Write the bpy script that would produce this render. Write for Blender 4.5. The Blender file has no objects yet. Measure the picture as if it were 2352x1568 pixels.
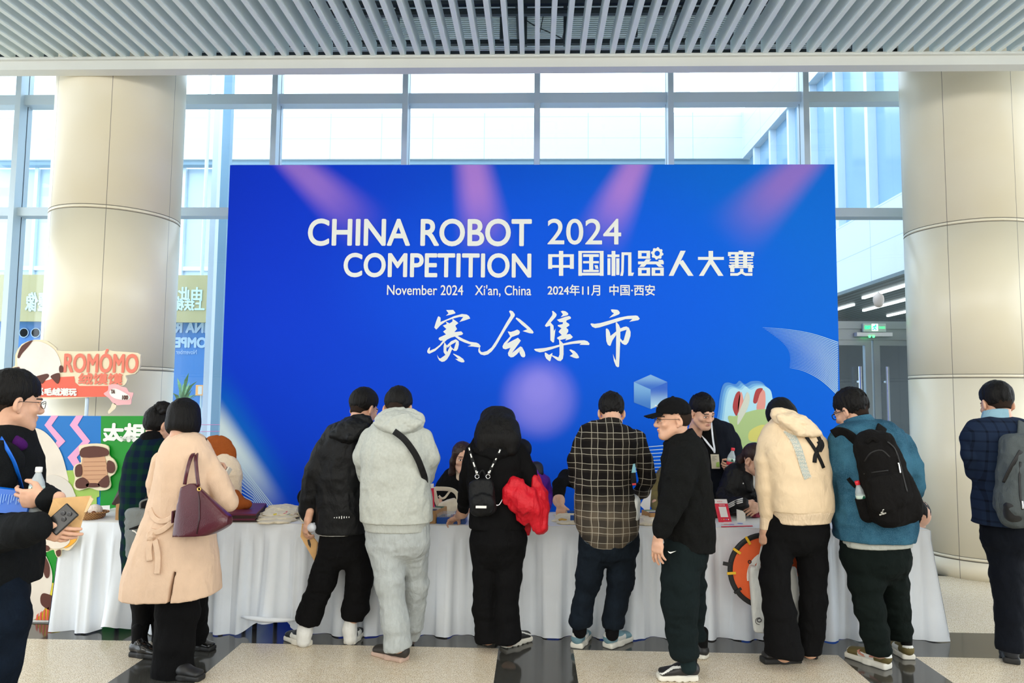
import bpy, math, random
import numpy as np
from mathutils.geometry import tessellate_polygon
from mathutils import Vector, Matrix
random.seed(7)
C = bpy.context.scene.collection
SC = bpy.context.scene

# ------------------------------------------------------------------ camera, world, lamps, exposure
FPX = 1660.0; YAW, PIT, ROL = [math.radians(a) for a in (1.84, 4.35, 0.52)]; EYE = np.array([0.0, 0.0, 1.65])
fw = np.array([-math.sin(YAW) * math.cos(PIT), math.cos(YAW) * math.cos(PIT), math.sin(PIT)])
_r0 = np.array([math.cos(YAW), math.sin(YAW), 0.0]); _u0 = np.cross(_r0, fw)
RV = math.cos(ROL) * _r0 + math.sin(ROL) * _u0
UV = -math.sin(ROL) * _r0 + math.cos(ROL) * _u0
cd = bpy.data.cameras.new('camera'); cam = bpy.data.objects.new('camera', cd); C.objects.link(cam)
cd.sensor_width = 36.0; cd.lens = 36.0 * FPX / 2352.0; cd.clip_end = 200
cam.matrix_world = Matrix(((RV[0], UV[0], -fw[0], 0), (RV[1], UV[1], -fw[1], 0), (RV[2], UV[2], -fw[2], 1.65), (0, 0, 0, 1)))
SC.camera = cam
SC.view_settings.view_transform = 'Standard'; SC.view_settings.look = 'None'
SC.view_settings.exposure = 0.18; SC.view_settings.gamma = 1.0; SC.view_settings.use_curve_mapping = False
SC.cycles.max_bounces = 8; SC.cycles.transparent_max_bounces = 12; SC.cycles.caustics_reflective = False; SC.cycles.caustics_refractive = False
SC.cycles.sample_clamp_indirect = 4.0
SC.cycles.use_denoising = True
wd = bpy.data.worlds.new('world'); SC.world = wd; wd.use_nodes = True
bg = wd.node_tree.nodes['Background']; bg.inputs[0].default_value = (0.86, 0.94, 1.0, 1); bg.inputs[1].default_value = 3.3

def area(name, loc, size, power, col, rot=(0, 0, 0)):
    l = bpy.data.lights.new(name, 'AREA'); l.shape = 'RECTANGLE'; l.size, l.size_y = size; l.energy = power; l.color = col
    o = bpy.data.objects.new(name, l); C.objects.link(o); o.location = loc; o.rotation_euler = rot
    return o
# hall ceiling lighting (in the ceiling, above and behind the photographer); the tilted one is shaped for front light
area('hall_light', (0, 2.2, 4.5), (12, 1.2), 85, (1.0, 0.93, 0.82))
area('hall_light', (0, -1.5, 4.5), (12, 1.6), 110, (1.0, 0.93, 0.82))
area('hall_light', (0, -5.0, 4.2), (14, 3.0), 600, (1.0, 0.95, 0.88), (math.radians(32), 0, 0))

# ------------------------------------------------------------------ photo pixel -> place in the hall
def ray(x, y): return fw + RV * ((x - 1176.0) / FPX) + UV * ((784.0 - y) / FPX)
def W(x, y, Y):
    d = ray(x, y); return EYE + d * (Y / d[1])
def ZP(x, y, z=0.0):
    d = ray(x, y); return EYE + d * ((z - 1.65) / d[2])
def nrm(v):
    v = np.asarray(v, float); return v / (np.linalg.norm(v) + 1e-9)

# ------------------------------------------------------------------ materials
MATS = {}
def nd(t, typ, **kw):
    n = t.nodes.new(typ)
    for k, v in kw.items():
        if k.startswith('i_'): n.inputs[k[2:].replace('_', ' ')].default_value = v
        else: setattr(n, k, v)
    return n
def c4(c): return (c[0], c[1], c[2], 1.0)
def hexc(h):
    v = [int(h[i:i + 2], 16) / 255 for i in (0, 2, 4)]
    return tuple(a / 12.92 if a <= 0.04045 else ((a + 0.055) / 1.055) ** 2.4 for a in v)
def mat(name, col, rough=0.6, metal=0.0, spec=0.5, bump=0.0, bscale=60.0, var=0.0, vscale=8.0, emit=None, estr=1.0, sheen=0.0, coat=0.0, stretch=None):
    if name in MATS: return MATS[name]
    if isinstance(col, str): col = hexc(col)
    m = bpy.data.materials.new(name); m.use_nodes = True; t = m.node_tree; b = t.nodes['Principled BSDF']
    b.inputs['Base Color'].default_value = c4(col); b.inputs['Roughness'].default_value = rough; b.inputs['Metallic'].default_value = metal
    b.inputs['Specular IOR Level'].default_value = spec
    if sheen: b.inputs['Sheen Weight'].default_value = sheen
    if coat: b.inputs['Coat Weight'].default_value = coat
    tc = nd(t, 'ShaderNodeTexCoord'); src = tc.outputs['Object']
    if stretch:
        mp = nd(t, 'ShaderNodeMapping'); mp.inputs['Scale'].default_value = stretch; t.links.new(src, mp.inputs[0]); src = mp.outputs[0]
    if var:
        n = nd(t, 'ShaderNodeTexNoise'); n.inputs['Scale'].default_value = vscale; n.inputs['Detail'].default_value = 5
        r = nd(t, 'ShaderNodeMapRange'); r.inputs[1].default_value = 0.3; r.inputs[2].default_value = 0.7; r.inputs[3].default_value = 1 - var; r.inputs[4].default_value = 1 + var
        mx = nd(t, 'ShaderNodeMix', data_type='RGBA', blend_type='MULTIPLY'); mx.inputs[0].default_value = 1.0; mx.inputs[6].default_value = c4(col)
        t.links.new(src, n.inputs[0]); t.links.new(n.outputs[0], r.inputs[0]); t.links.new(r.outputs[0], mx.inputs[7]); t.links.new(mx.outputs[2], b.inputs['Base Color'])
    if bump:
        n2 = nd(t, 'ShaderNodeTexNoise'); n2.inputs['Scale'].default_value = bscale; n2.inputs['Detail'].default_value = 4
        bp = nd(t, 'ShaderNodeBump'); bp.inputs['Strength'].default_value = bump; bp.inputs['Distance'].default_value = 0.01
        t.links.new(src, n2.inputs[0]); t.links.new(n2.outputs[0], bp.inputs['Height']); t.links.new(bp.outputs[0], b.inputs['Normal'])
    if emit is not None:
        if isinstance(emit, str): emit = hexc(emit)
        b.inputs['Emission Color'].default_value = c4(emit); b.inputs['Emission Strength'].default_value = estr
    MATS[name] = m
    return m
class NT:
    """small expression builder for node maths"""
    def __init__(s, name, rough=0.6, spec=0.5):
        s.m = bpy.data.materials.new(name); s.m.use_nodes = True; s.t = s.m.node_tree; s.b = s.t.nodes['Principled BSDF']
        s.b.inputs['Roughness'].default_value = rough; s.b.inputs['Specular IOR Level'].default_value = spec
        s.tc = nd(s.t, 'ShaderNodeTexCoord'); sp = nd(s.t, 'ShaderNodeSeparateXYZ'); s.t.links.new(s.tc.outputs['Object'], sp.inputs[0])
        s.x, s.y, s.z = sp.outputs; MATS[name] = s.m
    def put(s, sock, v):
        if hasattr(v, 'is_output'): s.t.links.new(v, sock)
        else: sock.default_value = v
    def f(s, op, a, b=0.0, c=None):
        n = nd(s.t, 'ShaderNodeMath', operation=op); s.put(n.inputs[0], a)
        if len(n.inputs) > 1: s.put(n.inputs[1], b)
        if c is not None: s.put(n.inputs[2], c)
        return n.outputs[0]
    def ss(s, v, lo, hi, a=0.0, b=1.0):
        n = nd(s.t, 'ShaderNodeMapRange', interpolation_type='SMOOTHSTEP'); s.put(n.inputs[0], v)
        for i, q in enumerate((lo, hi, a, b)): s.put(n.inputs[i + 1], q)
        return n.outputs[0]
    def mix(s, fac, a, b, mode='MIX'):
        n = nd(s.t, 'ShaderNodeMix', data_type='RGBA', blend_type=mode); s.put(n.inputs[0], fac)
        s.put(n.inputs[6], c4(a) if isinstance(a, tuple) else a); s.put(n.inputs[7], c4(b) if isinstance(b, tuple) else b)
        return n.outputs[2]
    def noise(s, scale, detail=3, vec=None, rough=0.5):
        n = nd(s.t, 'ShaderNodeTexNoise'); n.inputs['Scale'].default_value = scale; n.inputs['Detail'].default_value = detail; n.inputs['Roughness'].default_value = rough
        s.t.links.new(vec if vec is not None else s.tc.outputs['Object'], n.inputs[0]); return n.outputs[0]
    def vec(s, x, y, z):
        n = nd(s.t, 'ShaderNodeCombineXYZ'); s.put(n.inputs[0], x); s.put(n.inputs[1], y); s.put(n.inputs[2], z); return n.outputs[0]
    def bump(s, h, strength=0.3, dist=0.01):
        n = nd(s.t, 'ShaderNodeBump'); n.inputs['Strength'].default_value = strength; n.inputs['Distance'].default_value = dist
        s.t.links.new(h, n.inputs['Height']); s.t.links.new(n.outputs[0], s.b.inputs['Normal'])
    def col(s, c): s.put(s.b.inputs['Base Color'], c4(c) if isinstance(c, tuple) else c); return s.m

# ------------------------------------------------------------------ objects
def tag(o, label=None, cat=None, group=None, kind=None):
    if label: o['label'] = label
    if cat: o['category'] = cat
    if group: o['group'] = group
    if kind: o['kind'] = kind
    return o
def empty(name, loc, label=None, cat=None, group=None):
    o = bpy.data.objects.new(name, None); C.objects.link(o); o.location = [float(v) for v in loc]; o.empty_display_size = 0.1
    return tag(o, label, cat, group)
def wloc(o):
    p = np.zeros(3)
    while o is not None: p = p + np.array(o.location); o = o.parent
    return p
def mk(name, V, F, mats, parent=None, base=None, idx=None, smooth=True):
    """mesh object from world-space vertices; its origin goes to base (top-level) or to its parent's origin"""
    V = np.asarray(V, float).reshape(-1, 3)
    if not isinstance(mats, (list, tuple)): mats = [mats]
    b = wloc(parent) if parent is not None else (np.array(base, float) if base is not None else np.array([(V[:, 0].min() + V[:, 0].max()) / 2, (V[:, 1].min() + V[:, 1].max()) / 2, V[:, 2].min()]))
    me = bpy.data.meshes.new(name)
    if isinstance(F, np.ndarray) and F.ndim == 2:
        n, k = F.shape; me.vertices.add(len(V)); me.vertices.foreach_set('co', (V - b).astype(np.float32).ravel())
        me.loops.add(n * k); me.loops.foreach_set('vertex_index', F.astype(np.int32).ravel())
        me.polygons.add(n); me.polygons.foreach_set('loop_start', np.arange(0, n * k, k, dtype=np.int32))
        me.update(calc_edges=True)
    else:
        me.from_pydata([tuple(v) for v in (V - b)], [], [tuple(int(i) for i in f) for f in F]); me.update(calc_edges=True)
    for m in mats: me.materials.append(m)
    if idx is not None: me.polygons.foreach_set('material_index', np.asarray(idx, dtype=np.int32))
    me.polygons.foreach_set('use_smooth', np.full(len(me.polygons), bool(smooth)))
    me.validate()
    o = bpy.data.objects.new(name, me); C.objects.link(o)
    if parent is not None: o.parent = parent
    else: o.location = b
    return o
class MB:
    """collects boxes, tubes, lathes, plates; build() links them as ONE mesh"""
    def __init__(s): s.V = []; s.F = []; s.I = []; s.mi = 0
    def raw(s, V, F):
        n = len(s.V); s.V += [tuple(v) for v in V]; s.F += [tuple(i + n for i in f) for f in F]; s.I += [s.mi] * len(F); return s
    def box(s, c, h, R=None, bev=0.0):
        c = np.array(c, float); R = np.eye(3) if R is None else np.array(R)
        if bev <= 0:
            P = [c + (np.array(q) * h) @ R for q in ((-1, -1, -1), (1, -1, -1), (1, 1, -1), (-1, 1, -1), (-1, -1, 1), (1, -1, 1), (1, 1, 1), (-1, 1, 1))]
            return s.raw(P, [(0, 3, 2, 1), (4, 5, 6, 7), (0, 1, 5, 4), (1, 2, 6, 5), (2, 3, 7, 6), (3, 0, 4, 7)])
        h = np.array(h, float); b = min(bev, h.min() * 0.95); P = []; rings = []
        def ring(z, ins):
            q = []
            for sx, sy, st in ((1, 1, 0), (-1, 1, 1), (-1, -1, 2), (1, -1, 3)):
                for k in range(4):
                    a = math.pi / 2 * (st + k / 3.0); rr = b - ins
                    q.append(c + np.array([sx * (h[0] - b) + math.cos(a) * rr, sy * (h[1] - b) + math.sin(a) * rr, z]) @ R)
            rings.append(range(len(P), len(P) + 16)); P.extend(q)
        for z, ins in ((-h[2], b * .9), (-h[2] + b * .3, b * .3), (-h[2] + b, 0), (h[2] - b, 0), (h[2] - b * .3, b * .3), (h[2], b * .9)): ring(z, ins)
        F = [tuple(reversed(rings[0])), tuple(rings[-1])]
        for a, d in zip(rings[:-1], rings[1:]):
            F += [(a[i], a[(i + 1) % 16], d[(i + 1) % 16], d[i]) for i in range(16)]
        return s.raw(P, F)
    def bb(s, x0, x1, y0, y1, z0, z1, bev=0.0):
        return s.box(((x0 + x1) / 2, (y0 + y1) / 2, (z0 + z1) / 2), ((x1 - x0) / 2, (y1 - y0) / 2, (z1 - z0) / 2), None, bev)
    def tube(s, pts, r, n=8, flat=None, up=(0, 0, 1), cap=True):
        """round tube, or a flat strap with half sizes (r along side, flat along normal)"""
        pts = [np.array(p, float) for p in pts]; rs = r if hasattr(r, '__len__') else [r] * len(pts); P = []; prev = None
        for i, p in enumerate(pts):
            d = nrm(pts[min(i + 1, len(pts) - 1)] - pts[max(i - 1, 0)])
            ref = np.array(up, float) if prev is None else prev
            if abs(d @ ref) > 0.95 and prev is None: ref = np.array([1.0, 0, 0])
            v = nrm(ref - d * (ref @ d)); u = np.cross(d, v); prev = v
            for k in range(n):
                a = 2 * math.pi * (k + 0.5) / n
                if flat is None: q = u * math.cos(a) * rs[i] + v * math.sin(a) * rs[i]
                else:
                    ca, sa = math.cos(a), math.sin(a); e = 0.35
                    q = u * math.copysign(abs(ca) ** e, ca) * rs[i] + v * math.copysign(abs(sa) ** e, sa) * flat
                P.append(p + q)
        F = []
        for i in range(len(pts) - 1):
            F += [(i * n + k, i * n + (k + 1) % n, (i + 1) * n + (k + 1) % n, (i + 1) * n + k) for k in range(n)]
        if cap: F += [tuple(reversed(range(n))), tuple(range((len(pts) - 1) * n, len(pts) * n))]
        return s.raw(P, F)
    def lathe(s, prof, c, axis=(0, 0, 1), n=24, sx=1.0, sy=1.0):
        a = nrm(axis); u = nrm(np.cross(a, (0, 1, 0)) if abs(a[1]) < .9 else np.cross(a, (1, 0, 0))); v = np.cross(a, u); P = []
        for r, h in prof:
            for k in range(n):
                t = 2 * math.pi * k / n; P.append(np.array(c) + a * h + u * math.cos(t) * r * sx + v * math.sin(t) * r * sy)
        F = []
        for i in range(len(prof) - 1):
            F += [(i * n + k, i * n + (k + 1) % n, (i + 1) * n + (k + 1) % n, (i + 1) * n + k) for k in range(n)]
        F += [tuple(reversed(range(n))), tuple(range((len(prof) - 1) * n, len(prof) * n))]
        return s.raw(P, F)
    def plate(s, P, off):
        """a planar outline given a thickness: P front outline, off = vector to the back"""
        P = [np.array(p, float) for p in P]; off = np.array(off, float); n = len(P)
        tri = tessellate_polygon([[Vector(p) for p in P]])
        nn = np.zeros(3)
        for i in range(n): nn += np.cross(P[i], P[(i + 1) % n])
        ff = []
        for a, b, c in tri:
            q = np.cross(P[b] - P[a], P[c] - P[a]); ff.append((a, b, c) if q @ off < 0 else (a, c, b))
        F = list(ff) + [tuple(n + i for i in reversed(f)) for f in ff]
        flip = nn @ off > 0
        for i in range(n):
            j = (i + 1) % n; q = (i, n + i, n + j, j); F.append(q if not flip else tuple(reversed(q)))
        return s.raw(P + [p + off for p in P], F)
    def grid(s, fn, nu, nv):
        P = [fn(i / nu, j / nv) for j in range(nv + 1) for i in range(nu + 1)]
        return s.raw(P, [(j * (nu + 1) + i, j * (nu + 1) + i + 1, (j + 1) * (nu + 1) + i + 1, (j + 1) * (nu + 1) + i) for j in range(nv) for i in range(nu)])
    def build(s, name, mats, parent=None, base=None, smooth=False):
        return mk(name, s.V, s.F, mats, parent, base, s.I, smooth)
def frame(d, up=(0, 0, 1)):
    """rows: side, dir-normal, dir  -> R with R[2]=d"""
    d = nrm(d); u = nrm(np.cross(up, d)) if abs(np.dot(nrm(up), d)) < .98 else np.array([1.0, 0, 0]); return np.array([u, np.cross(d, u), d])
def spline(pts, n=6):
    pts = [np.array(p, float) for p in pts]; out = []; m = len(pts)
    for i in range(m - 1):
        a, b, c, d = pts[max(i - 1, 0)], pts[i], pts[i + 1], pts[min(i + 2, m - 1)]
        for k in range(n):
            t = k / n; out.append(0.5 * ((2 * b) + (c - a) * t + (2 * a - 5 * b + 4 * c - d) * t * t + (3 * b - a - 3 * c + d) * t ** 3))
    out.append(pts[-1]); return out
def cspline(pts, n=4):
    pts = [np.array(p, float) for p in pts]; m = len(pts); out = []
    for i in range(m):
        a, b, c, d = pts[i - 1], pts[i], pts[(i + 1) % m], pts[(i + 2) % m]
        for k in range(n):
            t = k / n; out.append(0.5 * ((2 * b) + (c - a) * t + (2 * a - 5 * b + 4 * c - d) * t * t + (3 * b - a - 3 * c + d) * t ** 3))
    return out
def text_mesh(body, width, height=None, bold=0.0, fat=0.0, space=1.0):
    """lettering as flat triangles, scaled to width (x height) with the lower left corner at 0,0"""
    c = bpy.data.curves.new('lettering', 'FONT'); c.body = body; c.size = 1.0; c.offset = bold; c.space_character = space; c.resolution_u = 6
    o = bpy.data.objects.new('lettering', c); C.objects.link(o)
    dg = bpy.context.evaluated_depsgraph_get(); me = bpy.data.meshes.new_from_object(o.evaluated_get(dg))
    V = np.zeros(len(me.vertices) * 3); me.vertices.foreach_get('co', V); V = V.reshape(-1, 3); F = [tuple(p.vertices) for p in me.polygons]
    bpy.data.objects.remove(o); bpy.data.curves.remove(c); bpy.data.meshes.remove(me)
    if len(V) == 0: return V, F
    V = V - V.min(0); mx = V.max(0); sx = width / mx[0]; sy = (height / mx[1]) if height else sx
    V = V * np.array([sx, sy, 1.0])
    if fat:
        n = len(V); A = []; G = []
        for k, (dx, dy) in enumerate(((0, 0), (1, 0), (-1, 0), (0, 1), (0, -1), (.7, .7), (-.7, .7), (.7, -.7), (-.7, -.7))):
            A.append(V + np.array([dx * fat, dy * fat, .0003 * k])); G += [tuple(i + n * k for i in f) for f in F]
        V = np.vstack(A); F = G
    return V, F
def on_plane(V, o, ux, uy, nn=None):
    """flat lettering onto a plane: o corner, ux right, uy up (unit)"""
    return np.array(o) + np.outer(V[:, 0], ux) + np.outer(V[:, 1], uy) + np.outer(V[:, 2], np.cross(ux, uy))
# ------------------------------------------------------------------ smooth solid shapes (distance fields turned into one mesh)
_lat = np.random.RandomState(3).rand(32, 32, 32).astype(np.float32) * 2 - 1
def vnoise(P, scale, seed=0):
    q = P * scale + seed * 7.31; i = np.floor(q).astype(int); f = (q - i).astype(np.float32); f = f * f * (3 - 2 * f); i &= 31; j = (i + 1) & 31
    x, y, z = f[..., 0], f[..., 1], f[..., 2]; L = _lat
    def lx(iy, iz): return L[i[..., 0], iy, iz] * (1 - x) + L[j[..., 0], iy, iz] * x
    a = lx(i[..., 1], i[..., 2]) * (1 - y) + lx(j[..., 1], i[..., 2]) * y
    b = lx(i[..., 1], j[..., 2]) * (1 - y) + lx(j[..., 1], j[..., 2]) * y
    return a * (1 - z) + b * z
class Sdf:
    def __init__(s): s.pr = []; s.cuts = []; s.wr = None; s.k = 0.03
    def _add(s, lo, hi, fn, k, op): s.pr.append((np.array(lo, float), np.array(hi, float), fn, s.k if k is None else k, op)); return s
    def cone(s, a, b, ra, rb=None, k=None, op='add'):
        a = np.array(a, float); b = np.array(b, float); rb = ra if rb is None else rb; ab = b - a; L2 = ab @ ab + 1e-12
        def fn(P):
            t = np.clip(((P - a) @ ab) / L2, 0, 1); return np.linalg.norm(P - a - t[..., None] * ab, axis=-1) - (ra + (rb - ra) * t)
        r = max(ra, rb); return s._add(np.minimum(a, b) - r, np.maximum(a, b) + r, fn, k, op)
    def ell(s, c, r, R=None, k=None, op='add'):
        c = np.array(c, float); r = np.array(r, float); R = np.eye(3) if R is None else np.array(R)
        def fn(P):
            q = (P - c) @ R.T; k0 = np.linalg.norm(q / r, axis=-1); k1 = np.linalg.norm(q / (r * r), axis=-1) + 1e-9; return k0 * (k0 - 1) / k1
        return s._add(c - r.max(), c + r.max(), fn, k, op)
    def econe(s, a, b, ra, rb, u=(1, 0, 0), k=None, op='add', sq=2.0):
        a = np.array(a, float); b = np.array(b, float); ab = b - a; L = np.linalg.norm(ab) + 1e-9; w = ab / L
        u = nrm(np.array(u, float) - w * (np.array(u, float) @ w)); v = np.cross(w, u); ra = np.array(ra, float); rb = np.array(rb, float)
        def fn(P):
            d = P - a; h = d @ w; t = np.clip(h / L, 0, 1); dw = h - t * L; r0 = ra[0] + (rb[0] - ra[0]) * t; r1 = ra[1] + (rb[1] - ra[1]) * t; r2 = np.minimum(r0, r1)
            x = np.abs(d @ u) / r0; y = np.abs(d @ v) / r1; z = np.abs(dw) / r2
            k0 = (x ** sq + y ** sq + z ** sq) ** (1 / sq); k1 = np.sqrt((x / r0) ** 2 + (y / r1) ** 2 + (z / r2) ** 2) + 1e-9
            kk = np.sqrt(x * x + y * y + z * z); return (k0 - 1) * np.where(kk > 1e-4, kk / k1, r2)
        r = max(ra.max(), rb.max()); return s._add(np.minimum(a, b) - r, np.maximum(a, b) + r, fn, k, op)
    def box(s, c, h, R=None, rd=0.01, k=None, op='add'):
        c = np.array(c, float); h = np.array(h, float); R = np.eye(3) if R is None else np.array(R)
        def fn(P):
            q = np.abs((P - c) @ R.T) - (h - rd); return np.linalg.norm(np.maximum(q, 0), axis=-1) + np.minimum(q.max(-1), 0) - rd
        m = np.linalg.norm(h); return s._add(c - m, c + m, fn, k, op)
    def chain(s, pts, rs, k=None):
        for i in range(len(pts) - 1): s.cone(pts[i], pts[i + 1], rs[i], rs[i + 1], k)
        return s
    def cut(s, p, n): s.cuts.append((np.array(p, float), nrm(n))); return s
    def wrinkle(s, amp, scale, stretch=(1, 1, 1), seed=0, ridge=0.5): s.wr = (amp, np.array(scale) * np.array(stretch, float), seed, ridge); return s
    def mesh(s, h=0.01):
        add = [p for p in s.pr if p[4] == 'add']; pad = 3 * h + (s.wr[0] if s.wr else 0)
        lo = np.min([p[0] for p in add], 0) - pad; hi = np.max([p[1] for p in add], 0) + pad; n = np.ceil((hi - lo) / h).astype(int) + 1
        X = [lo[i] + h * np.arange(n[i]) for i in range(3)]; big = 0.06 + 4 * h; Fd = np.full(n, big, np.float32)
        def sub(a, b, m):
            i0 = np.clip(np.floor((a - m - lo) / h).astype(int), 0, n); i1 = np.clip(np.ceil((b + m - lo) / h).astype(int) + 1, 0, n); return tuple(slice(p, q) for p, q in zip(i0, i1))
        for a, b, fn, k, op in s.pr:
            sl = sub(a, b, 0.03 + 2 * h + k * .3)
            g = np.stack(np.meshgrid(*[X[i][sl[i]] for i in range(3)], indexing='ij'), -1)
            if g.size == 0: continue
            d = fn(g); o = Fd[sl]
            if op == 'add': q = np.maximum(k - np.abs(o - d), 0) / max(k, 1e-6); Fd[sl] = np.minimum(o, d) - q * q * k / 4
            else: q = np.maximum(k - np.abs(o + d), 0) / max(k, 1e-6); Fd[sl] = np.maximum(o, -d) + q * q * k / 4
        band = np.abs(Fd) < 0.03 + 2 * h
        if s.wr:
            ix = np.nonzero(band); P = np.stack([X[i][ix[i]] for i in range(3)], -1); amp, sc, sd, rg = s.wr
            a1 = vnoise(P, sc, sd); a2 = vnoise(P, sc * 2.1, sd + 3)
            a3 = vnoise(P + .03 * a1[:, None], sc * 3.3, sd + 8); Fd[ix] += amp * ((1 - rg) * a1 + rg * (np.abs(a1) * 2.6 - .8) + .55 * (np.abs(a2) * 2 - .6) + .30 * (np.abs(a3) * 2 - .6))
        for p, nn in s.cuts:
            sl = np.tensordot(np.stack(np.meshgrid(*X, indexing='ij'), -1) - p, nn, axes=([-1], [0])); Fd = np.maximum(Fd, sl)
        return surfnet(Fd, lo, h)
def surfnet(Fd, lo, h):
    S = Fd < 0; n = np.array(Fd.shape); cn = n - 1; acc = np.zeros(tuple(cn) + (3,), np.float32); cnt = np.zeros(tuple(cn), np.int32); edges = []
    for ax in range(3):
        o = [i for i in range(3) if i != ax]
        s0 = [slice(None)] * 3; s1 = [slice(None)] * 3; s0[ax] = slice(0, -1); s1[ax] = slice(1, None)
        E = S[tuple(s0)] != S[tuple(s1)]; ix = np.array(np.nonzero(E)); edges.append(ix)
        if ix.shape[1] == 0: continue
        a = Fd[tuple(s0)][E]; b = Fd[tuple(s1)][E]; t = a / (a - b); P = ix.T.astype(np.float32); P[:, ax] += t
        for da in (0, -1):
            for db in (0, -1):
                q = ix.copy(); q[o[0]] += da; q[o[1]] += db
                ok = (q[o[0]] >= 0) & (q[o[0]] < cn[o[0]]) & (q[o[1]] >= 0) & (q[o[1]] < cn[o[1]])
                qq = tuple(q[:, ok]); np.add.at(acc, qq, P[ok]); np.add.at(cnt, qq, 1)
    act = cnt > 0; idx = np.full(tuple(cn), -1, np.int64); idx[act] = np.arange(act.sum()); V = acc[act] / cnt[act][:, None] * h + lo; quads = []
    for ax in range(3):
        ix = edges[ax]
        if ix.shape[1] == 0: continue
        o = [(ax + 1) % 3, (ax + 2) % 3]; ok = (ix[o[0]] > 0) & (ix[o[1]] > 0) & (ix[o[0]] < cn[o[0]]) & (ix[o[1]] < cn[o[1]]); ix = ix[:, ok]
        def at(da, db):
            q = ix.copy(); q[o[0]] += da; q[o[1]] += db; return idx[tuple(q)]
        Q = np.stack([at(-1, -1), at(0, -1), at(0, 0), at(-1, 0)], 1); ins = S[tuple(ix)]
        Q[~ins] = Q[~ins][:, ::-1]; quads.append(Q)
    Q = np.concatenate(quads); Q = Q[(Q >= 0).all(1)]
    return V, Q

# ------------------------------------------------------------------ heads, hands, shoes
def rotm(yaw=0, pitch=0, roll=0):
    """columns: head right, back, up in the world. yaw 0 = faces the camera (-Y), positive yaw turns the face to image right; pitch > 0 bows down"""
    y, p, r = [math.radians(a) for a in (yaw, pitch, roll)]
    Rz = np.array([[math.cos(y), -math.sin(y), 0], [math.sin(y), math.cos(y), 0], [0, 0, 1]])
    Rx = np.array([[1, 0, 0], [0, math.cos(p), -math.sin(p)], [0, math.sin(p), math.cos(p)]])
    Ry = np.array([[math.cos(r), 0, math.sin(r)], [0, 1, 0], [-math.sin(r), 0, math.cos(r)]])
    return Rz @ Rx @ Ry
SKIN = mat('skin', (0.64, 0.37, 0.255), rough=0.5, spec=0.35, var=0.06, vscale=40)
SKIN.node_tree.nodes['Principled BSDF'].inputs['Subsurface Weight'].default_value = 0.08
LIPS = mat('lips', (0.50, 0.22, 0.17), rough=0.4)
WHITE_EYE = mat('eye_white', (0.75, 0.73, 0.7), rough=0.2)
IRIS = mat('iris', (0.015, 0.01, 0.008), rough=0.1)
BROW = mat('brow', (0.03, 0.02, 0.016), rough=0.7)
HAIR = mat('black_hair', (0.005, 0.0045, 0.0045), rough=0.55, spec=0.16, bump=0.6, bscale=220, stretch=(1, 1, .12))
HAIRB = mat('brown_hair', (0.024, 0.009, 0.006), rough=0.45, spec=0.35, bump=0.5, bscale=220, stretch=(1, 1, .1))
FUZZ = mat('cropped_hair', (0.030, 0.019, 0.014), rough=0.9, spec=.1, bump=0.6, bscale=500)
BODYM = [SKIN, LIPS, WHITE_EYE, IRIS, BROW]
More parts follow.
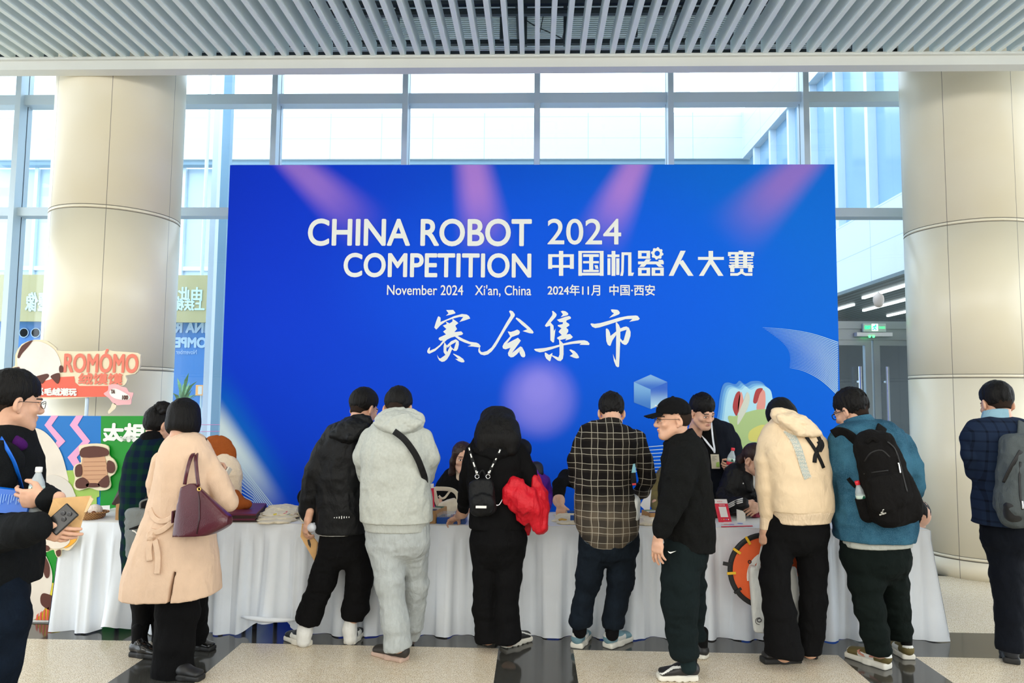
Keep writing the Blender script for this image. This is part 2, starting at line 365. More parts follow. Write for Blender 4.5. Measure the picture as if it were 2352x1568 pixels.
def head_mesh(h=0.0036, female=False, old=False, closed=0.3):
    s = Sdf(); s.k = 0.03; w = 0.95 if female else 1.0
    s.ell((0, .012, .03), (.076, .096, .088)).ell((0, -.028, -.045), (.057 * w, .062, .074), k=.035)
    s.cone((-.008, -.07, -.101), (.008, -.07, -.101), .02 * w, k=.03)
    for x in (-1, 1):
        s.cone((x * .05 * w, -.005, -.06), (x * .024, -.06, -.098), .022, .016, k=.03)
        s.ell((x * .041, -.063, -.03), (.022, .02, .018), k=.02)
    s.cone((-.036, -.083, .017), (.036, -.083, .017), .010, k=.018)
    s.cone((0, -.088, .008), (0, -.109, -.03), .0075, .0115, k=.014).cone((0, -.1, -.034), (0, -.104, -.034), .012, k=.01)
    for x in (-1, 1):
        s.ell((x * .013, -.095, -.037), (.008, .010, .008), k=.008)
        s.ell((x * .031, -.1, -.003), (.019, .016, .011), k=.014, op='sub')
        s.ell((x * .031, -.0745, -.005), (.0145, .0135, .0125), k=.003)
        s.cone((x * .014, -.087, .004), (x * .046, -.08, .002), .0055, .005, k=.005)
        s.cone((x * .018, -.0855, -.0125), (x * .045, -.079, -.011), .004, k=.006)
    s.cone((-.017, -.087, -.064), (0, -.0935, -.0615), .0042, .0058, k=.010).cone((.017, -.087, -.064), (0, -.0935, -.0615), .0042, .0058, k=.010)
    s.cone((-.014, -.0865, -.071), (.014, -.0865, -.071), .006, k=.008).ell((0, -.089, -.0715), (.012, .006, .006), k=.008)
    s.cone((-.02, -.0955, -.0667), (.02, -.0955, -.0667), .0022, k=.003, op='sub')
    for x in (-1, 1):
        R = np.array([nrm((1, -.35 * x, 0)), nrm((.35 * x, 1, .25)), nrm(np.cross(nrm((1, -.35 * x, 0)), nrm((.35 * x, 1, .25))))])
        s.ell((x * .081, .016, -.012), (.011, .019, .033), R, k=.006)
        s.ell((x * .089, .010, -.009), (.008, .010, .020), R, k=.004, op='sub')
        s.ell((x * .077, .008, -.04), (.007, .009, .011), k=.006)
    s.cone((0, .03, -.05), (0, .045, -.2), .05 * (0.88 if female else 1), .056 * (0.88 if female else 1), k=.03)
    V, F = s.mesh(h); c = V[F].mean(1); idx = np.zeros(len(F), int)
    x, y, z = np.abs(c[:, 0]), c[:, 1], c[:, 2]
    lip = ((((x) / .021) ** 2 + ((z + .0665) / .0085) ** 2) < 1) & (y < -.084); idx[lip] = 1
    ex, ez = x - .031, z + .005; eye = ((ex / .0135) ** 2 + (ez / (.0052 if not closed > .5 else .0022)) ** 2 < 1) & (y < -.075); idx[eye] = 2
    idx[eye & (ex ** 2 + ez ** 2 < .0062 ** 2)] = 3
    idx[(np.abs(z - .004) < .0022) & (np.abs(x - .031) < .016) & (y < -.072)] = 4
    bz = .0215 - .12 * np.maximum(x - .036, 0) * 2 + .05 * np.minimum(x - .03, 0); idx[(np.abs(z - bz) < (.0026 if female else .0036)) & (x > .014) & (x < .05) & (y < -.055)] = 4
    return V, F, idx
def hand_mesh(right=True, curl=(.5, .6, .7, .8), thumb=.4, spread=.12, h=0.0034, bend=0.0):
    """wrist at 0, fingers along -Z, palm faces +Y, thumb on +X for the right hand"""
    s = Sdf(); s.k = .012; X = 1 if right else -1
    s.cone((0, 0, .05), (0, 0, .0), .026, .025).econe((0, 0, -.008), (0, 0, -.05), (.027, .017), (.036, .015), k=.02).econe((0, 0, -.05), (0, 0, -.083), (.036, .015), (.037, .0125), k=.012)
    for i, (bx, L, r) in enumerate(((.029, .072, .0088), (.010, .081, .009), (-.010, .075, .0086), (-.028, .058, .0076))):
        p = np.array([X * bx, 0.001, -.086 + abs(bx - .008) * .25]); a = .25 * curl[i]; sp = spread * (bx / .03) * X
        s.cone(p + (0, 0, .02), p, r * 1.12, r * 1.06, k=.008)
        for q, ln in enumerate((.45, .31, .26)):
            a += curl[i] * (.55, .9, .6)[q]
            d = np.array([math.sin(sp) * math.cos(a), math.sin(a), -math.cos(a) * math.cos(sp)]); e = p + d * L * ln
            s.cone(p, e, r * (1.04 - .1 * q), r * (.97 - .12 * q), k=.003); p = e
    b = np.array([X * .024, .006, -.022]); d1 = nrm((X * (.75 - .4 * thumb), .35 + .6 * thumb, -.62)); d2 = nrm((X * (.45 - .75 * thumb), .35 + .5 * thumb, -.8)); d3 = nrm((X * (.3 - .9 * thumb), .3 + .4 * thumb, -.9))
    p1 = b + d1 * .042; p2 = p1 + d2 * .032; p3 = p2 + d3 * .024
    s.cone(b, p1, .0155, .0115, k=.014).cone(p1, p2, .0105, .0098, k=.004).cone(p2, p3, .0098, .0078, k=.004)
    return s.mesh(h)
def place(V, R, o, sc=1.0): return (V * sc) @ np.asarray(R).T + np.asarray(o)
def hand_rot(fdir, palm):
    """columns for hand axes: -Z along fdir, +Y along palm"""
    z = -nrm(fdir); y = nrm(np.array(palm, float) - z * (np.array(palm, float) @ z)); x = np.cross(y, z); return np.array([x, y, z]).T

class Fig:
    """a person standing (or sitting) at depth Y; outlines are given in photo pixels, depth offsets in metres"""
    def __init__(s, label, Y, foot, group=None, skin=None):
        s.Y = Y; s.label = label; s.foot = np.array(foot, float); s.parts = []; s.core = Sdf(); s.core.k = .04; s.bodyV = []; s.kids = []; s.sx = 1660.0 / Y; s.group = group
        s.o = None; s.seed = len(label)
    def P(s, x, y, dy=0.0): return W(x, y, s.Y + dy)
    def m(s, px): return px * s.Y / 1660.0
    def add_body(s, V, F, idx): s.bodyV.append((V, F, idx)); return s
    def head(s, x, y, dy=0, yaw=180, pitch=15, roll=0, sc=1.0, female=False, closed=.3, h=.0036, neck=None):
        V, F, idx = head_mesh(h, female, closed=closed); s.hR = rotm(yaw, pitch, roll); dy = dy - .15 * math.sin(math.radians(pitch)) * math.cos(math.radians(yaw)); s.hc = s.P(x, y, dy); s.hs = sc
        s.add_body(place(V, s.hR, s.hc, sc), F, idx); s.neckp = place(np.array([[0, .045, -.18]]), s.hR, s.hc, sc)[0]
        return s
    def hp(s, p): return place(np.array([p], float), s.hR, s.hc, s.hs)[0]
    def torso_core(s, rings, shrink=.62):
        R = s.rings3(rings)[:7]
        for (a, ra), (b, rb) in zip(R[:-1], R[1:]): s.core.econe(a, b, np.minimum(np.array(ra) * shrink, (.14, .09)), np.minimum(np.array(rb) * shrink, (.14, .09)))
        s.core.cone(s.neckp if hasattr(s, 'neckp') else R[0][0], R[1][0] + np.array([0, .03, 0]), .045, .05)
        return s
    def rings3(s, rings):
        out = []
        for r in rings:
            x, y, hw = r[:3]; dy = r[3] if len(r) > 3 else 0.0; rv = r[4] if len(r) > 4 else .13
            out.append((s.P(x, y, dy), (s.m(hw), rv)))
        return out
    def limb3(s, pts): return [s.P(p[0], p[1], p[2]) for p in pts], [s.m(p[3]) for p in pts]
    def top(s, name, rings, arms, material, h=.009, wr=(.006, 9.0), hem=None, extra=None, core=True, k=.03, sq=2.4, label=None, stretch=(1, 1, .8), armk=.012, cuffs=True):
        """garment: torso rings + sleeves, cut flat at the hem"""
        g = Sdf(); g.k = k; R = s.rings3(rings)
        for (a, ra), (b, rb) in zip(R[:-1], R[1:]): g.econe(a, b, ra, rb, sq=sq)
        for A in arms:
            p, r = s.limb3(A)
            for i in range(len(p) - 1): g.cone(p[i], p[i + 1], r[i], r[i + 1], k=armk)
            s.core.chain(p, [q * .62 for q in r])
            if cuffs: g.cut(p[-1] + nrm(p[-1] - p[-2]) * r[-1] * .2, nrm(p[-1] - p[-2])) if False else None
        if extra: extra(g)
        if wr: g.wrinkle(wr[0], wr[1], stretch, s.seed)
        if hem is not None:
            p = s.P(rings[-1][0], hem, rings[-1][3] if len(rings[-1]) > 3 else 0); g.cut(p, (0, 0, -1))
        if core: s.torso_core(rings)
        V, F = g.mesh(h); s.kids.append((name, V, F, material, None, label)); return s
    def garment(s, name, fn, material, h=.009, label=None, parent=None):
        g = Sdf(); g.k = .03; fn(g); V, F = g.mesh(h); s.kids.append((name, V, F, material, parent, label)); return s
    def legs(s, legs, material, name='trousers', h=.009, wr=(.006, 8.0), hems=True, k=.03, hip=None, rvs=1.0, cutz=None, core=True, top=None):
        g = Sdf(); g.k = k
        for L in legs:
            p, r = s.limb3(L)
            for i in range(len(p) - 1): g.econe(p[i], p[i + 1], (r[i], r[i] * rvs), (r[i + 1], r[i + 1] * rvs), k=k)
            if core: pc = p[:-1] + [p[-1] - nrm(p[-1] - p[-2]) * min(.15, .8 * np.linalg.norm(p[-1] - p[-2]))]; s.core.chain(pc, [min(q * .6, .05) for q in r[:-1]] + [.03])
        hm = []
        for L in legs:
            p, r = s.limb3(L); d = nrm(p[-1] - p[-2]); hm.append((p[-1] + d * .10, (max(r) * 1.15, max(r) * 1.15, .10), frame(d, (0, 1, 0))))
        if hip:
            R = s.rings3(hip)
            for (a, ra), (b, rb) in zip(R[:-1], R[1:]): g.econe(a, b, ra, rb)
        if hems:
            for c, hh, R in hm: g.box(c, hh, R, .004, k=.006, op='sub')
        if wr: g.wrinkle(wr[0], wr[1], (1, 1, 1.5), s.seed + 5)
        if cutz is not None: g.cut((0, 0, cutz), (0, 0, -1))
        if top is not None: g.cut(s.P(1176, top), (0, 0, 1))
        V, F = g.mesh(h); s.kids.append((name, V, F, material, None, None)); return s
    def hand(s, x, y, dy, fdir, palm, right=True, sc=1.0, frm=None, **kw):
        V, F = hand_mesh(right, **kw); o = s.P(x, y, dy); V = place(V, hand_rot(fdir, palm), o, sc)
        s.add_body(V, F, np.zeros(len(F), int))
        if frm is not None: s.core.cone(s.P(*frm), o, .04, .024)
        return s
    def shoe(s, heel, toe, ankle, upper, sole, style='sneaker', w=.05, hh=None, heel_z=0.0, toe_z=0.0):
        s.kids.append(('shoe', heel, toe, ankle, upper, sole, style, w, heel_z, toe_z)); return s
    def build(s):
        V0, F0 = s.core.mesh(.012) if s.core.pr else (np.zeros((0, 3)), np.zeros((0, 4), int))
        Vs = [V0]; Fs = [F0]; Is = [np.zeros(len(F0), int)]; n = len(V0)
        for V, F, i in s.bodyV: Vs.append(V); Fs.append(F + n); Is.append(i); n += len(V)
        s.o = mk('person', np.vstack(Vs), np.vstack(Fs).astype(int), BODYM, None, s.foot, np.concatenate(Is)); tag(s.o, s.label, 'person', s.group)
        s.made = {}
        for kd in s.kids:
            if kd[0] == 'shoe': s._shoe(*kd[1:]); continue
            name, V, F, m, par, lab = kd
            o = mk(name, V, F, m, s.made.get(par, s.o) if par else s.o); s.made[name] = o
            if lab: o['label'] = lab
        return s
    def part(s, name, mb, mats, smooth=False, parent=None, label=None):
        o = mb.build(name, mats, parent or s.o, None, smooth)
        if label: o['label'] = label
        return o
    def _shoe(s, heel, toe, ankle, upper, sole, style, w, hz, tz):
        a = np.array(heel, float); b = np.array(toe, float); d = nrm(b - a); L = np.linalg.norm(b - a); side = np.cross(d, (0, 0, 1)); side = nrm(side); up = np.cross(side, d)
        R = np.array([side, d, up]); at = lambda x, y, z: a + side * x + d * y * L + up * z
        q_ = min(max(L / .27, .6), 1.08); g = Sdf(); g.k = .03; sh = (.03 if style != 'flat' else .022) * q_
        g.econe(at(0, .14, sh + .028 * q_), at(0, .42, sh + .028 * q_), (w * .74, .036 * q_), (w * .78, .034 * q_), u=side).econe(at(0, .42, sh + .026 * q_), at(0, .82, sh + .014 * q_), (w * .78, .034 * q_), (w * .84, .022 * q_), u=side)
        g.econe(at(0, .15, sh + .04 * q_), at(0, .24, sh + .070 * q_), (w * .62, .034 * q_), (w * .66, .034 * q_), u=side, k=.02)
        g.cut(at(0, .5, sh - .004), -up)
        if style != 'loafer': g.ell(at(0, .2, sh + .12), (w * .56, .05, .05), R, k=.008, op='sub')
        V, F = g.mesh(.005); c = V[F].mean(1); idx = np.zeros(len(F), int)
        if isinstance(upper, (list, tuple)):
            q = (c - a) @ R.T; y = q[:, 1] / L; z = q[:, 2]
            if style == 'panel':
                idx[((y > .3) & (y < .62) & (z < .07))] = 1; idx[(y < .14) & (z > .075)] = 1; idx[(y > .84)] = 1
            elif style == 'chunky':
                idx[(np.abs(z - .055 - .03 * np.sin(y * 4)) < .0045) & (y > .35)] = 1
            mm = list(upper)
        else: mm = [upper]
        o = mk('shoe', V, F, mm, s.o, None, idx)
        g = Sdf(); g.k = .02; st = sh + .004
        g.econe(at(0, .13, st / 2), at(0, .45, st / 2), (w * .84, st / 2 + .004), (w * .82, st / 2 + .004), u=side, sq=4).econe(at(0, .45, st / 2), at(0, .86, st / 2), (w * .82, st / 2 + .004), (w * .8, st / 2 + .002), u=side, sq=4)
        if style == 'chunky':
            for k in range(6): g.cone(at(-w * 1.2, .1 + .16 * k, -.002), at(w * 1.2, .1 + .16 * k, -.002), .008, k=.004, op='sub')
        g.cut(a, (0, 0, -1)) if abs(d[2]) < .05 else None
        V, F = g.mesh(.005); mk('sole', V, F, sole, o)
        if ankle != 'none':
            g = Sdf(); g.k = .01; g.cone(at(0, .2, sh + .03), at(0, .17, sh + .14), w * .66, w * .68); V, F = g.mesh(.007); mk('sock', V, F, ankle or MATS['black_tights'], s.o)
        if style in ('panel', 'chunky', 'sneaker'):
            lc = MB()
            for k in range(4):
                y = .42 + .08 * k; z = sh + .062 - .03 * (k / 3.0) * .9
                lc.tube([at(-w * .45, y, z - .012), at(-w * .2, y, z + .004), at(w * .2, y, z + .004), at(w * .45, y, z - .012)], .0035, 6)
            lc.build('laces', sole if not isinstance(sole, list) else sole[0], o, None, True)
# ------------------------------------------------------------------ hair
def hair_short(fig, m=None, fade=True, thick=1.0, h=.0042, seed=1, tuft=.0065, low=False):
    s = Sdf(); s.k = .025; t = thick
    s.ell((0, .014, .052), (.079 + .004 * t, .097 + .006 * t, .078 + .012 * t)).ell((0, .036, .03), (.077, .078, .075))
    if low: s.ell((0, .04, -.01), (.074, .072, .07))
    s.ell((0, -.075, -.03), (.064, .06, .062), k=.012, op='sub')
    for x in (-1, 1): s.ell((x * .082, .008, -.03), (.022, .03, .034), k=.01, op='sub'); s.ell((x * .07, -.06, -.02), (.03, .05, .05), k=.012, op='sub')
    s.ell((0, .07, -.1), (.09, .07, .06), k=.02, op='sub')
    s.wrinkle(tuft * .55, 42, (1, 1, .22), seed, .55)
    V, F = s.mesh(h); fig.kids.append(('hair', place(V, fig.hR, fig.hc, fig.hs), F, m or HAIR, None, None))
    if fade:
        s = Sdf(); s.k = .02
        s.ell((0, .014, .028), (.0775, .0965, .086)); s.ell((0, -.095, -.02), (.12, .1, .12), k=.01, op='sub')
        for x in (-1, 1): s.ell((x * .085, .012, -.02), (.02, .026, .04), k=.006, op='sub')
        s.cone((0, .05, -.02), (0, .062, -.06), .05, .04); s.cut((0, 0, -.058), (0, .1, -1))
        V, F = s.mesh(.006); fig.kids.append(('cropped_hair', place(V, fig.hR, fig.hc, fig.hs), F, FUZZ, None, 'closely cropped hair at nape and temples'))
    return fig
# ================================================================== THE SETTING
def struct(o, label=None): return tag(o, label, None, None, 'structure')
# ---- floor: pale speckled granite squares divided by dark polished bands
n = NT('granite_floor', rough=.12, spec=.5)
fx = n.f('FRACT', n.f('DIVIDE', n.f('ADD', n.x, 22.227), 2.2)); fy = n.f('FRACT', n.f('DIVIDE', n.f('ADD', n.y, 22.0 - 4.885 + .0), 2.2))
dark = n.f('MAXIMUM', n.f('LESS_THAN', fx, .49 / 2.2), n.f('LESS_THAN', fy, .51 / 2.2))
sp = n.ss(n.noise(150, 2, None, .7), .36, .52); sp2 = n.noise(28, 4); big = n.noise(1.2, 2)
pale = n.mix(sp, (.30, .23, .15), n.mix(n.ss(sp2, .3, .7), (.74, .64, .48), (.82, .74, .60)))
dk = n.mix(n.ss(n.noise(170, 2), .35, .7), (.030, .030, .027), (.075, .074, .066))
n.col(n.mix(dark, pale, dk)); n.put(n.b.inputs['Roughness'], n.f('ADD', .10, n.f('MULTIPLY', n.f('SUBTRACT', 1.0, dark), .14)))
n.put(n.b.inputs['Specular IOR Level'], n.f('ADD', .45, n.f('MULTIPLY', dark, .35)))
FLOOR = n.m
m = MB(); m.bb(-16, 16, -10, 34, -.1, 0); struct(m.build('floor', FLOOR, None, (0, 0, 0)), 'polished floor of pale granite squares and dark bands')

# ---- slatted ceiling under a corrugated deck
SLAT = mat('slat_metal', (.80, .89, .89), rough=.5, spec=.4, var=.04, vscale=3)
DECK = mat('deck_metal', (.66, .78, .82), rough=.5); DECK_SHADE = mat('deck_groove_shade', (.05, .08, .10), rough=.6)
BEAM = mat('dark_steel', (.018, .030, .040), rough=.6)
m = MB()
y0 = 3.9
for k in range(100):
    a = y0 + .0415 * k
    m.bb(-9, 9, a, a + .022, 5.45, 5.475)
m.mi = 1; m.bb(-9, 9, -8, 8.04, 5.475, 5.55)  # dark sheet behind the ribs puts their groove shadow into the colour
ceil = struct(m.build('ceiling', [DECK, DECK_SHADE], None, (0, 0, 5.475)), 'pale corrugated metal deck above open ceiling slats')
FY = 6.2
proto = None
for k in range(-36, 37):
    x = .002 + .1325 * k
    if proto is None:
        m = MB(); m.bb(x - .02, x + .02, -7.5, FY + .02, 4.655, 4.80); proto = m.build('ceiling_slat', SLAT, ceil); PX = x
    else:
        o = proto.copy(); C.objects.link(o); o.parent = ceil; o.location = (x - PX, 0, 0)
BM = MB()
for yb, z0, z1, dd in ((7.02, 5.19, 5.235, .05), (6.40, 5.16, 5.19, .05), (6.40, 5.205, 5.215, .05), (6.34, 5.225, 5.26, .05), (7.7, 5.40, 5.46, .06)): BM.bb(-9, 9, yb, yb + dd, z0, z1)
for px in (-620, -340, 40, 470, 828, 1191, 1560, 1790, 2010, 2340): xb = W(px, 60, 7.0)[0]; BM.bb(xb - .02, xb + .025, 5.9, 7.5, 5.32, 5.46)
for px, ya, yb, z0 in ((1152, 6.3, 6.7, 5.05), (1206, 6.35, 6.75, 5.02), (1300, 6.2, 6.75, 5.02), (560, 6.5, 6.9, 5.05), (1690, 6.4, 6.8, 5.05), (905, 6.4, 6.8, 5.05), (1462, 6.4, 6.7, 5.08)): xb = W(px, 30, 6.6)[0]; BM.bb(xb - .018, xb + .018, yb - .05, yb, z0, 5.46)
BM.build('ceiling_frame', BEAM, ceil)
CB = MB(); CB.tube(spline([W(1206, 45, 6.9), W(1230, 60, 7.0), W(1270, 78, 7.1), W(1290, 88, 7.15)], 5), .006, 6); CB.tube(spline([W(1292, 92, 7.1), W(1300, 55, 6.8)], 4), .009, 6); CB.tube([W(1240, 75, 7.0), W(1250, 25, 6.8)], .005, 6)
CB.build('ceiling_cable', BEAM, ceil)
FASC = mat('fascia_paint', (.74, .76, .74), rough=.45, var=.03, vscale=1.5)
m = MB(); m.bb(-9, 9, FY, FY + .13, 4.56, 4.655); m.bb(-9, 9, FY - .035, FY, 4.640, 4.664); struct(m.build('trim_1', FASC, None, (0, FY, 4.56)), 'pale fascia edging the slatted ceiling')
# linear lamps of the hall ceiling behind the photographer (seen mirrored in the glass)
LAMP = mat('lamp_glow', (1, 1, 1), emit=(1.0, .97, .9), estr=9.0)
i = 0; lamp0 = None
for yy in (-4.5, -1.6, 1.4):
    for xx in (-5.2, -2.6, 0.0, 2.6, 5.2):
        if lamp0 is None:
            m = MB(); m.bb(xx - .05, xx + .05, yy - .75, yy + .75, 4.58, 4.65); lamp0 = m.build('linear_lamp', LAMP, ceil); L0 = (xx, yy)
        else:
            o = lamp0.copy(); C.objects.link(o); o.parent = ceil; o.location = (lamp0.location[0] + xx - L0[0], lamp0.location[1] + yy - L0[1], lamp0.location[2])

# ---- round columns clad in cream metal
n = NT('column_cladding', rough=.33, spec=.45)
ang = n.f('ARCTAN2', n.y, n.x); fr = n.f('FRACT', n.f('DIVIDE', n.f('ADD', ang, 0.05), math.pi / 3))
seam = n.f('LESS_THAN', n.f('ABSOLUTE', n.f('SUBTRACT', fr, .5)), .0042)
gr_ = None
for gz in (.165, 1.86, 3.33):
    for o_ in (.004, .038):
        q_ = n.f('LESS_THAN', n.f('ABSOLUTE', n.f('SUBTRACT', n.z, gz + o_)), .0045 if o_ < .01 else .003); gr_ = q_ if gr_ is None else n.f('MAXIMUM', gr_, q_)
seam = n.f('MAXIMUM', seam, gr_)
n.col(n.mix(seam, n.mix(n.ss(n.noise(1.5, 2), .35, .65), (.80, .73, .56), (.82, .76, .61)), (.25, .23, .19)))
COL = n.m
def column(x, y, r, rot, label):
    m = MB(); pr = []
    def z(zz): pr.append((r, zz))
    pr = [(r, 0)]
    for gz in (.165, 1.86, 3.33):
        pr += [(r, gz), (r - .012, gz + .001), (r - .012, gz + .010), (r, gz + .011), (r, gz + .034), (r - .006, gz + .035), (r - .006, gz + .040), (r, gz + .041)]
    pr += [(r, 6.6)]
    m.lathe(pr, (x, y, 0), n=96); o = m.build('column', COL, None, (x, y, 0), False)
    for p in o.data.polygons: p.use_smooth = len(p.vertices) == 4 and abs(p.normal[2]) < .3
    o.rotation_euler[2] = rot; return struct(o, label)
column(-4.15, 6.92, .575, math.radians(-66 - 30 + .8), 'cream clad round column behind the green and blue promotional board')
column(4.39, 7.39, .575, math.radians(-75 - 30 + .6), 'cream clad round column beside the glass door')

# ---- glass wall: mullions, transoms, panes
GY = 8.05
MUL = mat('mullion_metal', (.60, .72, .80), rough=.4, metal=.1, spec=.5)
MULB = mat('mullion_gasket', (.01, .03, .05), rough=.5)
g = bpy.data.materials.new('glass'); g.use_nodes = True; t = g.node_tree; t.nodes.remove(t.nodes['Principled BSDF'])
tr = nd(t, 'ShaderNodeBsdfTransparent'); tr.inputs[0].default_value = (.90, .96, 1.0, 1); gl = nd(t, 'ShaderNodeBsdfGlossy'); gl.inputs['Roughness'].default_value = .01
mx = nd(t, 'ShaderNodeMixShader'); lw = nd(t, 'ShaderNodeLayerWeight'); lw.inputs[0].default_value = .5; pw_ = nd(t, 'ShaderNodeMath', operation='POWER'); pw_.inputs[1].default_value = 4.0; t.links.new(lw.outputs['Facing'], pw_.inputs[0]); fre = nd(t, 'ShaderNodeMath', operation='MULTIPLY_ADD'); fre.inputs[1].default_value = .8; fre.inputs[2].default_value = .035; t.links.new(pw_.outputs[0], fre.inputs[0])
t.links.new(fre.outputs[0], mx.inputs[0]); t.links.new(tr.outputs[0], mx.inputs[1]); t.links.new(gl.outputs[0], mx.inputs[2]); t.links.new(mx.outputs[0], t.nodes['Material Output'].inputs[0]); GLASS = g
m = MB(); m.bb(-8.2, 3.34, GY + .225, GY + .235, 0, 7.2); m.bb(3.34, 9, GY + .225, GY + .235, 2.3, 7.2)
win = struct(m.build('window_1', GLASS, None, (0, GY + .23, 0)), 'tall glass wall behind the blue backdrop')
MOD = 1.522
first = None
for k in (-5, -4, -3, -2, -1, 0, 1, 2, 3, 4, 5):
    x = .005 + MOD * k
    m = MB(); m.bb(x - .032, x + .032, GY, GY + .21, 0, 7.2); m.mi = 1; m.bb(x - .034, x + .034, GY + .125, GY + .135, 0, 7.2)
    if k != 2 or True: m.build('mullion', [MUL, MULB], win)
for z0, z1 in ((5.03, 5.15), (3.70, 3.80), (.0, .1)):
    m = MB(); m.bb(-8.2, 9, GY + .06, GY + .22, z0, z1)
    if z0 == 0: m = MB(); m.bb(-8.2, 2.9, GY + .06, GY + .22, z0, z1)
    m.build('transom', MUL, win)

# ---- outside: white wings of the same building, courtyard
WHT = mat('white_panel', (.84, .88, .90), rough=.5)
n = NT('panelled_white', rough=.45, spec=.4)
q1 = n.f('LESS_THAN', n.f('FRACT', n.f('DIVIDE', n.f('ADD', n.x, n.f('ADD', n.y, 50.0)), 1.47)), .012); q2 = n.f('LESS_THAN', n.f('FRACT', n.f('DIVIDE', n.f('ADD', n.z, 50.25), .62)), .02)
n.col(n.mix(n.f('MAXIMUM', q1, q2), (.60, .66, .69), (.36, .47, .56))); PANW = n.m
PALEB = mat('pale_glass_wall', (.42, .55, .66), rough=.15, spec=.6)
BLUEG = mat('blue_glass_wall', (.22, .38, .55), rough=.12, spec=.7)
BAR = mat('outside_frame', (.62, .72, .80), rough=.4)
SOFF = mat('blue_grey_soffit', (.20, .32, .42), rough=.5)
YB = 20.0
XR = W(1706, 365, YB)[0]; z365 = W(1500, 364, YB)[2]; z258 = W(1500, 258, YB)[2]; z375 = W(1500, 374, YB)[2]
m = MB(); m.bb(-16, XR + 4, YB, YB + .3, z365, z258); o = struct(m.build('wall_back', PANW, None, (0, YB, z365)), 'white panelled band of the building across the courtyard')
m = MB(); m.bb(-16, XR + 4, YB + .1, YB + .4, z375, z365); m.build('soffit', SOFF, o)
m = MB(); m.bb(-16, XR + 4, YB + .5, YB + .6, 0, z375); o = struct(m.build('window_2', PALEB, None, (0, YB + .5, 0)), 'pale glazing of the building across the courtyard')
m = MB()
for k in range(-10, 6): m.bb(k * 1.47 - .05, k * 1.47 + .05, YB + .38, YB + .5, 0, z375)
for zz in (5.2, 3.0): m.bb(-16, XR + 4, YB + .42, YB + .5, zz, zz + .12)
m.build('window_frame', BAR, o)
m = MB()
for xa, xb in ((1478, 1524), (1562, 1588)): m.bb(W(xa, 200, YB)[0], W(xb, 200, YB)[0], YB + .2, YB + .6, z258, z258 + 5)
struct(m.build('trim_2', mat('pale_blue_fin', (.55, .68, .78), rough=.5), None, (0, YB, z258)), 'pale blue fins above the white band')
# right wing runs towards the glass wall
za = 3.68; zb = 4.93
m = MB(); m.bb(XR, XR + .25, GY + .9, YB, za, zb); m.bb(XR, XR + .25, GY + .9, YB, z365, z258); wr = struct(m.build('wall_right', PANW, None, (XR, 14, za)), 'white bulkhead of the right hand wing')
m = MB(); m.bb(XR + .2, XR + .24, GY + .9, YB, zb, z365); m.build('window_pane', BLUEG, wr)
m = MB()
for k in range(8): m.bb(XR + .05, XR + .2, 10.0 + 1.3 * k, 10.12 + 1.3 * k, zb, z365)
m.build('window_frame', BAR, wr)
# covered walk of that wing: dark slatted ceiling with linear lamps, seen above and through the glass door
DKC = NT('dark_slat_ceiling', rough=.5); qq = DKC.f('LESS_THAN', DKC.f('FRACT', DKC.f('DIVIDE', DKC.f('ADD', DKC.x, 20.0), .16)), .55); DKC.col(DKC.mix(qq, (.035, .050, .060), (.115, .150, .17)))
m = MB(); m.bb(XR - .02, 12, GY + .3, YB, za - .06, za); walk = struct(m.build('ceiling_1', DKC.m, None, (8, 14, za - .06)), 'dark slatted ceiling of the covered walk')
LAMP2 = mat('corridor_lamp_glow', (1, 1, 1), emit=(1.0, .97, .88), estr=5.0)
for x, ya, yb in ((6.75, 9.4, 13.0), (7.05, 9.2, 11.5), (6.3, 11.5, 14.0), (7.2, 13.0, 16.0), (6.55, 15.0, 17.5), (8.2, 12.5, 17.0)):
    m = MB(); m.bb(x - .028, x + .028, ya, yb, za - .10, za - .062); m.build('linear_lamp', LAMP2, walk)
m = MB(); p = W(2018, 692, 12.0); m.lathe([(.01, .16), (.02, .14), (.05, .12), (.075, .09), (.085, .04), (.083, .0), (.07, -.05), (.05, -.085), (.02, -.1)], p, n=20); m.build('globe_lamp', mat('globe_glass', (.55, .42, .36), rough=.3), walk, None, True)
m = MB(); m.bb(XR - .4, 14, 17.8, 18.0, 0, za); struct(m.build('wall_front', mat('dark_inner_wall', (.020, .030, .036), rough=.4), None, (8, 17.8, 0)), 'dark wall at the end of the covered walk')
m = MB(); m.bb(4.35, 4.75, 12.0, 12.3, 0, za); struct(m.build('trim_3', mat('grey_green_panel', (.16, .21, .20), rough=.5), None), 'grey green panel standing in the walk beyond the door')
# hall shell out of frame, so the glass mirrors a lit room
HALLW = mat('hall_wall', (.55, .52, .47), rough=.7)
m = MB(); m.bb(-16, 16, -10.2, -10, 0, 7.5); struct(m.build('wall_hall', HALLW, None))

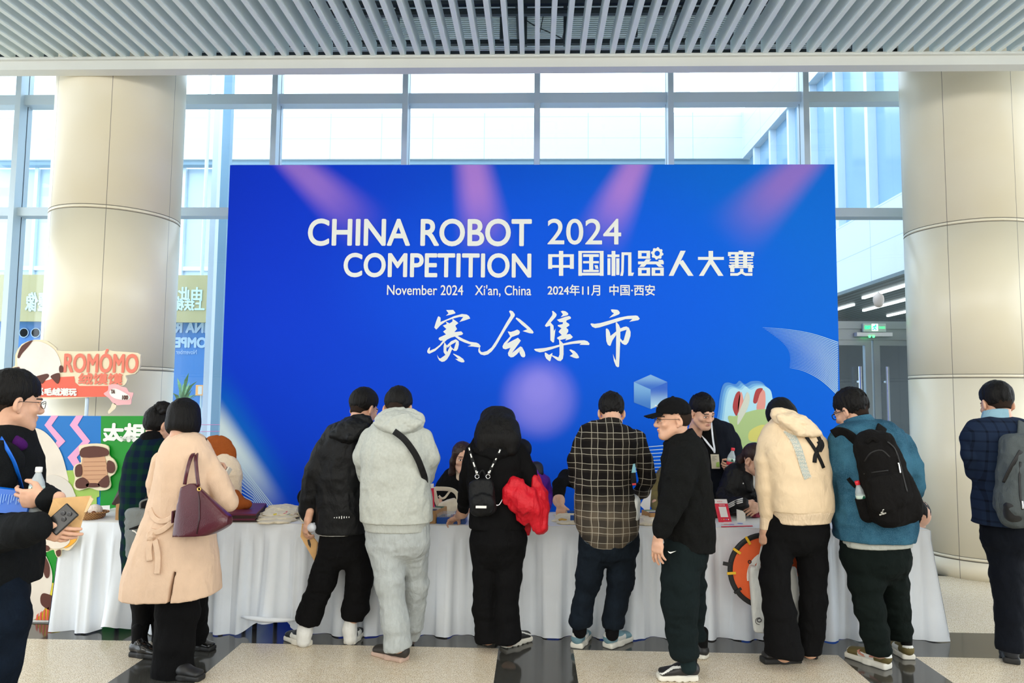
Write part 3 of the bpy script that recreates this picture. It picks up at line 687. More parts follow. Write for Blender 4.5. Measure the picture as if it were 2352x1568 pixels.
# ---- glass double door with its frame
DX0 = W(1915, 900, 8.3)[0]; DX1 = W(2100, 900, 8.3)[0]; DY = 8.28
zt = W(2000, 739, DY)[2]; zm = W(2000, 756, DY)[2]; zl = W(2000, 781, DY)[2]
ALU = mat('door_aluminium', (.34, .39, .41), rough=.35, metal=.4)
m = MB(); m.bb(DX0 - .6, 5.6, DY - .06, DY + .06, zm, zt); m.bb(DX0 - .6, 5.6, DY - .04, DY + .05, zl, zm)
xm = W(2004, 900, DY)[0]
m.bb(4.30, 4.42, DY - .06, DY + .06, 0, zm)
dr = struct(m.build('door_1', ALU, None, (xm, DY, 0)), 'grey framed glass double door under the exit sign')
for sx, x0, x1 in ((-1, xm - .98, xm - .012), (1, xm + .012, 4.30)):
    m = MB(); m.bb(x0, x0 + .07, DY - .03, DY + .03, 0, zl); m.bb(x1 - .07, x1, DY - .03, DY + .03, 0, zl); m.bb(x0 + .07, x1 - .07, DY - .03, DY + .03, zl - .06, zl); m.bb(x0 + .07, x1 - .07, DY - .03, DY + .03, 0, .12)
    lf = m.build('door_leaf', ALU, dr)
    m = MB(); m.bb(x0 + .07, x1 - .07, DY - .006, DY + .006, .12, zl - .06); m.build('door_pane', GLASS, lf)
    hx = xm + sx * .17 if sx < 0 else xm + .13
    m = MB(); m.tube([(hx, DY - .09, .35), (hx, DY - .09, 2.02)], .018, 10); m.tube([(hx, DY - .09, .5), (hx, DY - .02, .5)], .012, 8); m.tube([(hx, DY - .09, 1.85), (hx, DY - .02, 1.85)], .012, 8)
    m.build('door_handle', mat('brushed_steel', (.75, .78, .8), rough=.25, metal=.9), lf)
m = MB(); pa, pb = W(1966, 772, DY - .1), W(2047, 764, DY - .1); m.bb(pa[0], pb[0], DY - .13, DY - .05, pa[2], pb[2]); lk = m.build('door_closer', mat('closer_white', (.8, .83, .82), rough=.4), dr)
m = MB()
for px in (1997, 2006): q = W(px, 773, DY - .13); m.lathe([(.012, 0), (.012, .01)], q, (0, -1, 0), 10)
m.build('indicator_light', mat('green_led', (.1, 1, .2), emit=(.05, 1, .15), estr=4), lk)
# exit sign
pa, pb = W(1982, 762, DY - .09), W(2034, 743, DY - .09)
ex = empty('exit_sign', (pa[0], DY - .09, pa[2]), 'small lit EXIT sign with green running figure above the glass door', 'sign')
m = MB(); m.bb(pa[0], pb[0], DY - .10, DY - .06, pa[2], pb[2], .005); m.build('sign_box', mat('sign_grey', (.55, .68, .62), rough=.4), ex)
GRN = mat('exit_green', (.0, .9, .25), emit=(.02, 1.0, .3), estr=1.6); wS = pb[0] - pa[0]; hS = pb[2] - pa[2]
def flat(owner, name, body, o, w, hgt, material, ux=(1, 0, 0), uy=(0, 0, 1), fat=0.0, bold=0.0, space=1.0, mirror=False):
    V, F = text_mesh(body, w, hgt, bold, fat, space)
    if len(V) == 0: return None
    if mirror: V[:, 0] = w - V[:, 0]
    return mk(name, on_plane(V, o, np.array(ux, float), np.array(uy, float)), F, material, owner, None, None, False)
flat(ex, 'lettering', 'EXIT', (pa[0] + wS * .08, DY - .103, pa[2] + hS * .36), wS * .25, hS * .34, GRN, fat=.0015)
flat(ex, 'lettering', '安全出口', (pa[0] + wS * .68, DY - .103, pa[2] + hS * .38), wS * .27, hS * .3, GRN)
m = MB(); m.bb(pa[0] + wS * .37, pa[0] + wS * .64, DY - .103, DY - .1, pa[2] + hS * .12, pa[2] + hS * .96); pc = m.build('pictogram', mat('sign_white', (.9, 1, .92), emit=(.8, 1, .85), estr=1.0), ex)
m = MB(); cx, cz = pa[0] + wS * .5, pa[2] + hS * .55; m.lathe([(hS * .09, 0), (hS * .09, .003)], (cx + .01, DY - .104, cz + hS * .24), (0, -1, 0), 12)
for q in (((0, .15), (-.05, -.1)), ((-.05, -.1), (.12, -.18)), ((.12, -.18), (.1, -.36)), ((-.05, -.1), (-.14, -.26)), ((-.14, -.26), (-.3, -.27)), ((0, .13), (.2, .02)), ((0, .13), (-.18, .08)), ((-.18, .08), (-.22, -.06))):
    m.tube([(cx + q[0][0] * hS, DY - .106, cz + q[0][1] * hS), (cx + q[1][0] * hS, DY - .106, cz + q[1][1] * hS)], hS * .055, 6)
m.build('running_figure', GRN, pc)
# ---- things beyond the glass, left of the backdrop
SY = 12.0
YEL = mat('cream_yellow_board', (.46, .41, .20), rough=.5)
CYAN = mat('pale_cyan_letters', (.60, .85, .90), rough=.4)
a, b = W(-60, 737, SY), W(528, 632, SY)
bd = empty('hanging_sign', ((a[0] + b[0]) / 2, SY, a[2]), 'cream yellow sign with pale characters beyond the glass wall', 'sign')
m = MB(); m.bb(a[0], b[0], SY, SY + .08, a[2], b[2]); m.build('sign_panel', YEL, bd)
p = W(408, 690, SY - .01); q = W(464, 660, SY - .01); flat(bd, 'lettering', '由此', (p[0], SY - .01, p[2]), q[0] - p[0], q[2] - p[2], CYAN, mirror=True, fat=.008)
p = W(400, 712, SY - .01); q = W(470, 687, SY - .01); flat(bd, 'lettering', '上扶梯', (p[0], SY - .01, p[2]), q[0] - p[0], q[2] - p[2], CYAN, mirror=True, fat=.008)
p = W(58, 714, SY - .01); q = W(116, 672, SY - .01); flat(bd, 'lettering', '遷像', (p[0], SY - .01, p[2]), q[0] - p[0], q[2] - p[2], CYAN, mirror=True, fat=.008)
for xx in (a[0] + .5, b[0] - .5): m = MB(); m.tube([(xx, SY + .04, b[2]), (xx, SY + .04, z375)], .03, 8); m.build('hanger', MUL, bd)
a, b = W(-60, 930, SY + .2), W(522, 739, SY + .2)
bn = empty('reflected_banner', ((a[0] + b[0]) / 2, SY + .2, a[2]), 'blue panel with reversed lettering standing in for a banner reflected in the glass left of the backdrop', 'banner')
m = MB(); m.bb(a[0], b[0], SY + .2, SY + .24, a[2], b[2]); m.build('reflection_panel', mat('banner_blue', (.04, .20, .55), rough=.5), bn)  # solid panel beyond the glass stands in for a banner's mirror image
LET = mat('pale_blue_letters', (.45, .62, .85), rough=.5)
def mir(body, x0, y0, x1, y1, fat=.0):
    p = W(x0, y1, SY + .19); q = W(x1, y0, SY + .19); flat(bn, 'lettering', body, (p[0], SY + .19, p[2]), q[0] - p[0], q[2] - p[2], LET, mirror=True, fat=fat)
mir('CHINA R', 402, 741, 516, 763, .012); mir('COMPE', 402, 776, 494, 797, .012); mir('November', 404, 803, 452, 813)
m = MB()
for px in (55, 82):
    c = W(px, 764, SY + .185); m.lathe([(.085, 0), (.085, .005), (.073, .006), (.073, 0)], c, (0, -1, 0), 24)
m.build('ring_icon', LET, bn)
for xx in (a[0] + .4, b[0] - .1): m = MB(); m.tube([(xx, SY + .22, a[2]), (xx, SY + .22, 0)], .03, 8); m.build('reflection_pole', MUL, bn)
p = W(468, 908, 10.4); q = W(451, 884, 10.4); o1 = empty('orange_sign', ((p[0] + q[0]) / 2, 10.4, 0), 'small orange number one sign on a post beyond the glass', 'sign')
r = W(473, 908, 10.4); m = MB(); m.bb(q[0], r[0], 10.38, 10.42, r[2], q[2], .004); m.build('sign_plate', mat('orange_plate', (.9, .42, .12), rough=.5, emit=(1, .5, .15), estr=.3), o1)
m = MB(); m.tube([((q[0] + r[0]) / 2, 10.41, 0), ((q[0] + r[0]) / 2, 10.41, r[2])], .015, 8); m.build('post', MUL, o1)
flat(o1, 'lettering', '1', (q[0] + .045, 10.375, r[2] + .02), .05, .11, mat('plain_white', (.9, .9, .88), rough=.5), fat=.005)
# potted palm
pp = W(415, 1000, 10.9); pl = empty('potted_palm', (pp[0], 10.9, 0), 'leafy green palm in a pot beyond the glass wall left of the backdrop', 'plant')
m = MB(); m.lathe([(.16, 0), (.2, .05), (.24, .4), (.25, .42), (.22, .42), (.2, .38)], (pp[0], 10.9, 0), n=24); m.build('pot', mat('pot_grey', (.3, .32, .33), rough=.6), pl, None, True)
m = MB(); m.tube(spline([(pp[0], 10.9, .38), (pp[0] + .03, 10.9, .9), (pp[0] - .02, 10.9, 1.5)], 5), .035, 8); m.build('trunk', mat('palm_trunk', (.12, .08, .05), rough=.9), pl, None, True)
rg = random.Random(4); m = MB()
for k in range(34):
    a0 = rg.uniform(0, 6.28); el = rg.uniform(.2, 1.3); L = rg.uniform(.35, .6); b0 = np.array([pp[0], 10.9, 1.25 + .3 * rg.random()]); d = np.array([math.cos(a0) * math.cos(el), math.sin(a0) * math.cos(el), math.sin(el)])
    tip = b0 + d * L + np.array([0, 0, -.15 * L]); md = b0 + d * L * .55 + np.array([0, 0, .03]); sd = nrm(np.cross(d, (0, 0, 1))) * .028
    m.raw([b0 - sd * .3, b0 + sd * .3, md + sd, md - sd, tip], [(0, 1, 2, 3), (3, 2, 4)])
m.build('fronds', mat('palm_green', (.12, .28, .10), rough=.5, var=.25, vscale=20), pl)
# barrier tapes
for i, (ya, yb, lab) in enumerate(((974, 975, 'upper pink barrier tape beyond the glass left of the backdrop'), (992, 989, 'lower pink barrier tape beyond the glass left of the backdrop'))):
    p0 = W(300, ya + 3, 9.3); tp0 = empty('barrier_tape', (p0[0], 9.3 + .1 * i, 0), lab, 'barrier tape', 'barrier tapes beyond the glass')
    m = MB(); m.tube([W(300, ya + 3, 9.3 + .1 * i), W(400, ya + 1, 9.3 + .1 * i), W(540, yb, 9.3 + .1 * i)], .018, 8, flat=.003); m.build('tape', mat('pink_tape', (.85, .15, .38), rough=.5), tp0)
    for px in (300, 540): q = W(px, ya, 9.3 + .1 * i); m = MB(); m.tube([(q[0], q[1], 0), (q[0], q[1], q[2] + .03)], .018, 8); m.build('post', MUL, tp0)
m = MB(); xa, xb = W(470, 800, 9.6)[0], W(483, 800, 9.6)[0]; m.bb(xa, xb, 9.6, 9.7, 0, 6.8); struct(m.build('trim_4', mat('white_post', (.9, .95, 1), rough=.4), None), 'slim white post beyond the glass')
m = MB(); xa, xb = W(489, 800, 9.9)[0], W(509, 800, 9.9)[0]; m.bb(xa, xb, 9.9, 10.0, 0, 6.8); struct(m.build('trim_5', mat('blue_grey_post', (.25, .40, .52), rough=.4), None), 'blue grey post beyond the glass')
# ================================================================== THE BLUE BACKDROP
BY = 7.1
PW = mat('print_white', (.86, .88, .84), rough=.5)
pl0 = W(527.6, 379.9, BY); pr0 = W(1916.2, 376.4, BY); BX0, BX1, BZ = -3.113, 2.948, 3.97
n = NT('backdrop_print', rough=.6, spec=.12)
def loc(x, y): p = W(x, y, BY); return p[0] - BX0, p[2]
u = n.ss(n.x, 0, 6.06); vz = n.ss(n.z, 0.9, 3.9)
base = n.mix(u, (.0, .034, .66), (.0, .15, .72)); base = n.mix(n.f('MULTIPLY', n.f('SUBTRACT', 1.0, vz), .35), base, (.0, .075, .78))
ctr = loc(1300, 640); dd = n.f('ADD', n.f('POWER', n.f('DIVIDE', n.f('SUBTRACT', n.x, ctr[0]), 2.6), 2.0), n.f('POWER', n.f('DIVIDE', n.f('SUBTRACT', n.z, ctr[1]), 1.3), 2.0))
base = n.mix(n.f('MULTIPLY', n.ss(dd, 1.0, 0.0), .5), base, (.0, .10, .92))
def beam(x0, y0, x1, y1, w0, w1, col, k):
    global base
    a = np.array(loc(x0, y0)); b = np.array(loc(x1, y1)); d = b - a; L = np.linalg.norm(d); d /= L
    rx = n.f('SUBTRACT', n.x, float(a[0])); rz = n.f('SUBTRACT', n.z, float(a[1]))
    al = n.f('DIVIDE', n.f('ADD', n.f('MULTIPLY', rx, float(d[0])), n.f('MULTIPLY', rz, float(d[1]))), float(L))
    ac = n.f('ABSOLUTE', n.f('SUBTRACT', n.f('MULTIPLY', rx, float(d[1])), n.f('MULTIPLY', rz, float(d[0]))))
    wd_ = n.f('ADD', w0, n.f('MULTIPLY', al, w1 - w0)); s = n.ss(n.f('DIVIDE', ac, wd_), 1.0, 0.1)
    e = n.f('MULTIPLY', n.ss(al, 1.15, .25), n.ss(al, -.6, .0)); base = n.mix(n.f('MULTIPLY', n.f('MULTIPLY', s, e), k), base, col)
VIO = (.42, .22, .74)
beam(668, 370, 850, 530, .20, .36, (.36, .19, .70), .85); beam(1085, 372, 1118, 575, .24, .36, (.50, .24, .74), .85)
beam(1462, 372, 1372, 560, .20, .36, (.50, .24, .74), .85); beam(1850, 372, 1680, 540, .24, .40, (.33, .18, .62), .85)
for (x, y, rx_, rz_, k) in ((1240, 915, .42, .44, .62), (1238, 890, .2, .22, .3)):
    c0 = loc(x, y); q = n.f('ADD', n.f('POWER', n.f('DIVIDE', n.f('SUBTRACT', n.x, c0[0]), rx_), 2.0), n.f('POWER', n.f('DIVIDE', n.f('SUBTRACT', n.z, c0[1]), rz_), 2.0))
    base = n.mix(n.f('MULTIPLY', n.f('POWER', n.ss(q, 1.15, 0.0), 1.4), k), base, (.40, .33, .95))
beam(495, 965, 650, 1180, .44, .34, (.0, .18, .62), .9); beam(505, 985, 634, 1165, .20, .17, (.74, .88, .92), 1.0)
n.col(base); PRINT = n.m
back = empty('backdrop', ((BX0 + BX1) / 2, BY, 0), 'large blue printed backdrop with white robot competition lettering', 'backdrop')
m = MB(); m.bb(BX0, BX1, BY, BY + .05, 0.0, BZ); m.build('printed_panel', PRINT, back, None); back.children[0].data.transform(Matrix.Translation((back.location[0] - BX0, 0, 0))); back.children[0].location = (BX0 - back.location[0], 0, 0)
m = MB()
for xx in (-2.9, -1.4, 0, 1.4, 2.75): m.bb(xx - .02, xx + .02, BY + .05, BY + .10, 0, BZ - .1); m.tube([(xx, BY + .08, 2.2), (xx, BY + .55, .02)], .02, 6)
m.build('support_frame', mat('frame_steel', (.4, .42, .45), rough=.4, metal=.6), back)
def onb(x, y, e=.003): p = W(x, y, BY - e); return p
def line(body, x0, y0, x1, y1, bold=0.0, fat=0.0, label=None):
    p = onb(x0, y1); q = onb(x1, y0); o = flat(back, 'lettering', body, p, q[0] - p[0], q[2] - p[2], PW, bold=bold, fat=fat)
    return o
line('CHINA ROBOT', 708, 504, 1220, 563, fat=.0075); line('2024', 1258, 503, 1426, 561, fat=.003); line('COMPETITION', 790, 583, 1219, 635, fat=.0068)
line('November 2024', 889, 655, 1064, 677, fat=.0012); line("Xi'an, China", 1091, 655, 1220, 681, fat=.0012); line('2024年11月', 1258, 654, 1378, 678, fat=.002); line('中国·西安', 1400, 654, 1504, 678, fat=.002)
# heavy title characters
sc_ = 4.612
def tp_(x, y): return onb(1240 + x / sc_, 550 + y / sc_)
def polys(L, name, fn, material, owner=back, th=.002):
    m = MB()
    for i_, P in enumerate(L):
        if len(P) == 4 and not hasattr(P[0], '__len__'): P = [(P[0], P[1]), (P[2], P[1]), (P[2], P[3]), (P[0], P[3])]
        m.plate([fn(*q) - np.array([0, .0003 * i_, 0]) for q in P], (0, th, 0))
    return m.build(name, material, owner)
def ringbox(x0, y0, x1, y1, t, tv): return [(x0, y0, x0 + t, y1), (x1 - t, y0, x1, y1), (x0, y0, x1, y0 + tv), (x0, y1 - tv, x1, y1)]
T = {'zhong': [(88, 155, 130, 310), (318, 155, 360, 310), (88, 155, 360, 185), (88, 270, 360, 298), (202, 120, 248, 384)],
     'guo': [(408, 120, 446, 384), (635, 120, 675, 384), (408, 120, 675, 142), (408, 352, 675, 380), (458, 155, 625, 184), (458, 228, 625, 252), (458, 320, 625, 345), (522, 155, 565, 345), [(578, 272), (612, 272), (622, 310), (590, 310)]],
     'ji': [(760, 120, 800, 384), (716, 158, 843, 186), (716, 198, 748, 375), (808, 198, 843, 375), [(865, 135), (970, 135), (970, 350), (998, 350), (985, 384), (935, 384), (935, 165), (893, 165), (888, 340), (880, 384), (850, 384), (862, 330)]],
     'qi': ringbox(1040, 118, 1168, 202, 38, 25) + [(1040, 232, 1312, 262), [(1125, 208), (1180, 208), (1105, 290), (1050, 290)], [(1195, 232), (1240, 232), (1310, 290), (1260, 290)], [(1255, 215), (1300, 215), (1312, 235), (1260, 235)]] + ringbox(1040, 298, 1168, 384, 38, 26) + ringbox(1183, 298, 1312, 384, 38, 26),
     'ren': [[(1490, 118), (1545, 118), (1415, 384), (1365, 384)], [(1470, 240), (1515, 215), (1628, 384), (1572, 384)]],
     'da': [(1675, 184, 1950, 215), (1787, 120, 1835, 215), [(1790, 215), (1835, 215), (1735, 384), (1685, 384)], [(1795, 240), (1832, 215), (1945, 384), (1890, 384)]],
     'sai': [(1993, 132, 2268, 158), (1993, 132, 2025, 175), (2238, 132, 2268, 175), (2105, 118, 2155, 135), (2008, 180, 2258, 196), (2008, 210, 2255, 225), (2008, 240, 2258, 256), (2000, 270, 2262, 285), (2065, 158, 2105, 290), (2152, 158, 2195, 290), [(2030, 262), (2065, 262), (2045, 300), (2000, 300)], [(2195, 262), (2235, 262), (2268, 300), (2225, 300)], (2016, 290, 2060, 345), (2205, 290, 2250, 345), (2016, 290, 2250, 303), (2120, 310, 2155, 350), [(2016, 356), (2090, 356), (2135, 330), (2175, 356), (2250, 356), (2250, 384), (2175, 384), (2135, 362), (2095, 384), (2016, 384)]]}
for k_, L in T.items(): polys(L, 'lettering', tp_, PW)
G = []
for k in range(64):
    a0 = 2 * math.pi * k / 64; r_ = 66 if (k % 8) < 4 else 56; G.append((1243 + math.cos(a0) * r_, 147 + math.sin(a0) * r_))
m = MB()
for k in range(64):
    j = (k + 1) % 64; i0 = (1243 + math.cos(2 * math.pi * k / 64) * 28, 147 + math.sin(2 * math.pi * k / 64) * 28); i1 = (1243 + math.cos(2 * math.pi * j / 64) * 28, 147 + math.sin(2 * math.pi * j / 64) * 28)
    m.raw([tp_(*G[k]), tp_(*G[j]), tp_(*i1), tp_(*i0)], [(0, 1, 2, 3)])
m.build('gear_emblem', PW, back)
# brush written characters
BR1 = lambda x, y: onb(960 + x / 8.4, 700 + y / 8.4)
BR2 = lambda x, y: onb(1210 + x / 8.4, 700 + y / 8.4)
polys([[(545, 100), (680, 97), (724, 150), (715, 165), (630, 190), (540, 208), (590, 162)],
       [(400, 218), (435, 245), (437, 285), (432, 330), (560, 278), (700, 215), (850, 175), (940, 185), (985, 215), (1008, 262), (900, 300), (800, 328), (875, 232), (800, 232), (690, 260), (545, 312), (430, 395), (380, 450), (352, 476), (315, 435), (350, 320), (385, 230)],
       [(535, 315), (610, 357), (665, 320), (668, 265), (735, 312), (780, 350), (720, 400), (755, 465), (700, 525), (835, 510), (872, 550), (855, 575), (765, 597), (870, 655), (1000, 710), (1130, 728), (1175, 750), (1210, 795), (1195, 820), (1160, 818), (1060, 803), (960, 800), (1030, 770), (900, 725), (800, 680), (712, 610), (640, 630), (560, 670), (512, 715), (430, 800), (330, 890), (220, 942), (185, 925), (178, 890), (200, 840), (235, 812), (225, 885), (330, 840), (420, 770), (480, 690), (430, 690), (395, 660), (410, 630), (540, 570), (485, 515), (548, 465), (480, 400), (555, 370)],
       [(512, 715), (560, 790), (545, 870), (565, 910), (628, 775), (660, 850), (610, 970), (560, 1050), (510, 1090), (460, 1098), (410, 1070), (380, 1010), (370, 960), (400, 1020), (430, 1035), (530, 965), (495, 910), (495, 800)],
       [(556, 785), (640, 700), (730, 662), (785, 700), (790, 760), (770, 850), (740, 888), (700, 888), (655, 855), (650, 820), (692, 858), (735, 715), (625, 778), (570, 830)],
       [(675, 945), (690, 940), (800, 990), (870, 1040), (900, 1085), (885, 1108), (840, 1108), (780, 1085), (720, 1040), (780, 1040), (720, 985)]], 'brush_lettering', BR1, PW)
polys([[(1757, 125), (1780, 105), (1830, 125), (1870, 180), (1865, 215), (1800, 310), (1700, 460), (1600, 630), (1500, 800), (1420, 900), (1350, 955), (1280, 973), (1210, 955), (1170, 910), (1163, 870), (1180, 815), (1195, 820), (1195, 870), (1215, 905), (1250, 912), (1330, 890), (1420, 820), (1500, 700), (1600, 530), (1700, 350), (1785, 210), (1785, 180)],
       [(1885, 265), (1900, 243), (1960, 270), (2060, 350), (2160, 440), (2215, 500), (2232, 530), (2215, 552), (2150, 545), (2020, 505), (2110, 470), (2000, 380)],
       [(1732, 515), (1745, 512), (1790, 522), (1860, 500), (1915, 475), (1955, 495), (1968, 530), (1945, 570), (1810, 620), (1715, 745), (1930, 633), (1985, 688), (1950, 740), (1810, 930), (1975, 800), (2010, 815), (2060, 910), (2073, 970), (2060, 1005), (2025, 1012), (1990, 990), (1955, 915), (1975, 880), (1900, 960), (1840, 1005), (1790, 1012), (1745, 980), (1735, 930), (1785, 825), (1690, 857), (1640, 840), (1630, 800), (1660, 740), (1780, 605)]], 'brush_lettering', BR1, PW)
polys([[(487, 120), (505, 115), (560, 160), (578, 190), (560, 230), (460, 340), (515, 400), (522, 505), (553, 458), (525, 720), (500, 725), (455, 680), (452, 400), (375, 425), (350, 405), (360, 380), (490, 200), (497, 165)],
       [(655, 125), (690, 112), (745, 122), (790, 155), (803, 180), (785, 200), (655, 235), (697, 182)],
       [(580, 285), (620, 275), (740, 230), (815, 213), (850, 235), (850, 265), (765, 300), (760, 330), (815, 365), (823, 395), (760, 440), (800, 475), (800, 515), (765, 570), (835, 560), (890, 620), (850, 655), (742, 688), (765, 650), (630, 680), (585, 650), (585, 630), (675, 580), (612, 520), (640, 480), (670, 450), (600, 410), (595, 390), (690, 370), (700, 335), (630, 330)],
       [(138, 855), (160, 848), (350, 830), (500, 800), (630, 765), (620, 680), (640, 680), (702, 745), (850, 710), (1000, 685), (1110, 682), (1170, 700), (1212, 745), (1200, 773), (1015, 770), (1050, 742), (900, 750), (708, 780), (710, 950), (695, 1040), (650, 1085), (600, 1075), (480, 985), (455, 1080), (435, 1085), (375, 1035), (350, 985), (345, 920), (365, 920), (430, 965), (495, 925), (490, 970), (610, 1012), (630, 960), (632, 805), (480, 855), (320, 905), (250, 915), (170, 890)],
       [(820, 870), (845, 857), (920, 890), (975, 945), (1008, 1005), (1000, 1025), (960, 1032), (910, 1020), (828, 985), (890, 945)]], 'brush_lettering', BR2, PW)
polys([[(1622, 90), (1650, 85), (1750, 95), (1780, 120), (1798, 155), (1780, 180), (1700, 215), (1588, 250), (1682, 162), (1640, 135)],
       [(1228, 370), (1240, 355), (1310, 365), (1420, 350), (1600, 300), (1780, 245), (1950, 212), (2100, 203), (2140, 212), (2180, 265), (2150, 295), (1978, 325), (2040, 270), (1900, 275), (1730, 330), (1560, 385), (1400, 435), (1320, 447), (1260, 420)],
       [(1525, 465), (1545, 452), (1580, 480), (1605, 540), (1615, 598), (1725, 510), (1715, 345), (1735, 335), (1780, 390), (1805, 455), (1803, 690), (1790, 1000), (1780, 1190), (1755, 1203), (1720, 1180), (1680, 1080), (1662, 945), (1690, 1020), (1720, 1075), (1725, 578), (1650, 690), (1615, 785), (1595, 790), (1560, 765), (1535, 700), (1527, 600)],
       [(1795, 458), (1870, 425), (1920, 415), (1970, 440), (2003, 520), (2000, 600), (1960, 720), (1925, 765), (1890, 772), (1840, 745), (1795, 690), (1800, 640), (1845, 692), (1870, 680), (1925, 478), (1800, 518)]], 'brush_lettering', BR2, PW)
# printed line patterns and cube
LNB = mat('print_pale_blue', (.40, .66, .86), rough=.5)
def ribbon(m, pts, w0, w1):
    P = []; N = len(pts)
    for i, p in enumerate(pts):
        d = np.array(pts[min(i + 1, N - 1)]) - np.array(pts[max(i - 1, 0)]); d = d / (np.linalg.norm(d) + 1e-9); w = w0 + (w1 - w0) * i / (N - 1)
        P += [onb(p[0] - d[1] * w, p[1] + d[0] * w), onb(p[0] + d[1] * w, p[1] - d[0] * w)]
    m.raw(P, [(2 * i, 2 * i + 1, 2 * i + 3, 2 * i + 2) for i in range(N - 1)])
m = MB()
for k in range(30):
    t_ = k / 29.0; xs = 1752 + 40 * math.sin(t_ * 3.1) - 0 * t_ + 60 * t_ * t_; ys = 752 + 92 * t_; xe, ye = 1925, 786 + 122 * t_
    ribbon(m, spline([(xs, ys), (xs + (xe - xs) * .3, ys + (ye - ys) * .14 - 1), (xs + (xe - xs) * .65, ys + (ye - ys) * .5 - 3), (xe, ye)], 5), .15, 1.0)
m.build('printed_line_pattern', LNB, back)
m = MB()
for k in range(10):
    ribbon(m, [(534 - 8 * k * .3, 1040 + 9.5 * k), (582, 1104 + 6 * k), (626 - 4.6 * k, 1160 + .5 * k)], .7, .9)
for k in range(8): ribbon(m, [(1440, 1030 + k * 7.5), (1560, 1020 + k * 8.5)], .5, 1.1)
m.build('printed_stripes', mat('print_white_stripe', (.62, .80, .90), rough=.5), back)
CUB = [NT('cube_print_a', .5), NT('cube_print_b', .5), NT('cube_print_c', .5)]
zc0 = onb(1494, 935)[2]; zc1 = onb(1494, 880)[2]
def lz(nn, pt0, pt1, ca, cb):
    z0, z1 = pt0[2], pt1[2]; return nn.col(nn.mix(nn.ss(nn.z, z0 - back.location[2], z1 - back.location[2]), ca, cb))
lz(CUB[0], onb(1494, 935), onb(1460, 880), (.03, .19, .62), (.20, .46, .80)); lz(CUB[1], onb(1494, 890), onb(1494, 935), (.01, .12, .62), (.42, .68, .88)); lz(CUB[2], onb(1494, 890), onb(1494, 862), (.02, .15, .64), (.22, .46, .80))
for nn, P in ((CUB[0], [(1456, 877), (1494.5, 894), (1494.5, 939), (1456, 924)]), (CUB[1], [(1494.5, 894), (1533, 877), (1533, 924), (1494.5, 939)]), (CUB[2], [(1494.5, 860), (1533, 877), (1494.5, 894), (1456, 877)])):
    mm = MB(); mm.plate([onb(*p) for p in P], (0, .002, 0)); mm.build('printed_cube', nn.m, back)
# plain abstract print at the right (soft green shape with pale blue steps, red and pink leaves)
def blob(P, e): return [onb(p[0], p[1], e * .35 + .002) for p in cspline(P, 5)]
HAL = [(1650, 1010), (1652, 935), (1660, 890), (1672, 880), (1690, 884), (1700, 876), (1712, 884), (1728, 877), (1752, 880), (1762, 905), (1768, 1000), (1720, 1030)]
for i, (dx, dy, cc) in enumerate(((-2, -2, (.05, .25, .70)), (6, 4, (.14, .42, .80)), (14, 8, (.30, .62, .88)), (21, 11, (.45, .78, .94)))):
    mm = MB(); mm.plate(blob([(p[0] + dx * .6, p[1] + dy) for p in HAL], .004 + .0015 * i), (0, .001, 0)); mm.build('printed_halo', mat('print_halo_%d' % i, cc, rough=.5), back)
for nm, cc, P, e in (('printed_leaf', (.42, .03, .035), [(1690, 905), (1700, 900), (1698, 930), (1692, 955), (1683, 935)], .012), ('printed_leaf', (.80, .32, .27), [(1703, 900), (1708, 925), (1704, 955), (1695, 945), (1697, 915)], .012),
                     ('printed_leaf', (.80, .32, .27), [(1748, 896), (1757, 900), (1758, 930), (1752, 945), (1738, 940), (1742, 915)], .012), ('printed_leaf', (.42, .03, .035), [(1737, 895), (1752, 892), (1745, 905), (1738, 925), (1730, 922)], .013),
                     ('printed_shape', (.42, .58, .24), [(1672, 960), (1690, 955), (1720, 945), (1745, 940), (1768, 945), (1775, 1000), (1760, 1080), (1700, 1085), (1698, 1020)], .014),
                     ('printed_shape', (.70, .66, .16), [(1722, 990), (1750, 975), (1765, 985), (1750, 1010), (1722, 1012)], .016), ('printed_shape', (.66, .70, .60), [(1716, 900), (1722, 912), (1718, 935), (1705, 960), (1694, 975), (1696, 950), (1708, 920)], .016)):
    mm = MB(); mm.plate(blob(P, e), (0, .001, 0)); mm.build(nm, mat('print_%s_%d' % (nm, int(e * 1000) * 7 + int(cc[0] * 90)), cc, rough=.5), back)

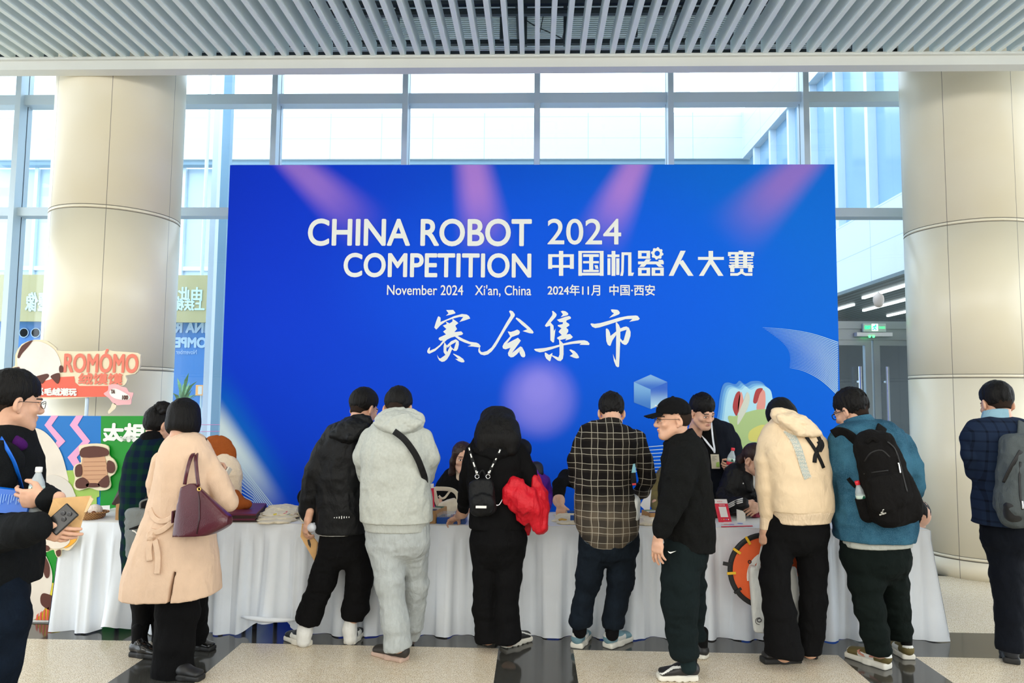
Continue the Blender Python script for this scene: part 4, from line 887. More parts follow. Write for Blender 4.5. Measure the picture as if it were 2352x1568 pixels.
# ================================================================== THE SKIRTED TABLES
CLOTH = mat('white_cloth', (.80, .85, .91), rough=.85, bump=.12, bscale=240, var=.03, vscale=5, sheen=.2)
TOPC = mat('white_tabletop', (.80, .80, .77), rough=.7)
LEGM = mat('black_table_leg', (.01, .01, .011), rough=.4)
def yf(x): return 5.05 + .028 * (x + 3.3)
TX0, TX1, TZ = -3.30, 2.755, .75; NU = 5; TW = (TX1 - TX0) / NU
TLAB = ['white skirted table at the left end holding the wicker basket', 'white skirted table with lifted hem under the canvas bag stack', 'white skirted table behind the young woman with the mini backpack', 'white skirted table behind the man in plaid shirt', 'white skirted table at the right end beside the orange disc']
rg = random.Random(11)
for i in range(NU):
    xa, xb = TX0 + i * TW, TX0 + (i + 1) * TW; te = empty('table', ((xa + xb) / 2, yf((xa + xb) / 2) + .3, 0), TLAB[i], 'table', 'skirted tables in a row')
    m = MB(); P = [(xa, yf(xa) - .006, TZ), (xb - .002, yf(xb) - .006, TZ), (xb - .002, yf(xb) + .62, TZ), (xa, yf(xa) + .62, TZ)]; m.plate(P, (0, 0, -.03)); m.build('tabletop', TOPC, te)
    for lx in (xa + .12, xb - .12):
        for ly in (.1, .52):
            mm = MB(); mm.tube([(lx, yf(lx) + ly, 0), (lx, yf(lx) + ly, .72)], .016, 8); mm.build('leg', LEGM, te)
    ph = [rg.uniform(0, 6.28) for _ in range(6)]
    def skirt(s, t, xa=xa, xb=xb, ph=ph, i=i):
        x = xa + (xb - xa) * s; q = max(0, (t - .09) / .91); a = 2 * math.pi * s
        f = math.sin(a * 5 + ph[0] + .5 * math.sin(a * 2 + ph[1])); f = math.copysign(abs(f) ** .6, f); f2 = math.sin(a * 11 + ph[2] + 1.2 * math.sin(a * 3 + ph[3])); f2 = math.copysign(abs(f2) ** .7, f2); wn = min(1, s * 22, (1 - s) * 22); f *= wn; f2 *= wn
        amp = (.004 if t < .09 else .011 + .030 * q); d = amp * f + .011 * min(1, q * 6) * f2 * (1 - .3 * q) + .02 * q
        zb = .004 + .003 * f
        if i == 1:
            w_ = math.exp(-((x + 1.80) / .17) ** 4); zb += .10 * w_ + .05 * w_ * (x + 1.65); d += .05 * w_ * q * q
        if i == 0: w_ = math.exp(-((x + 2.88) / .10) ** 2); zb += .07 * w_; d += .08 * w_ * q ** 3
        endx = 0.0
        if i == 4 and s > .93: endx = .10 * q * ((s - .93) / .07) ** 1.5
        if i == 0 and s < .05: endx = -.04 * q * (1 - s / .05)
        x += .004 * (s - .5) * 2
        return np.array([x + endx + .012 * q * math.sin(a * 3 + ph[5]) * math.sin(math.pi * s), yf(x) - .012 - d, TZ - .004 - (TZ - .004 - zb) * t])
    m = MB(); m.grid(skirt, 220, 26)
    sk = m.build('table_skirt', CLOTH, te, None, True)
    if i == 4:
        def side(s, t): y = yf(xb) - .02 + .64 * s; q = max(0, (t - .09) / .91); return np.array([xb + .004 + .09 * q + .02 * q * math.sin(s * 21), y - .02 * q * (1 - s), TZ - .004 - (TZ - .045) * t])
        m = MB(); m.grid(side, 60, 20); m.build('table_skirt', CLOTH, te, None, True)
    if i == 0:
        def side(s, t): y = yf(xa) - .02 + .64 * s; q = max(0, (t - .09) / .91); return np.array([xa - .004 - .05 * q - .015 * q * math.sin(s * 21), y, TZ - .004 - (TZ - .045) * t])
        m = MB(); m.grid(side, 60, 20); m.build('table_skirt', CLOTH, te, None, True)
    if i == 1:
        m = MB(); p = [np.array([x, yf(x) - .115 - .03 * math.sin((x + 1.97) * 9), .135 + .05 * (x + 1.80) * -.9]) for x in np.linspace(-1.98, -1.60, 9)]; m.tube(p, [.008, .013, .016, .017, .017, .016, .015, .012, .006], 10); m.build('rolled_hem', CLOTH, te, None, True)

# ================================================================== PROMOTIONAL BOARDS AT THE LEFT
CREAM = mat('board_cream', (.85, .74, .52), rough=.5); CORAL = mat('board_coral', (.80, .13, .075), rough=.45); CORAL2 = mat('letter_coral', (.82, .20, .13), rough=.45)
PBLUE = mat('board_blue', (.0, .17, .56), rough=.4); PGREEN = mat('board_green', (.0, .27, .015), rough=.4); PPINK = mat('board_pink', (.82, .38, .62), rough=.4); PLIME = mat('board_lime', (.36, .55, .10), rough=.4)
BROWN = mat('board_brown', (.10, .026, .014), rough=.6); TAN = mat('board_tan', (.62, .34, .19), rough=.5); IVORY = mat('board_ivory', (.80, .72, .62), rough=.5, var=.08, vscale=4); EDGE = mat('board_edge', (.85, .85, .83), rough=.6)
UY = 5.80
def boardpl(owner, name, P, Y, material, th=.003, smoothed=0):
    if smoothed: P = [tuple(q) for q in cspline(P, smoothed)]
    m = MB(); m.plate([W(p[0], p[1], Y) for p in P], (0, th, 0)); return m.build(name, material, owner)
ub = empty('promotional_board', (W(170, 1100, UY)[0], UY, 0), 'blue and green promotional board with pink zigzags standing behind the left table', 'board')
pa = W(-60, 953, UY); pb = W(352, 953, UY)
m = MB(); m.bb(pa[0], pb[0], UY, UY + .03, 0, pa[2]); m.build('board_panel', [EDGE], ub)
q0 = W(232, 953, UY - .002)
boardpl(ub, 'blue_print', [(-60, 954), (232, 955), (228, 1400), (-60, 1400)], UY - .004, PBLUE); boardpl(ub, 'green_print', [(232, 955), (334, 955), (334, 1400), (228, 1400)], UY - .004, PGREEN)
boardpl(ub, 'cream_print', [(334, 955), (351, 955), (351, 1400), (334, 1400)], UY - .004, CREAM)
for P in ([(52, 954), (75, 954), (62, 978), (40, 978)], [(118, 954), (134, 954), (118, 977), (150, 1013), (135, 1028), (122, 1025), (131, 1012), (102, 976)], [(175, 954), (191, 954), (178, 976), (207, 1013), (176, 1050), (185, 1066), (172, 1076), (155, 1050), (190, 1013), (160, 976)]):
    boardpl(ub, 'zigzag_print', P, UY - .008, PPINK)
boardpl(ub, 'lime_print', [(152, 1080), (228, 1078), (228, 1140), (222, 1142), (222, 1200), (152, 1200)], UY - .010, PLIME)
boardpl(ub, 'round_print', [(30, 1000), (62, 982), (100, 990), (135, 1030), (152, 1080), (155, 1120), (120, 1180), (40, 1190), (10, 1100)], UY - .012, IVORY, smoothed=5)
boardpl(ub, 'oval_print', [(104, 1100), (118, 1090), (140, 1095), (160, 1110), (170, 1130), (168, 1142), (104, 1142)], UY - .018, mat('board_oatmeal', (.72, .66, .58), rough=.5), smoothed=4)
p = W(238, 1012, UY - .009); q = W(330, 974, UY - .009); flat(ub, 'lettering', '大相', p, q[0] - p[0], q[2] - p[2], PW, fat=.008)
boardpl(ub, 'swoosh_print', [(237, 994), (243, 993), (250, 1003), (262, 1003), (270, 995), (272, 1003), (262, 1012), (246, 1011)], UY - .010, PW)
p = W(276, 1008, UY - .013); q = W(308, 1002, UY - .013); flat(ub, 'lettering', 'DAXIANG', p, q[0] - p[0], q[2] - p[2], PW, fat=.0015)
p = W(278, 1012.5, UY - .013); q = W(306, 1009, UY - .013); flat(ub, 'lettering', 'CULT&TECH', p, q[0] - p[0], q[2] - p[2], PW)
# plain shaped cut-out plate with tan and brown fields, fixed to the board
cu = empty('cutout_plate', W(218, 1125, UY - .03), 'cream edged cut-out plate in tan and brown on the green board', 'cutout')
boardpl(cu, 'plate', [(181, 1030), (186, 1022), (220, 1018), (248, 1024), (250, 1045), (262, 1056), (268, 1072), (262, 1088), (252, 1096), (254, 1115), (246, 1124), (225, 1126), (205, 1120), (182, 1126), (169, 1118), (172, 1098), (168, 1078), (174, 1066), (186, 1060)], UY - .03, CREAM, .012, 3)
boardpl(cu, 'tan_field', [(190, 1048), (240, 1048), (246, 1100), (240, 1112), (194, 1112), (188, 1100)], UY - .036, TAN, .004, 2)
for P in ([(187, 1030), (215, 1024), (244, 1030), (246, 1046), (188, 1050)], [(173, 1072), (186, 1066), (188, 1090), (174, 1094)], [(247, 1058), (260, 1062), (264, 1076), (258, 1086), (246, 1082)], [(174, 1104), (190, 1096), (204, 1108), (198, 1120), (176, 1120)], [(224, 1112), (238, 1096), (248, 1092), (250, 1112), (240, 1120)], [(200, 1110), (226, 1110), (226, 1118), (200, 1118)]):
    boardpl(cu, 'brown_field', P, UY - .04, BROWN, .004, 3)
for k in range(5):
    boardpl(cu, 'groove', [(192, 1060 + 10 * k), (242, 1059 + 10 * k), (242, 1060.5 + 10 * k), (192, 1061.5 + 10 * k)], UY - .038, mat('board_groove', (.45, .22, .12), rough=.6), .002)
# lower board at the table end
LY = 5.24
lb = empty('promotional_board', (W(80, 1425, LY)[0], LY, 0), 'green promotional board with rounded cream print standing on floor at left end of tables', 'board')
pa, pb = W(-30, 1210, LY), W(141, 1424, LY); xl = -3.36
m = MB(); m.bb(pa[0], xl, LY, LY + .02, 0, .74); m.build('board_panel', EDGE, lb)
def lbp(name, P, e, mm, sm=0): return boardpl(lb, name, [(min(a, 143 - (b - 1210) * .02), b) for a, b in P], LY - e, mm, .002, sm)
lbp('green_print', [(-30, 1211), (145, 1214), (143, 1424), (-30, 1420)], .003, PGREEN); lbp('yellow_print', [(108, 1320), (120, 1338), (142, 1342), (141, 1424), (60, 1422)], .006, mat('board_yellow', (.85, .72, .05), rough=.4))
lbp('round_print', [(40, 1240), (85, 1250), (112, 1290), (120, 1330), (108, 1385), (86, 1418), (60, 1424), (20, 1420), (10, 1300)], .009, IVORY, 5)
lbp('brown_print', [(72, 1258), (92, 1262), (112, 1295), (113, 1322), (104, 1325), (92, 1290)], .012, BROWN, 4); lbp('brown_print', [(93, 1370), (102, 1362), (128, 1375), (130, 1405), (112, 1400), (95, 1388)], .012, BROWN, 4)
for k in range(5): lbp('stripe_print', [(84 + 8 * k, 1412 - 5 * k), (88 + 8 * k, 1408 - 5 * k), (87 + 8 * k, 1424), (82 + 8 * k, 1424)], .012, CORAL)
st = empty('cutout_plate', W(130, 1240, 5.0), 'small round cream cut-out with yellow petals on the front corner of the left table', 'cutout')
boardpl(st, 'plate', [(82, 1240), (100, 1232), (130, 1225), (150, 1212), (165, 1222), (180, 1222), (178, 1240), (166, 1256), (156, 1264), (142, 1262), (140, 1276), (132, 1280), (126, 1270), (122, 1262), (102, 1268), (98, 1252)], 5.0, CREAM, .008, 3)
boardpl(st, 'petal_field', [(150, 1222), (170, 1220), (176, 1238), (160, 1254), (146, 1256)], 4.995, mat('petal_yellow', (.88, .42, .03), rough=.5), .003, 3)
boardpl(st, 'round_field', [(104, 1242), (130, 1230), (154, 1222), (160, 1244), (142, 1258), (116, 1258)], 4.992, IVORY, .003, 4)
for P in ([(100, 1252), (112, 1254), (112, 1264), (104, 1264)], [(128, 1266), (138, 1262), (138, 1274), (132, 1278)]): boardpl(st, 'brown_field', P, 4.99, BROWN, .003, 3)
# big sign above the board
SY2 = 5.98
sg = empty('shop_sign', W(180, 945, SY2), 'cut-out shop sign with coral letters and round cream shape above the board', 'sign')
sg.location[2] = 0
boardpl(sg, 'sign_plate', [(8, 856), (14, 848), (34, 840), (35, 815), (50, 790), (80, 780), (108, 783), (130, 800), (140, 806), (235, 806), (245, 800), (258, 806), (316, 810), (322, 822), (320, 845), (310, 858), (288, 862), (292, 872), (286, 884), (275, 886), (255, 886), (250, 910), (5, 912)], SY2, CREAM, .02, 2)
boardpl(sg, 'banner_field', [(5, 872), (170, 864), (172, 878), (182, 886), (248, 886), (250, 911), (5, 912)], SY2 - .004, CORAL, .003)
boardpl(sg, 'round_field', [(42, 850), (40, 815), (56, 790), (90, 784), (122, 800), (138, 830), (136, 856), (112, 872), (70, 876), (48, 868)], SY2 - .006, mat('sign_ivory', (.86, .80, .74), rough=.5, var=.06, vscale=5), .004, 5)
for P in ([(40, 818), (50, 794), (74, 781), (66, 794), (50, 812), (44, 822)], [(12, 854), (26, 848), (43, 842), (44, 852), (30, 858)], [(80, 866), (90, 862), (108, 858), (112, 864), (104, 872), (96, 881), (86, 874)], [(116, 864), (126, 858), (136, 857), (137, 870), (132, 881), (122, 872)], [(136, 842), (141, 839), (146, 848), (142, 855), (136, 853)]): boardpl(sg, 'brown_field', P, SY2 - .009, BROWN, .003, 3)
p = W(147, 854, SY2 - .006); q = W(318, 803, SY2 - .006); flat(sg, 'lettering', 'ROMÓMO', p, q[0] - p[0], q[2] - p[2], CORAL2, fat=.0055)
p = W(180, 882, SY2 - .006); q = W(281, 858, SY2 - .006); flat(sg, 'lettering', '绒馍馍', p, q[0] - p[0], q[2] - p[2], CORAL2, fat=.004)
p = W(64, 907, SY2 - .008); q = W(176, 892, SY2 - .008); flat(sg, 'lettering', '水系毛绒潮玩', p, q[0] - p[0], q[2] - p[2], PW, fat=.004)
tg = boardpl(sg, 'flower_tag', [(238, 904), (248, 896), (250, 884), (268, 882), (280, 888), (290, 890), (296, 900), (306, 902), (302, 916), (300, 928), (284, 929), (268, 930), (258, 924), (250, 914)], SY2 - .014, mat('tag_pink', (.85, .45, .47), rough=.5), .006, 3)
boardpl(tg, 'tag_disc', [(252, 898), (266, 892), (296, 908), (294, 918), (268, 916), (254, 908)], SY2 - .018, PW, .002, 3)
p = W(255, 903, SY2 - .02); q = W(264, 895, SY2 - .02); flat(tg, 'lettering', 'TA', p, q[0] - p[0], q[2] - p[2], BROWN, fat=.002); p = W(281, 917, SY2 - .02); q = W(294, 908, SY2 - .02); flat(tg, 'lettering', '100', p, q[0] - p[0], q[2] - p[2], BROWN, fat=.002)
boardpl(sg, 'tassel', [(258, 926), (266, 928), (266, 936), (258, 944), (250, 950), (248, 944), (254, 936)], SY2 - .014, CREAM, .004, 3)
m = MB()
for px in (60, 200): p = W(px, 900, SY2 + .03); m.tube([(p[0], SY2 + .035, 0), (p[0], SY2 + .035, p[2])], .014, 8)
m.build('stand_pole', MUL, sg)
# ================================================================== THE PEOPLE
def fab(name, col, **kw):
    fold = kw.pop('fold', .55); m = _fab(name, col, **kw); t = m.node_tree; b = t.nodes['Principled BSDF']
    if not b.inputs['Normal'].links: return m
    bp = b.inputs['Normal'].links[0].from_node; tc = nd(t, 'ShaderNodeTexCoord'); mp = nd(t, 'ShaderNodeMapping'); mp.inputs['Scale'].default_value = (1, 1, .55); t.links.new(tc.outputs['Object'], mp.inputs[0])
    n = nd(t, 'ShaderNodeTexNoise'); n.inputs['Scale'].default_value = 13; n.inputs['Detail'].default_value = 3; n.inputs['Distortion'].default_value = .6; t.links.new(mp.outputs[0], n.inputs[0])
    b2 = nd(t, 'ShaderNodeBump'); b2.inputs['Strength'].default_value = fold; b2.inputs['Distance'].default_value = .035; t.links.new(n.outputs[0], b2.inputs['Height']); t.links.new(b2.outputs[0], bp.inputs['Normal'])
    return m
def _fab(name, col, **kw):
    d = dict(rough=.9, spec=.12, bump=.25, bscale=350, var=.06, vscale=14, sheen=0); d.update(kw); return mat(name, col, **d)
BLK = fab('black_cotton', (.0045, .0045, .005)); BLK2 = fab('black_nylon', (.005, .0055, .0065), rough=.6, spec=.22, sheen=0, bump=.15, bscale=120); BLKF = fab('black_fleece', (.006, .0065, .0065), bump=.6, bscale=260)
GREYH = fab('grey_marl', (.48, .50, .46), bump=.3, bscale=420, var=.07, vscale=60); GREYP = fab('grey_marl_trouser', (.40, .43, .43), bump=.3, bscale=420, var=.08, vscale=60, stretch=(1, 1, .35))
BEIGEH = fab('beige_fleece', (.80, .63, .43), fold=.4, bump=.2, bscale=380, var=.04); WSHIRT = fab('white_shirt', (.72, .74, .72))
DKJEAN = fab('dark_denim', (.006, .010, .016), var=.25, vscale=10, bump=.3, bscale=500); NAVYT = fab('navy_trouser', (.0045, .006, .010)); GRNT = fab('dark_green_trouser', (.004, .0075, .0065)); BTROU = fab('black_trouser', (.004, .004, .0045))
TEAL = fab('teal_knit', (.02, .10, .11)); SOCKW = fab('white_sock', (.75, .76, .74)); TIGHTS = fab('black_tights', (.004, .004, .0045), rough=.7)
CAMEL = fab('camel_wool', (.74, .53, .38), fold=.35, bump=.25, bscale=300, var=.04)
SOLEW = mat('white_sole', (.72, .70, .62), rough=.6); SOLEB = mat('black_sole', (.01, .01, .01), rough=.6); SOLEP = mat('pink_sole', (.50, .36, .29), rough=.6)
SHB = mat('black_shoe', (.014, .014, .015), rough=.5); SHPAT = mat('patent_black', (.008, .008, .008), rough=.16, spec=.5, coat=.15); SHBR = mat('dark_brown_shoe', (.03, .026, .022), rough=.6); SHBLUE = mat('pale_blue_shoe', (.16, .30, .36), rough=.6); SHWH = mat('white_shoe', (.72, .73, .70), rough=.5); SHOL = mat('olive_shoe', (.13, .10, .03), rough=.7); SHNV = mat('navy_shoe', (.010, .013, .02), rough=.5)
GOLD = mat('gold_metal', (.75, .48, .15), rough=.25, metal=1.0); STEEL = mat('steel', (.7, .72, .74), rough=.25, metal=1.0)
GLASSB = mat('spectacle_black', (.01, .01, .012), rough=.3)
def spectacles(f, rim=.018, m=None, thick=.0018):
    mb = MB()
    for x in (-1, 1):
        P = [f.hp((x * .032 + math.cos(a) * rim * 1.15, -.106 + .006 * abs(math.cos(a)), -.004 + math.sin(a) * rim * .82)) for a in np.linspace(0, 2 * math.pi, 17)]
        mb.tube(P, thick, 6, cap=False); mb.tube([f.hp((x * .052, -.101, .002)), f.hp((x * .079, -.07, .004)), f.hp((x * .086, .012, .0)), f.hp((x * .083, .034, -.02))], thick, 6)
    mb.tube([f.hp((-.012, -.111, -.001)), f.hp((.012, -.111, -.001))], thick, 6); f.part('spectacles', mb, m or GLASSB, True)
def gp(x, y): return ZP(x, y, 0.0)
# hood lying on the shoulders
def hood(f, cx, cy, rx, ry, dy, material, dep=.10, tilt=0, name='hood', fold=True):
    def fn(g):
        g.k = .02; c = f.P(cx, cy, dy); X, Zr = f.m(rx), f.m(ry); R = np.array([[math.cos(tilt), 0, math.sin(tilt)], [0, 1, 0], [-math.sin(tilt), 0, math.cos(tilt)]])
        g.ell(c, (X * .96, dep, Zr), R)
        pts = []
        for a in np.linspace(-.35, math.pi + .35, 13): pts.append(c + np.array([math.cos(a) * X * .86, -dep * .15 + .03 * math.sin(a), 0]) @ R + np.array([0, dep * .2, Zr * (.25 + .55 * math.sin(a))]))
        g.chain(pts, [.030] * 13, .02)
        for a, b, r in ((-.9, .9, .022), (-.75, .7, .02)): g.cone(c + np.array([X * a, -dep * .55, Zr * .05]) @ R, c + np.array([X * b * .1, -dep * .95, -Zr * .45]) @ R, r, r * .8, k=.02); g.cone(c + np.array([X * b * .1, -dep * .95, -Zr * .45]) @ R, c + np.array([X * b, -dep * .5, Zr * .1]) @ R, r * .8, r, k=.02)
        g.wrinkle(.006, 16, (1, 1, 1.6), 3, .6)
    f.garment(name, fn, material, .007)

from mathutils.bvhtree import BVHTree
def bvh_of(o):
    me = o.data; off = wloc(o); return BVHTree.FromPolygons([tuple(np.array(v.co) + off) for v in me.vertices], [tuple(p.vertices) for p in me.polygons])
def onto(b, x, y, lift=.004):
    d = nrm(ray(x, y)); h = b.ray_cast(Vector(EYE), Vector(d)); return None if h[0] is None else np.array(h[0]) - d * lift
# ---- man in grey hoodie and sweatpants
f = Fig('man seen from behind in pale grey hoodie and sweatpants with black crossbody strap', 4.66, (W(912, 1500, 4.62)[0], 4.62, 0))
f.head(915, 938, .06, yaw=176, pitch=30, sc=1.06); hair_short(f, seed=2)
f.top('hoodie', [(912, 978, 44, .05, .09), (911, 1000, 66, .02, .12), (909, 1045, 76, -.01, .15), (908, 1100, 76, 0, .16), (910, 1150, 79, .01, .17), (911, 1188, 81, .01, .17)],
      [[(852, 1006, .02, 24), (835, 1050, .03, 25), (845, 1092, .12, 22), (872, 1120, .32, 15)], [(970, 1006, .02, 25), (984, 1050, .03, 26), (975, 1092, .12, 22), (950, 1120, .32, 15)]], GREYH, hem=1196)
f.garment('hem_band', lambda g: (g.econe(f.P(911, 1196, .01), f.P(911, 1208, .01), (f.m(77), .155), (f.m(72), .150), sq=2.4), g.cut(f.P(911, 1217, .0), (0, 0, -1)), g.cut(f.P(911, 1190, 0), (0, 0, 1))), fab('grey_rib', (.44, .46, .43), stretch=(1, 1, .1), bump=.6, bscale=160))
hood(f, 918, 974, 53, 32, -.03, GREYH, .12)
f.legs([[(884, 1222, 0, 40), (895, 1340, -.04, 33), (908, 1430, -.06, 30), (913, 1480, -.06, 29), (914, 1488, -.06, 29)], [(945, 1222, .02, 40), (952, 1340, .14, 32), (948, 1430, .22, 25), (944, 1462, .25, 21)]], GREYP, hip=[(913, 1205, 70, 0, .13), (913, 1245, 72, 0, .13)], wr=(.008, 7))
f.hand(950, 1132, .42, (-.4, .8, -.35), (0, -.3, -1), False, frm=(955, 1120, .3)); f.hand(876, 1132, .42, (.4, .8, -.35), (0, -.3, -1), True, frm=(868, 1120, .3))
f.shoe(gp(938, 1520), gp(853, 1499), None, SHBR, SOLEP, 'flat', .056); f.shoe(gp(941, 1474), gp(925, 1452), None, SHBR, SOLEP, 'flat', .052)
f.build()
m = MB(); P = [f.P(905, 990, -.175), f.P(930, 1010, -.18), f.P(955, 1045, -.17), f.P(970, 1080, -.14), f.P(976, 1102, -.08), f.P(974, 1125, .05), f.P(965, 1145, .14)]; m.tube(spline(P, 5), .020, 10, flat=.003, up=(0, -1, 0)); cb = empty('crossbody_bag', f.P(955, 1165, .2), 'black crossbody bag strap over the back of the grey hoodie', 'bag'); m.build('strap', BLK2, cb, None, True)
m = MB(); m.box(f.P(950, 1165, .21), (.10, .035, .07), None, .02); m.build('pouch', BLK2, cb, None, True)

# ---- man in black hooded jacket
f = Fig('man in black hooded jacket and black joggers with white socks holding a kraft envelope', 4.85, (W(755, 1480, 4.84)[0], 4.84, 0))
f.head(836, 938, .08, yaw=150, pitch=18, sc=1.04); hair_short(f, seed=5)
f.top('jacket', [(810, 985, 28, .05, .08), (796, 1005, 50, .02, .11), (789, 1045, 57, .02, .13), (785, 1100, 56, .02, .135), (784, 1160, 55, .02, .14), (783, 1200, 55, .02, .142), (783, 1218, 57, .02, .147)],
      [[(757, 1006, 0, 22), (727, 1080, -.03, 25), (711, 1140, 0, 23), (708, 1172, .02, 21), (711, 1188, .02, 14)], [(834, 1010, .06, 18), (834, 1085, .18, 17), (820, 1120, .38, 14)]], BLK2, hem=1222, wr=(.009, 8))
f.garment('shirt_hem', lambda g: (g.econe(f.P(784, 1214, .02), f.P(784, 1224, .02), (f.m(54), .137), (f.m(53), .135), sq=2.4), g.cut(f.P(788, 1231, -.1), (.04, 0, -1)), g.cut(f.P(788, 1218, -.1), (0, 0, 1))), WSHIRT)
hood(f, 808, 990, 44, 30, -.06, BLK2, .11, .25)
f.legs([[(768, 1244, 0, 34), (742, 1330, -.02, 31), (712, 1405, 0, 27), (706, 1424, 0, 26), (704, 1430, 0, 20)], [(816, 1244, .02, 31), (826, 1330, .04, 29), (816, 1398, .06, 29), (809, 1418, .06, 23), (808, 1424, .06, 17)]], BTROU, hip=[(786, 1225, 49, .01, .115), (789, 1262, 50, .01, .12)], wr=(.008, 7))
f.garment('sock', lambda g: g.chain([f.P(703, 1425, 0), f.P(700, 1450, -.01), f.P(698, 1470, -.01)], [.047, .045, .046]), SOCKW); f.garment('sock', lambda g: g.chain([f.P(806, 1420, .06), f.P(803, 1445, .06), f.P(805, 1465, .06)], [.042, .042, .045]), SOCKW)
f.hand(708, 1192, -.035, (-.22, .0, -1), (.80, .6, 0), False, curl=(.55, .65, .8, .85), thumb=.5)
f.shoe(gp(711, 1486), gp(657, 1466), SOCKW, [SHNV, SHWH], SOLEW, 'panel', .05); f.shoe(gp(800, 1482), gp(828, 1455), SOCKW, [SHNV, SHWH], SOLEW, 'panel', .05)
f.build()
m = MB(); m.tube([f.P(707 + 13 * math.cos(a), 1190 + 2 * math.sin(a), .02 + .04 * math.sin(a)) for a in np.linspace(0, 6.28, 25)], .0055, 8); f.part('bracelet', m, GLASSB, True)
m = MB()
for k in range(7): q = f.P(768 + 5.6 * k, 1188.5 - .2 * k, -.163); m.box(q, (.0022, .002, (.003, .004, .006, .009, .006, .005, .004)[k]))
f.part('reflective_marks', m, mat('reflective', (.9, .9, .9), rough=.3))
ev = MB(); P4 = [f.P(694, 1202, .0), f.P(729, 1247, .01), f.P(723, 1290, .0), f.P(690, 1232, -.0)]; ev.plate(P4, (.004, .006, .002)); KRAFT = mat('kraft_paper', (.60, .36, .15), rough=.75, var=.05, vscale=30)
e1 = tag(ev.build('envelope', KRAFT), 'kraft envelope held low in the left hand of the man in black jacket', 'envelope')
BLKP = mat('black_print', (.02, .018, .015), rough=.6)
ev = MB(); ev.plate([f.P(706, 1240, -.004), f.P(710, 1238, -.004), f.P(714, 1250, -.004), f.P(713, 1258, -.004), f.P(708, 1250, -.004)], (0, .002, 0)); ev.build('black_emblem', BLKP, e1)
gb = MB(); gb.lathe([(.002, -.03), (.018, -.026), (.028, -.01), (.03, .0), (.027, .012), (.016, .026), (.002, .03)], f.P(716, 1211, -.085), (.2, -.5, 1), 20); CLEAR = mat('clear_plastic', (.75, .78, .85), rough=.08, spec=.7); CLEAR.node_tree.nodes['Principled BSDF'].inputs['Alpha'].default_value = .55; tag(gb.build('glass_ball', CLEAR, smooth=True), 'small clear ball in the hand of the man in black jacket', 'ball')
# ---- woman in black hoodie with mini backpack, red jacket over the arm
f = Fig('woman with long black hair in black hoodie and flared black trousers wearing a mini backpack', 4.80, (W(1145, 1480, 4.84)[0], 4.84, 0))
f.head(1143, 985, .03, yaw=183, pitch=22, sc=.96, female=True)
def longhair(g):
    g.k = .06; R = f.hR; g.ell(f.hp((0, .015, .045)), np.array((.086, .106, .09)) * .96, R.T)
    for x in (-.05, 0, .05): g.chain([f.hp((x, .06, .06)), f.P(1143 + x * 380, 985, -.045), f.P(1143 + x * 560, 1008, -.09), f.P(1141 + x * 640, 1036, -.125)], [.058, .06, .056, .026])
    for x in (-1, 1): g.chain([f.hp((x * .05, .03, .05)), f.P(1143 + x * 22, 985, -.03), f.P(1143 + x * 27, 1006, -.05), f.P(1142 + x * 33, 1030, -.08)], [.05, .05, .046, .022])
    g.wrinkle(.004, 30, (1, 1, .10), 8, .6)
f.garment('hair', longhair, HAIR, .006)
f.top('hoodie', [(1143, 1012, 38, .02, .08), (1140, 1030, 58, 0, .11), (1136, 1065, 62, -.01, .135), (1134, 1110, 58, 0, .13), (1137, 1150, 57, 0, .13), (1141, 1185, 61, 0, .14), (1143, 1205, 62, 0, .14)],
      [[(1088, 1036, 0, 19), (1074, 1090, .04, 18), (1065, 1150, .14, 15), (1063, 1178, .24, 13)], [(1190, 1034, 0, 20), (1211, 1080, -.02, 20), (1219, 1112, -.02, 20), (1205, 1138, .10, 16), (1190, 1150, .22, 13)]], BLK, hem=1212)
hood(f, 1138, 1034, 46, 26, -.07, BLK, .09)
f.legs([[(1116, 1235, 0, 34), (1115, 1330, .02, 28), (1113, 1400, .03, 26), (1120, 1462, .04, 28), (1121, 1470, .04, 28)], [(1172, 1235, 0, 35), (1168, 1330, -.02, 28), (1165, 1400, -.02, 25), (1168, 1465, -.02, 29), (1169, 1474, -.02, 29)]], BTROU, hip=[(1144, 1205, 58, 0, .135), (1144, 1240, 62, -.01, .15), (1144, 1262, 58, 0, .13)], wr=(.006, 6))
f.hand(1052, 1186, .30, (-.7, .5, -.45), (0, -.2, -1), False, sc=.9, frm=(1062, 1176, .22)); f.hand(1178, 1152, .26, (-.8, .3, -.2), (0, .5, .6), True, sc=.9)
f.shoe(gp(1104, 1483), gp(1142, 1456), None, [SHB, SHWH], SOLEW, 'chunky', .048); f.shoe(gp(1150, 1488), gp(1222, 1468), None, [SHB, SHWH], SOLEW, 'chunky', .050)
f.build()
bp = empty('mini_backpack', f.P(1110, 1170, -.2), 'small black backpack with white label and chain straps on the woman in black', 'backpack')
def mbag(g):
    g.k = .02; a, b = f.P(1106, 1118, -.185), f.P(1110, 1160, -.20); g.econe(a, b, (f.m(27), .05), (f.m(29), .065), sq=3.2); g.ell(f.P(1109, 1153, -.25), (f.m(25), .03, f.m(19)), k=.012); g.wrinkle(.004, 18, (1, 1, 1), 4, .5)
g = Sdf(); mbag(g); V, F = g.mesh(.006); mk('bag_body', V, F, BLK2, bp)
m = MB(); m.box(f.P(1105, 1164, -.288), (.033, .002, .0075)); m.build('white_label', mat('label_white', (.8, .8, .78), rough=.5), bp)
m = MB(); m.tube(spline([f.P(1098, 1094, -.19), f.P(1108, 1080, -.20), f.P(1116, 1096, -.19)], 5), .007, 8); m.build('loop_handle', BLK2, bp, None, True)
WST = mat('strap_white', (.78, .78, .75), rough=.5)
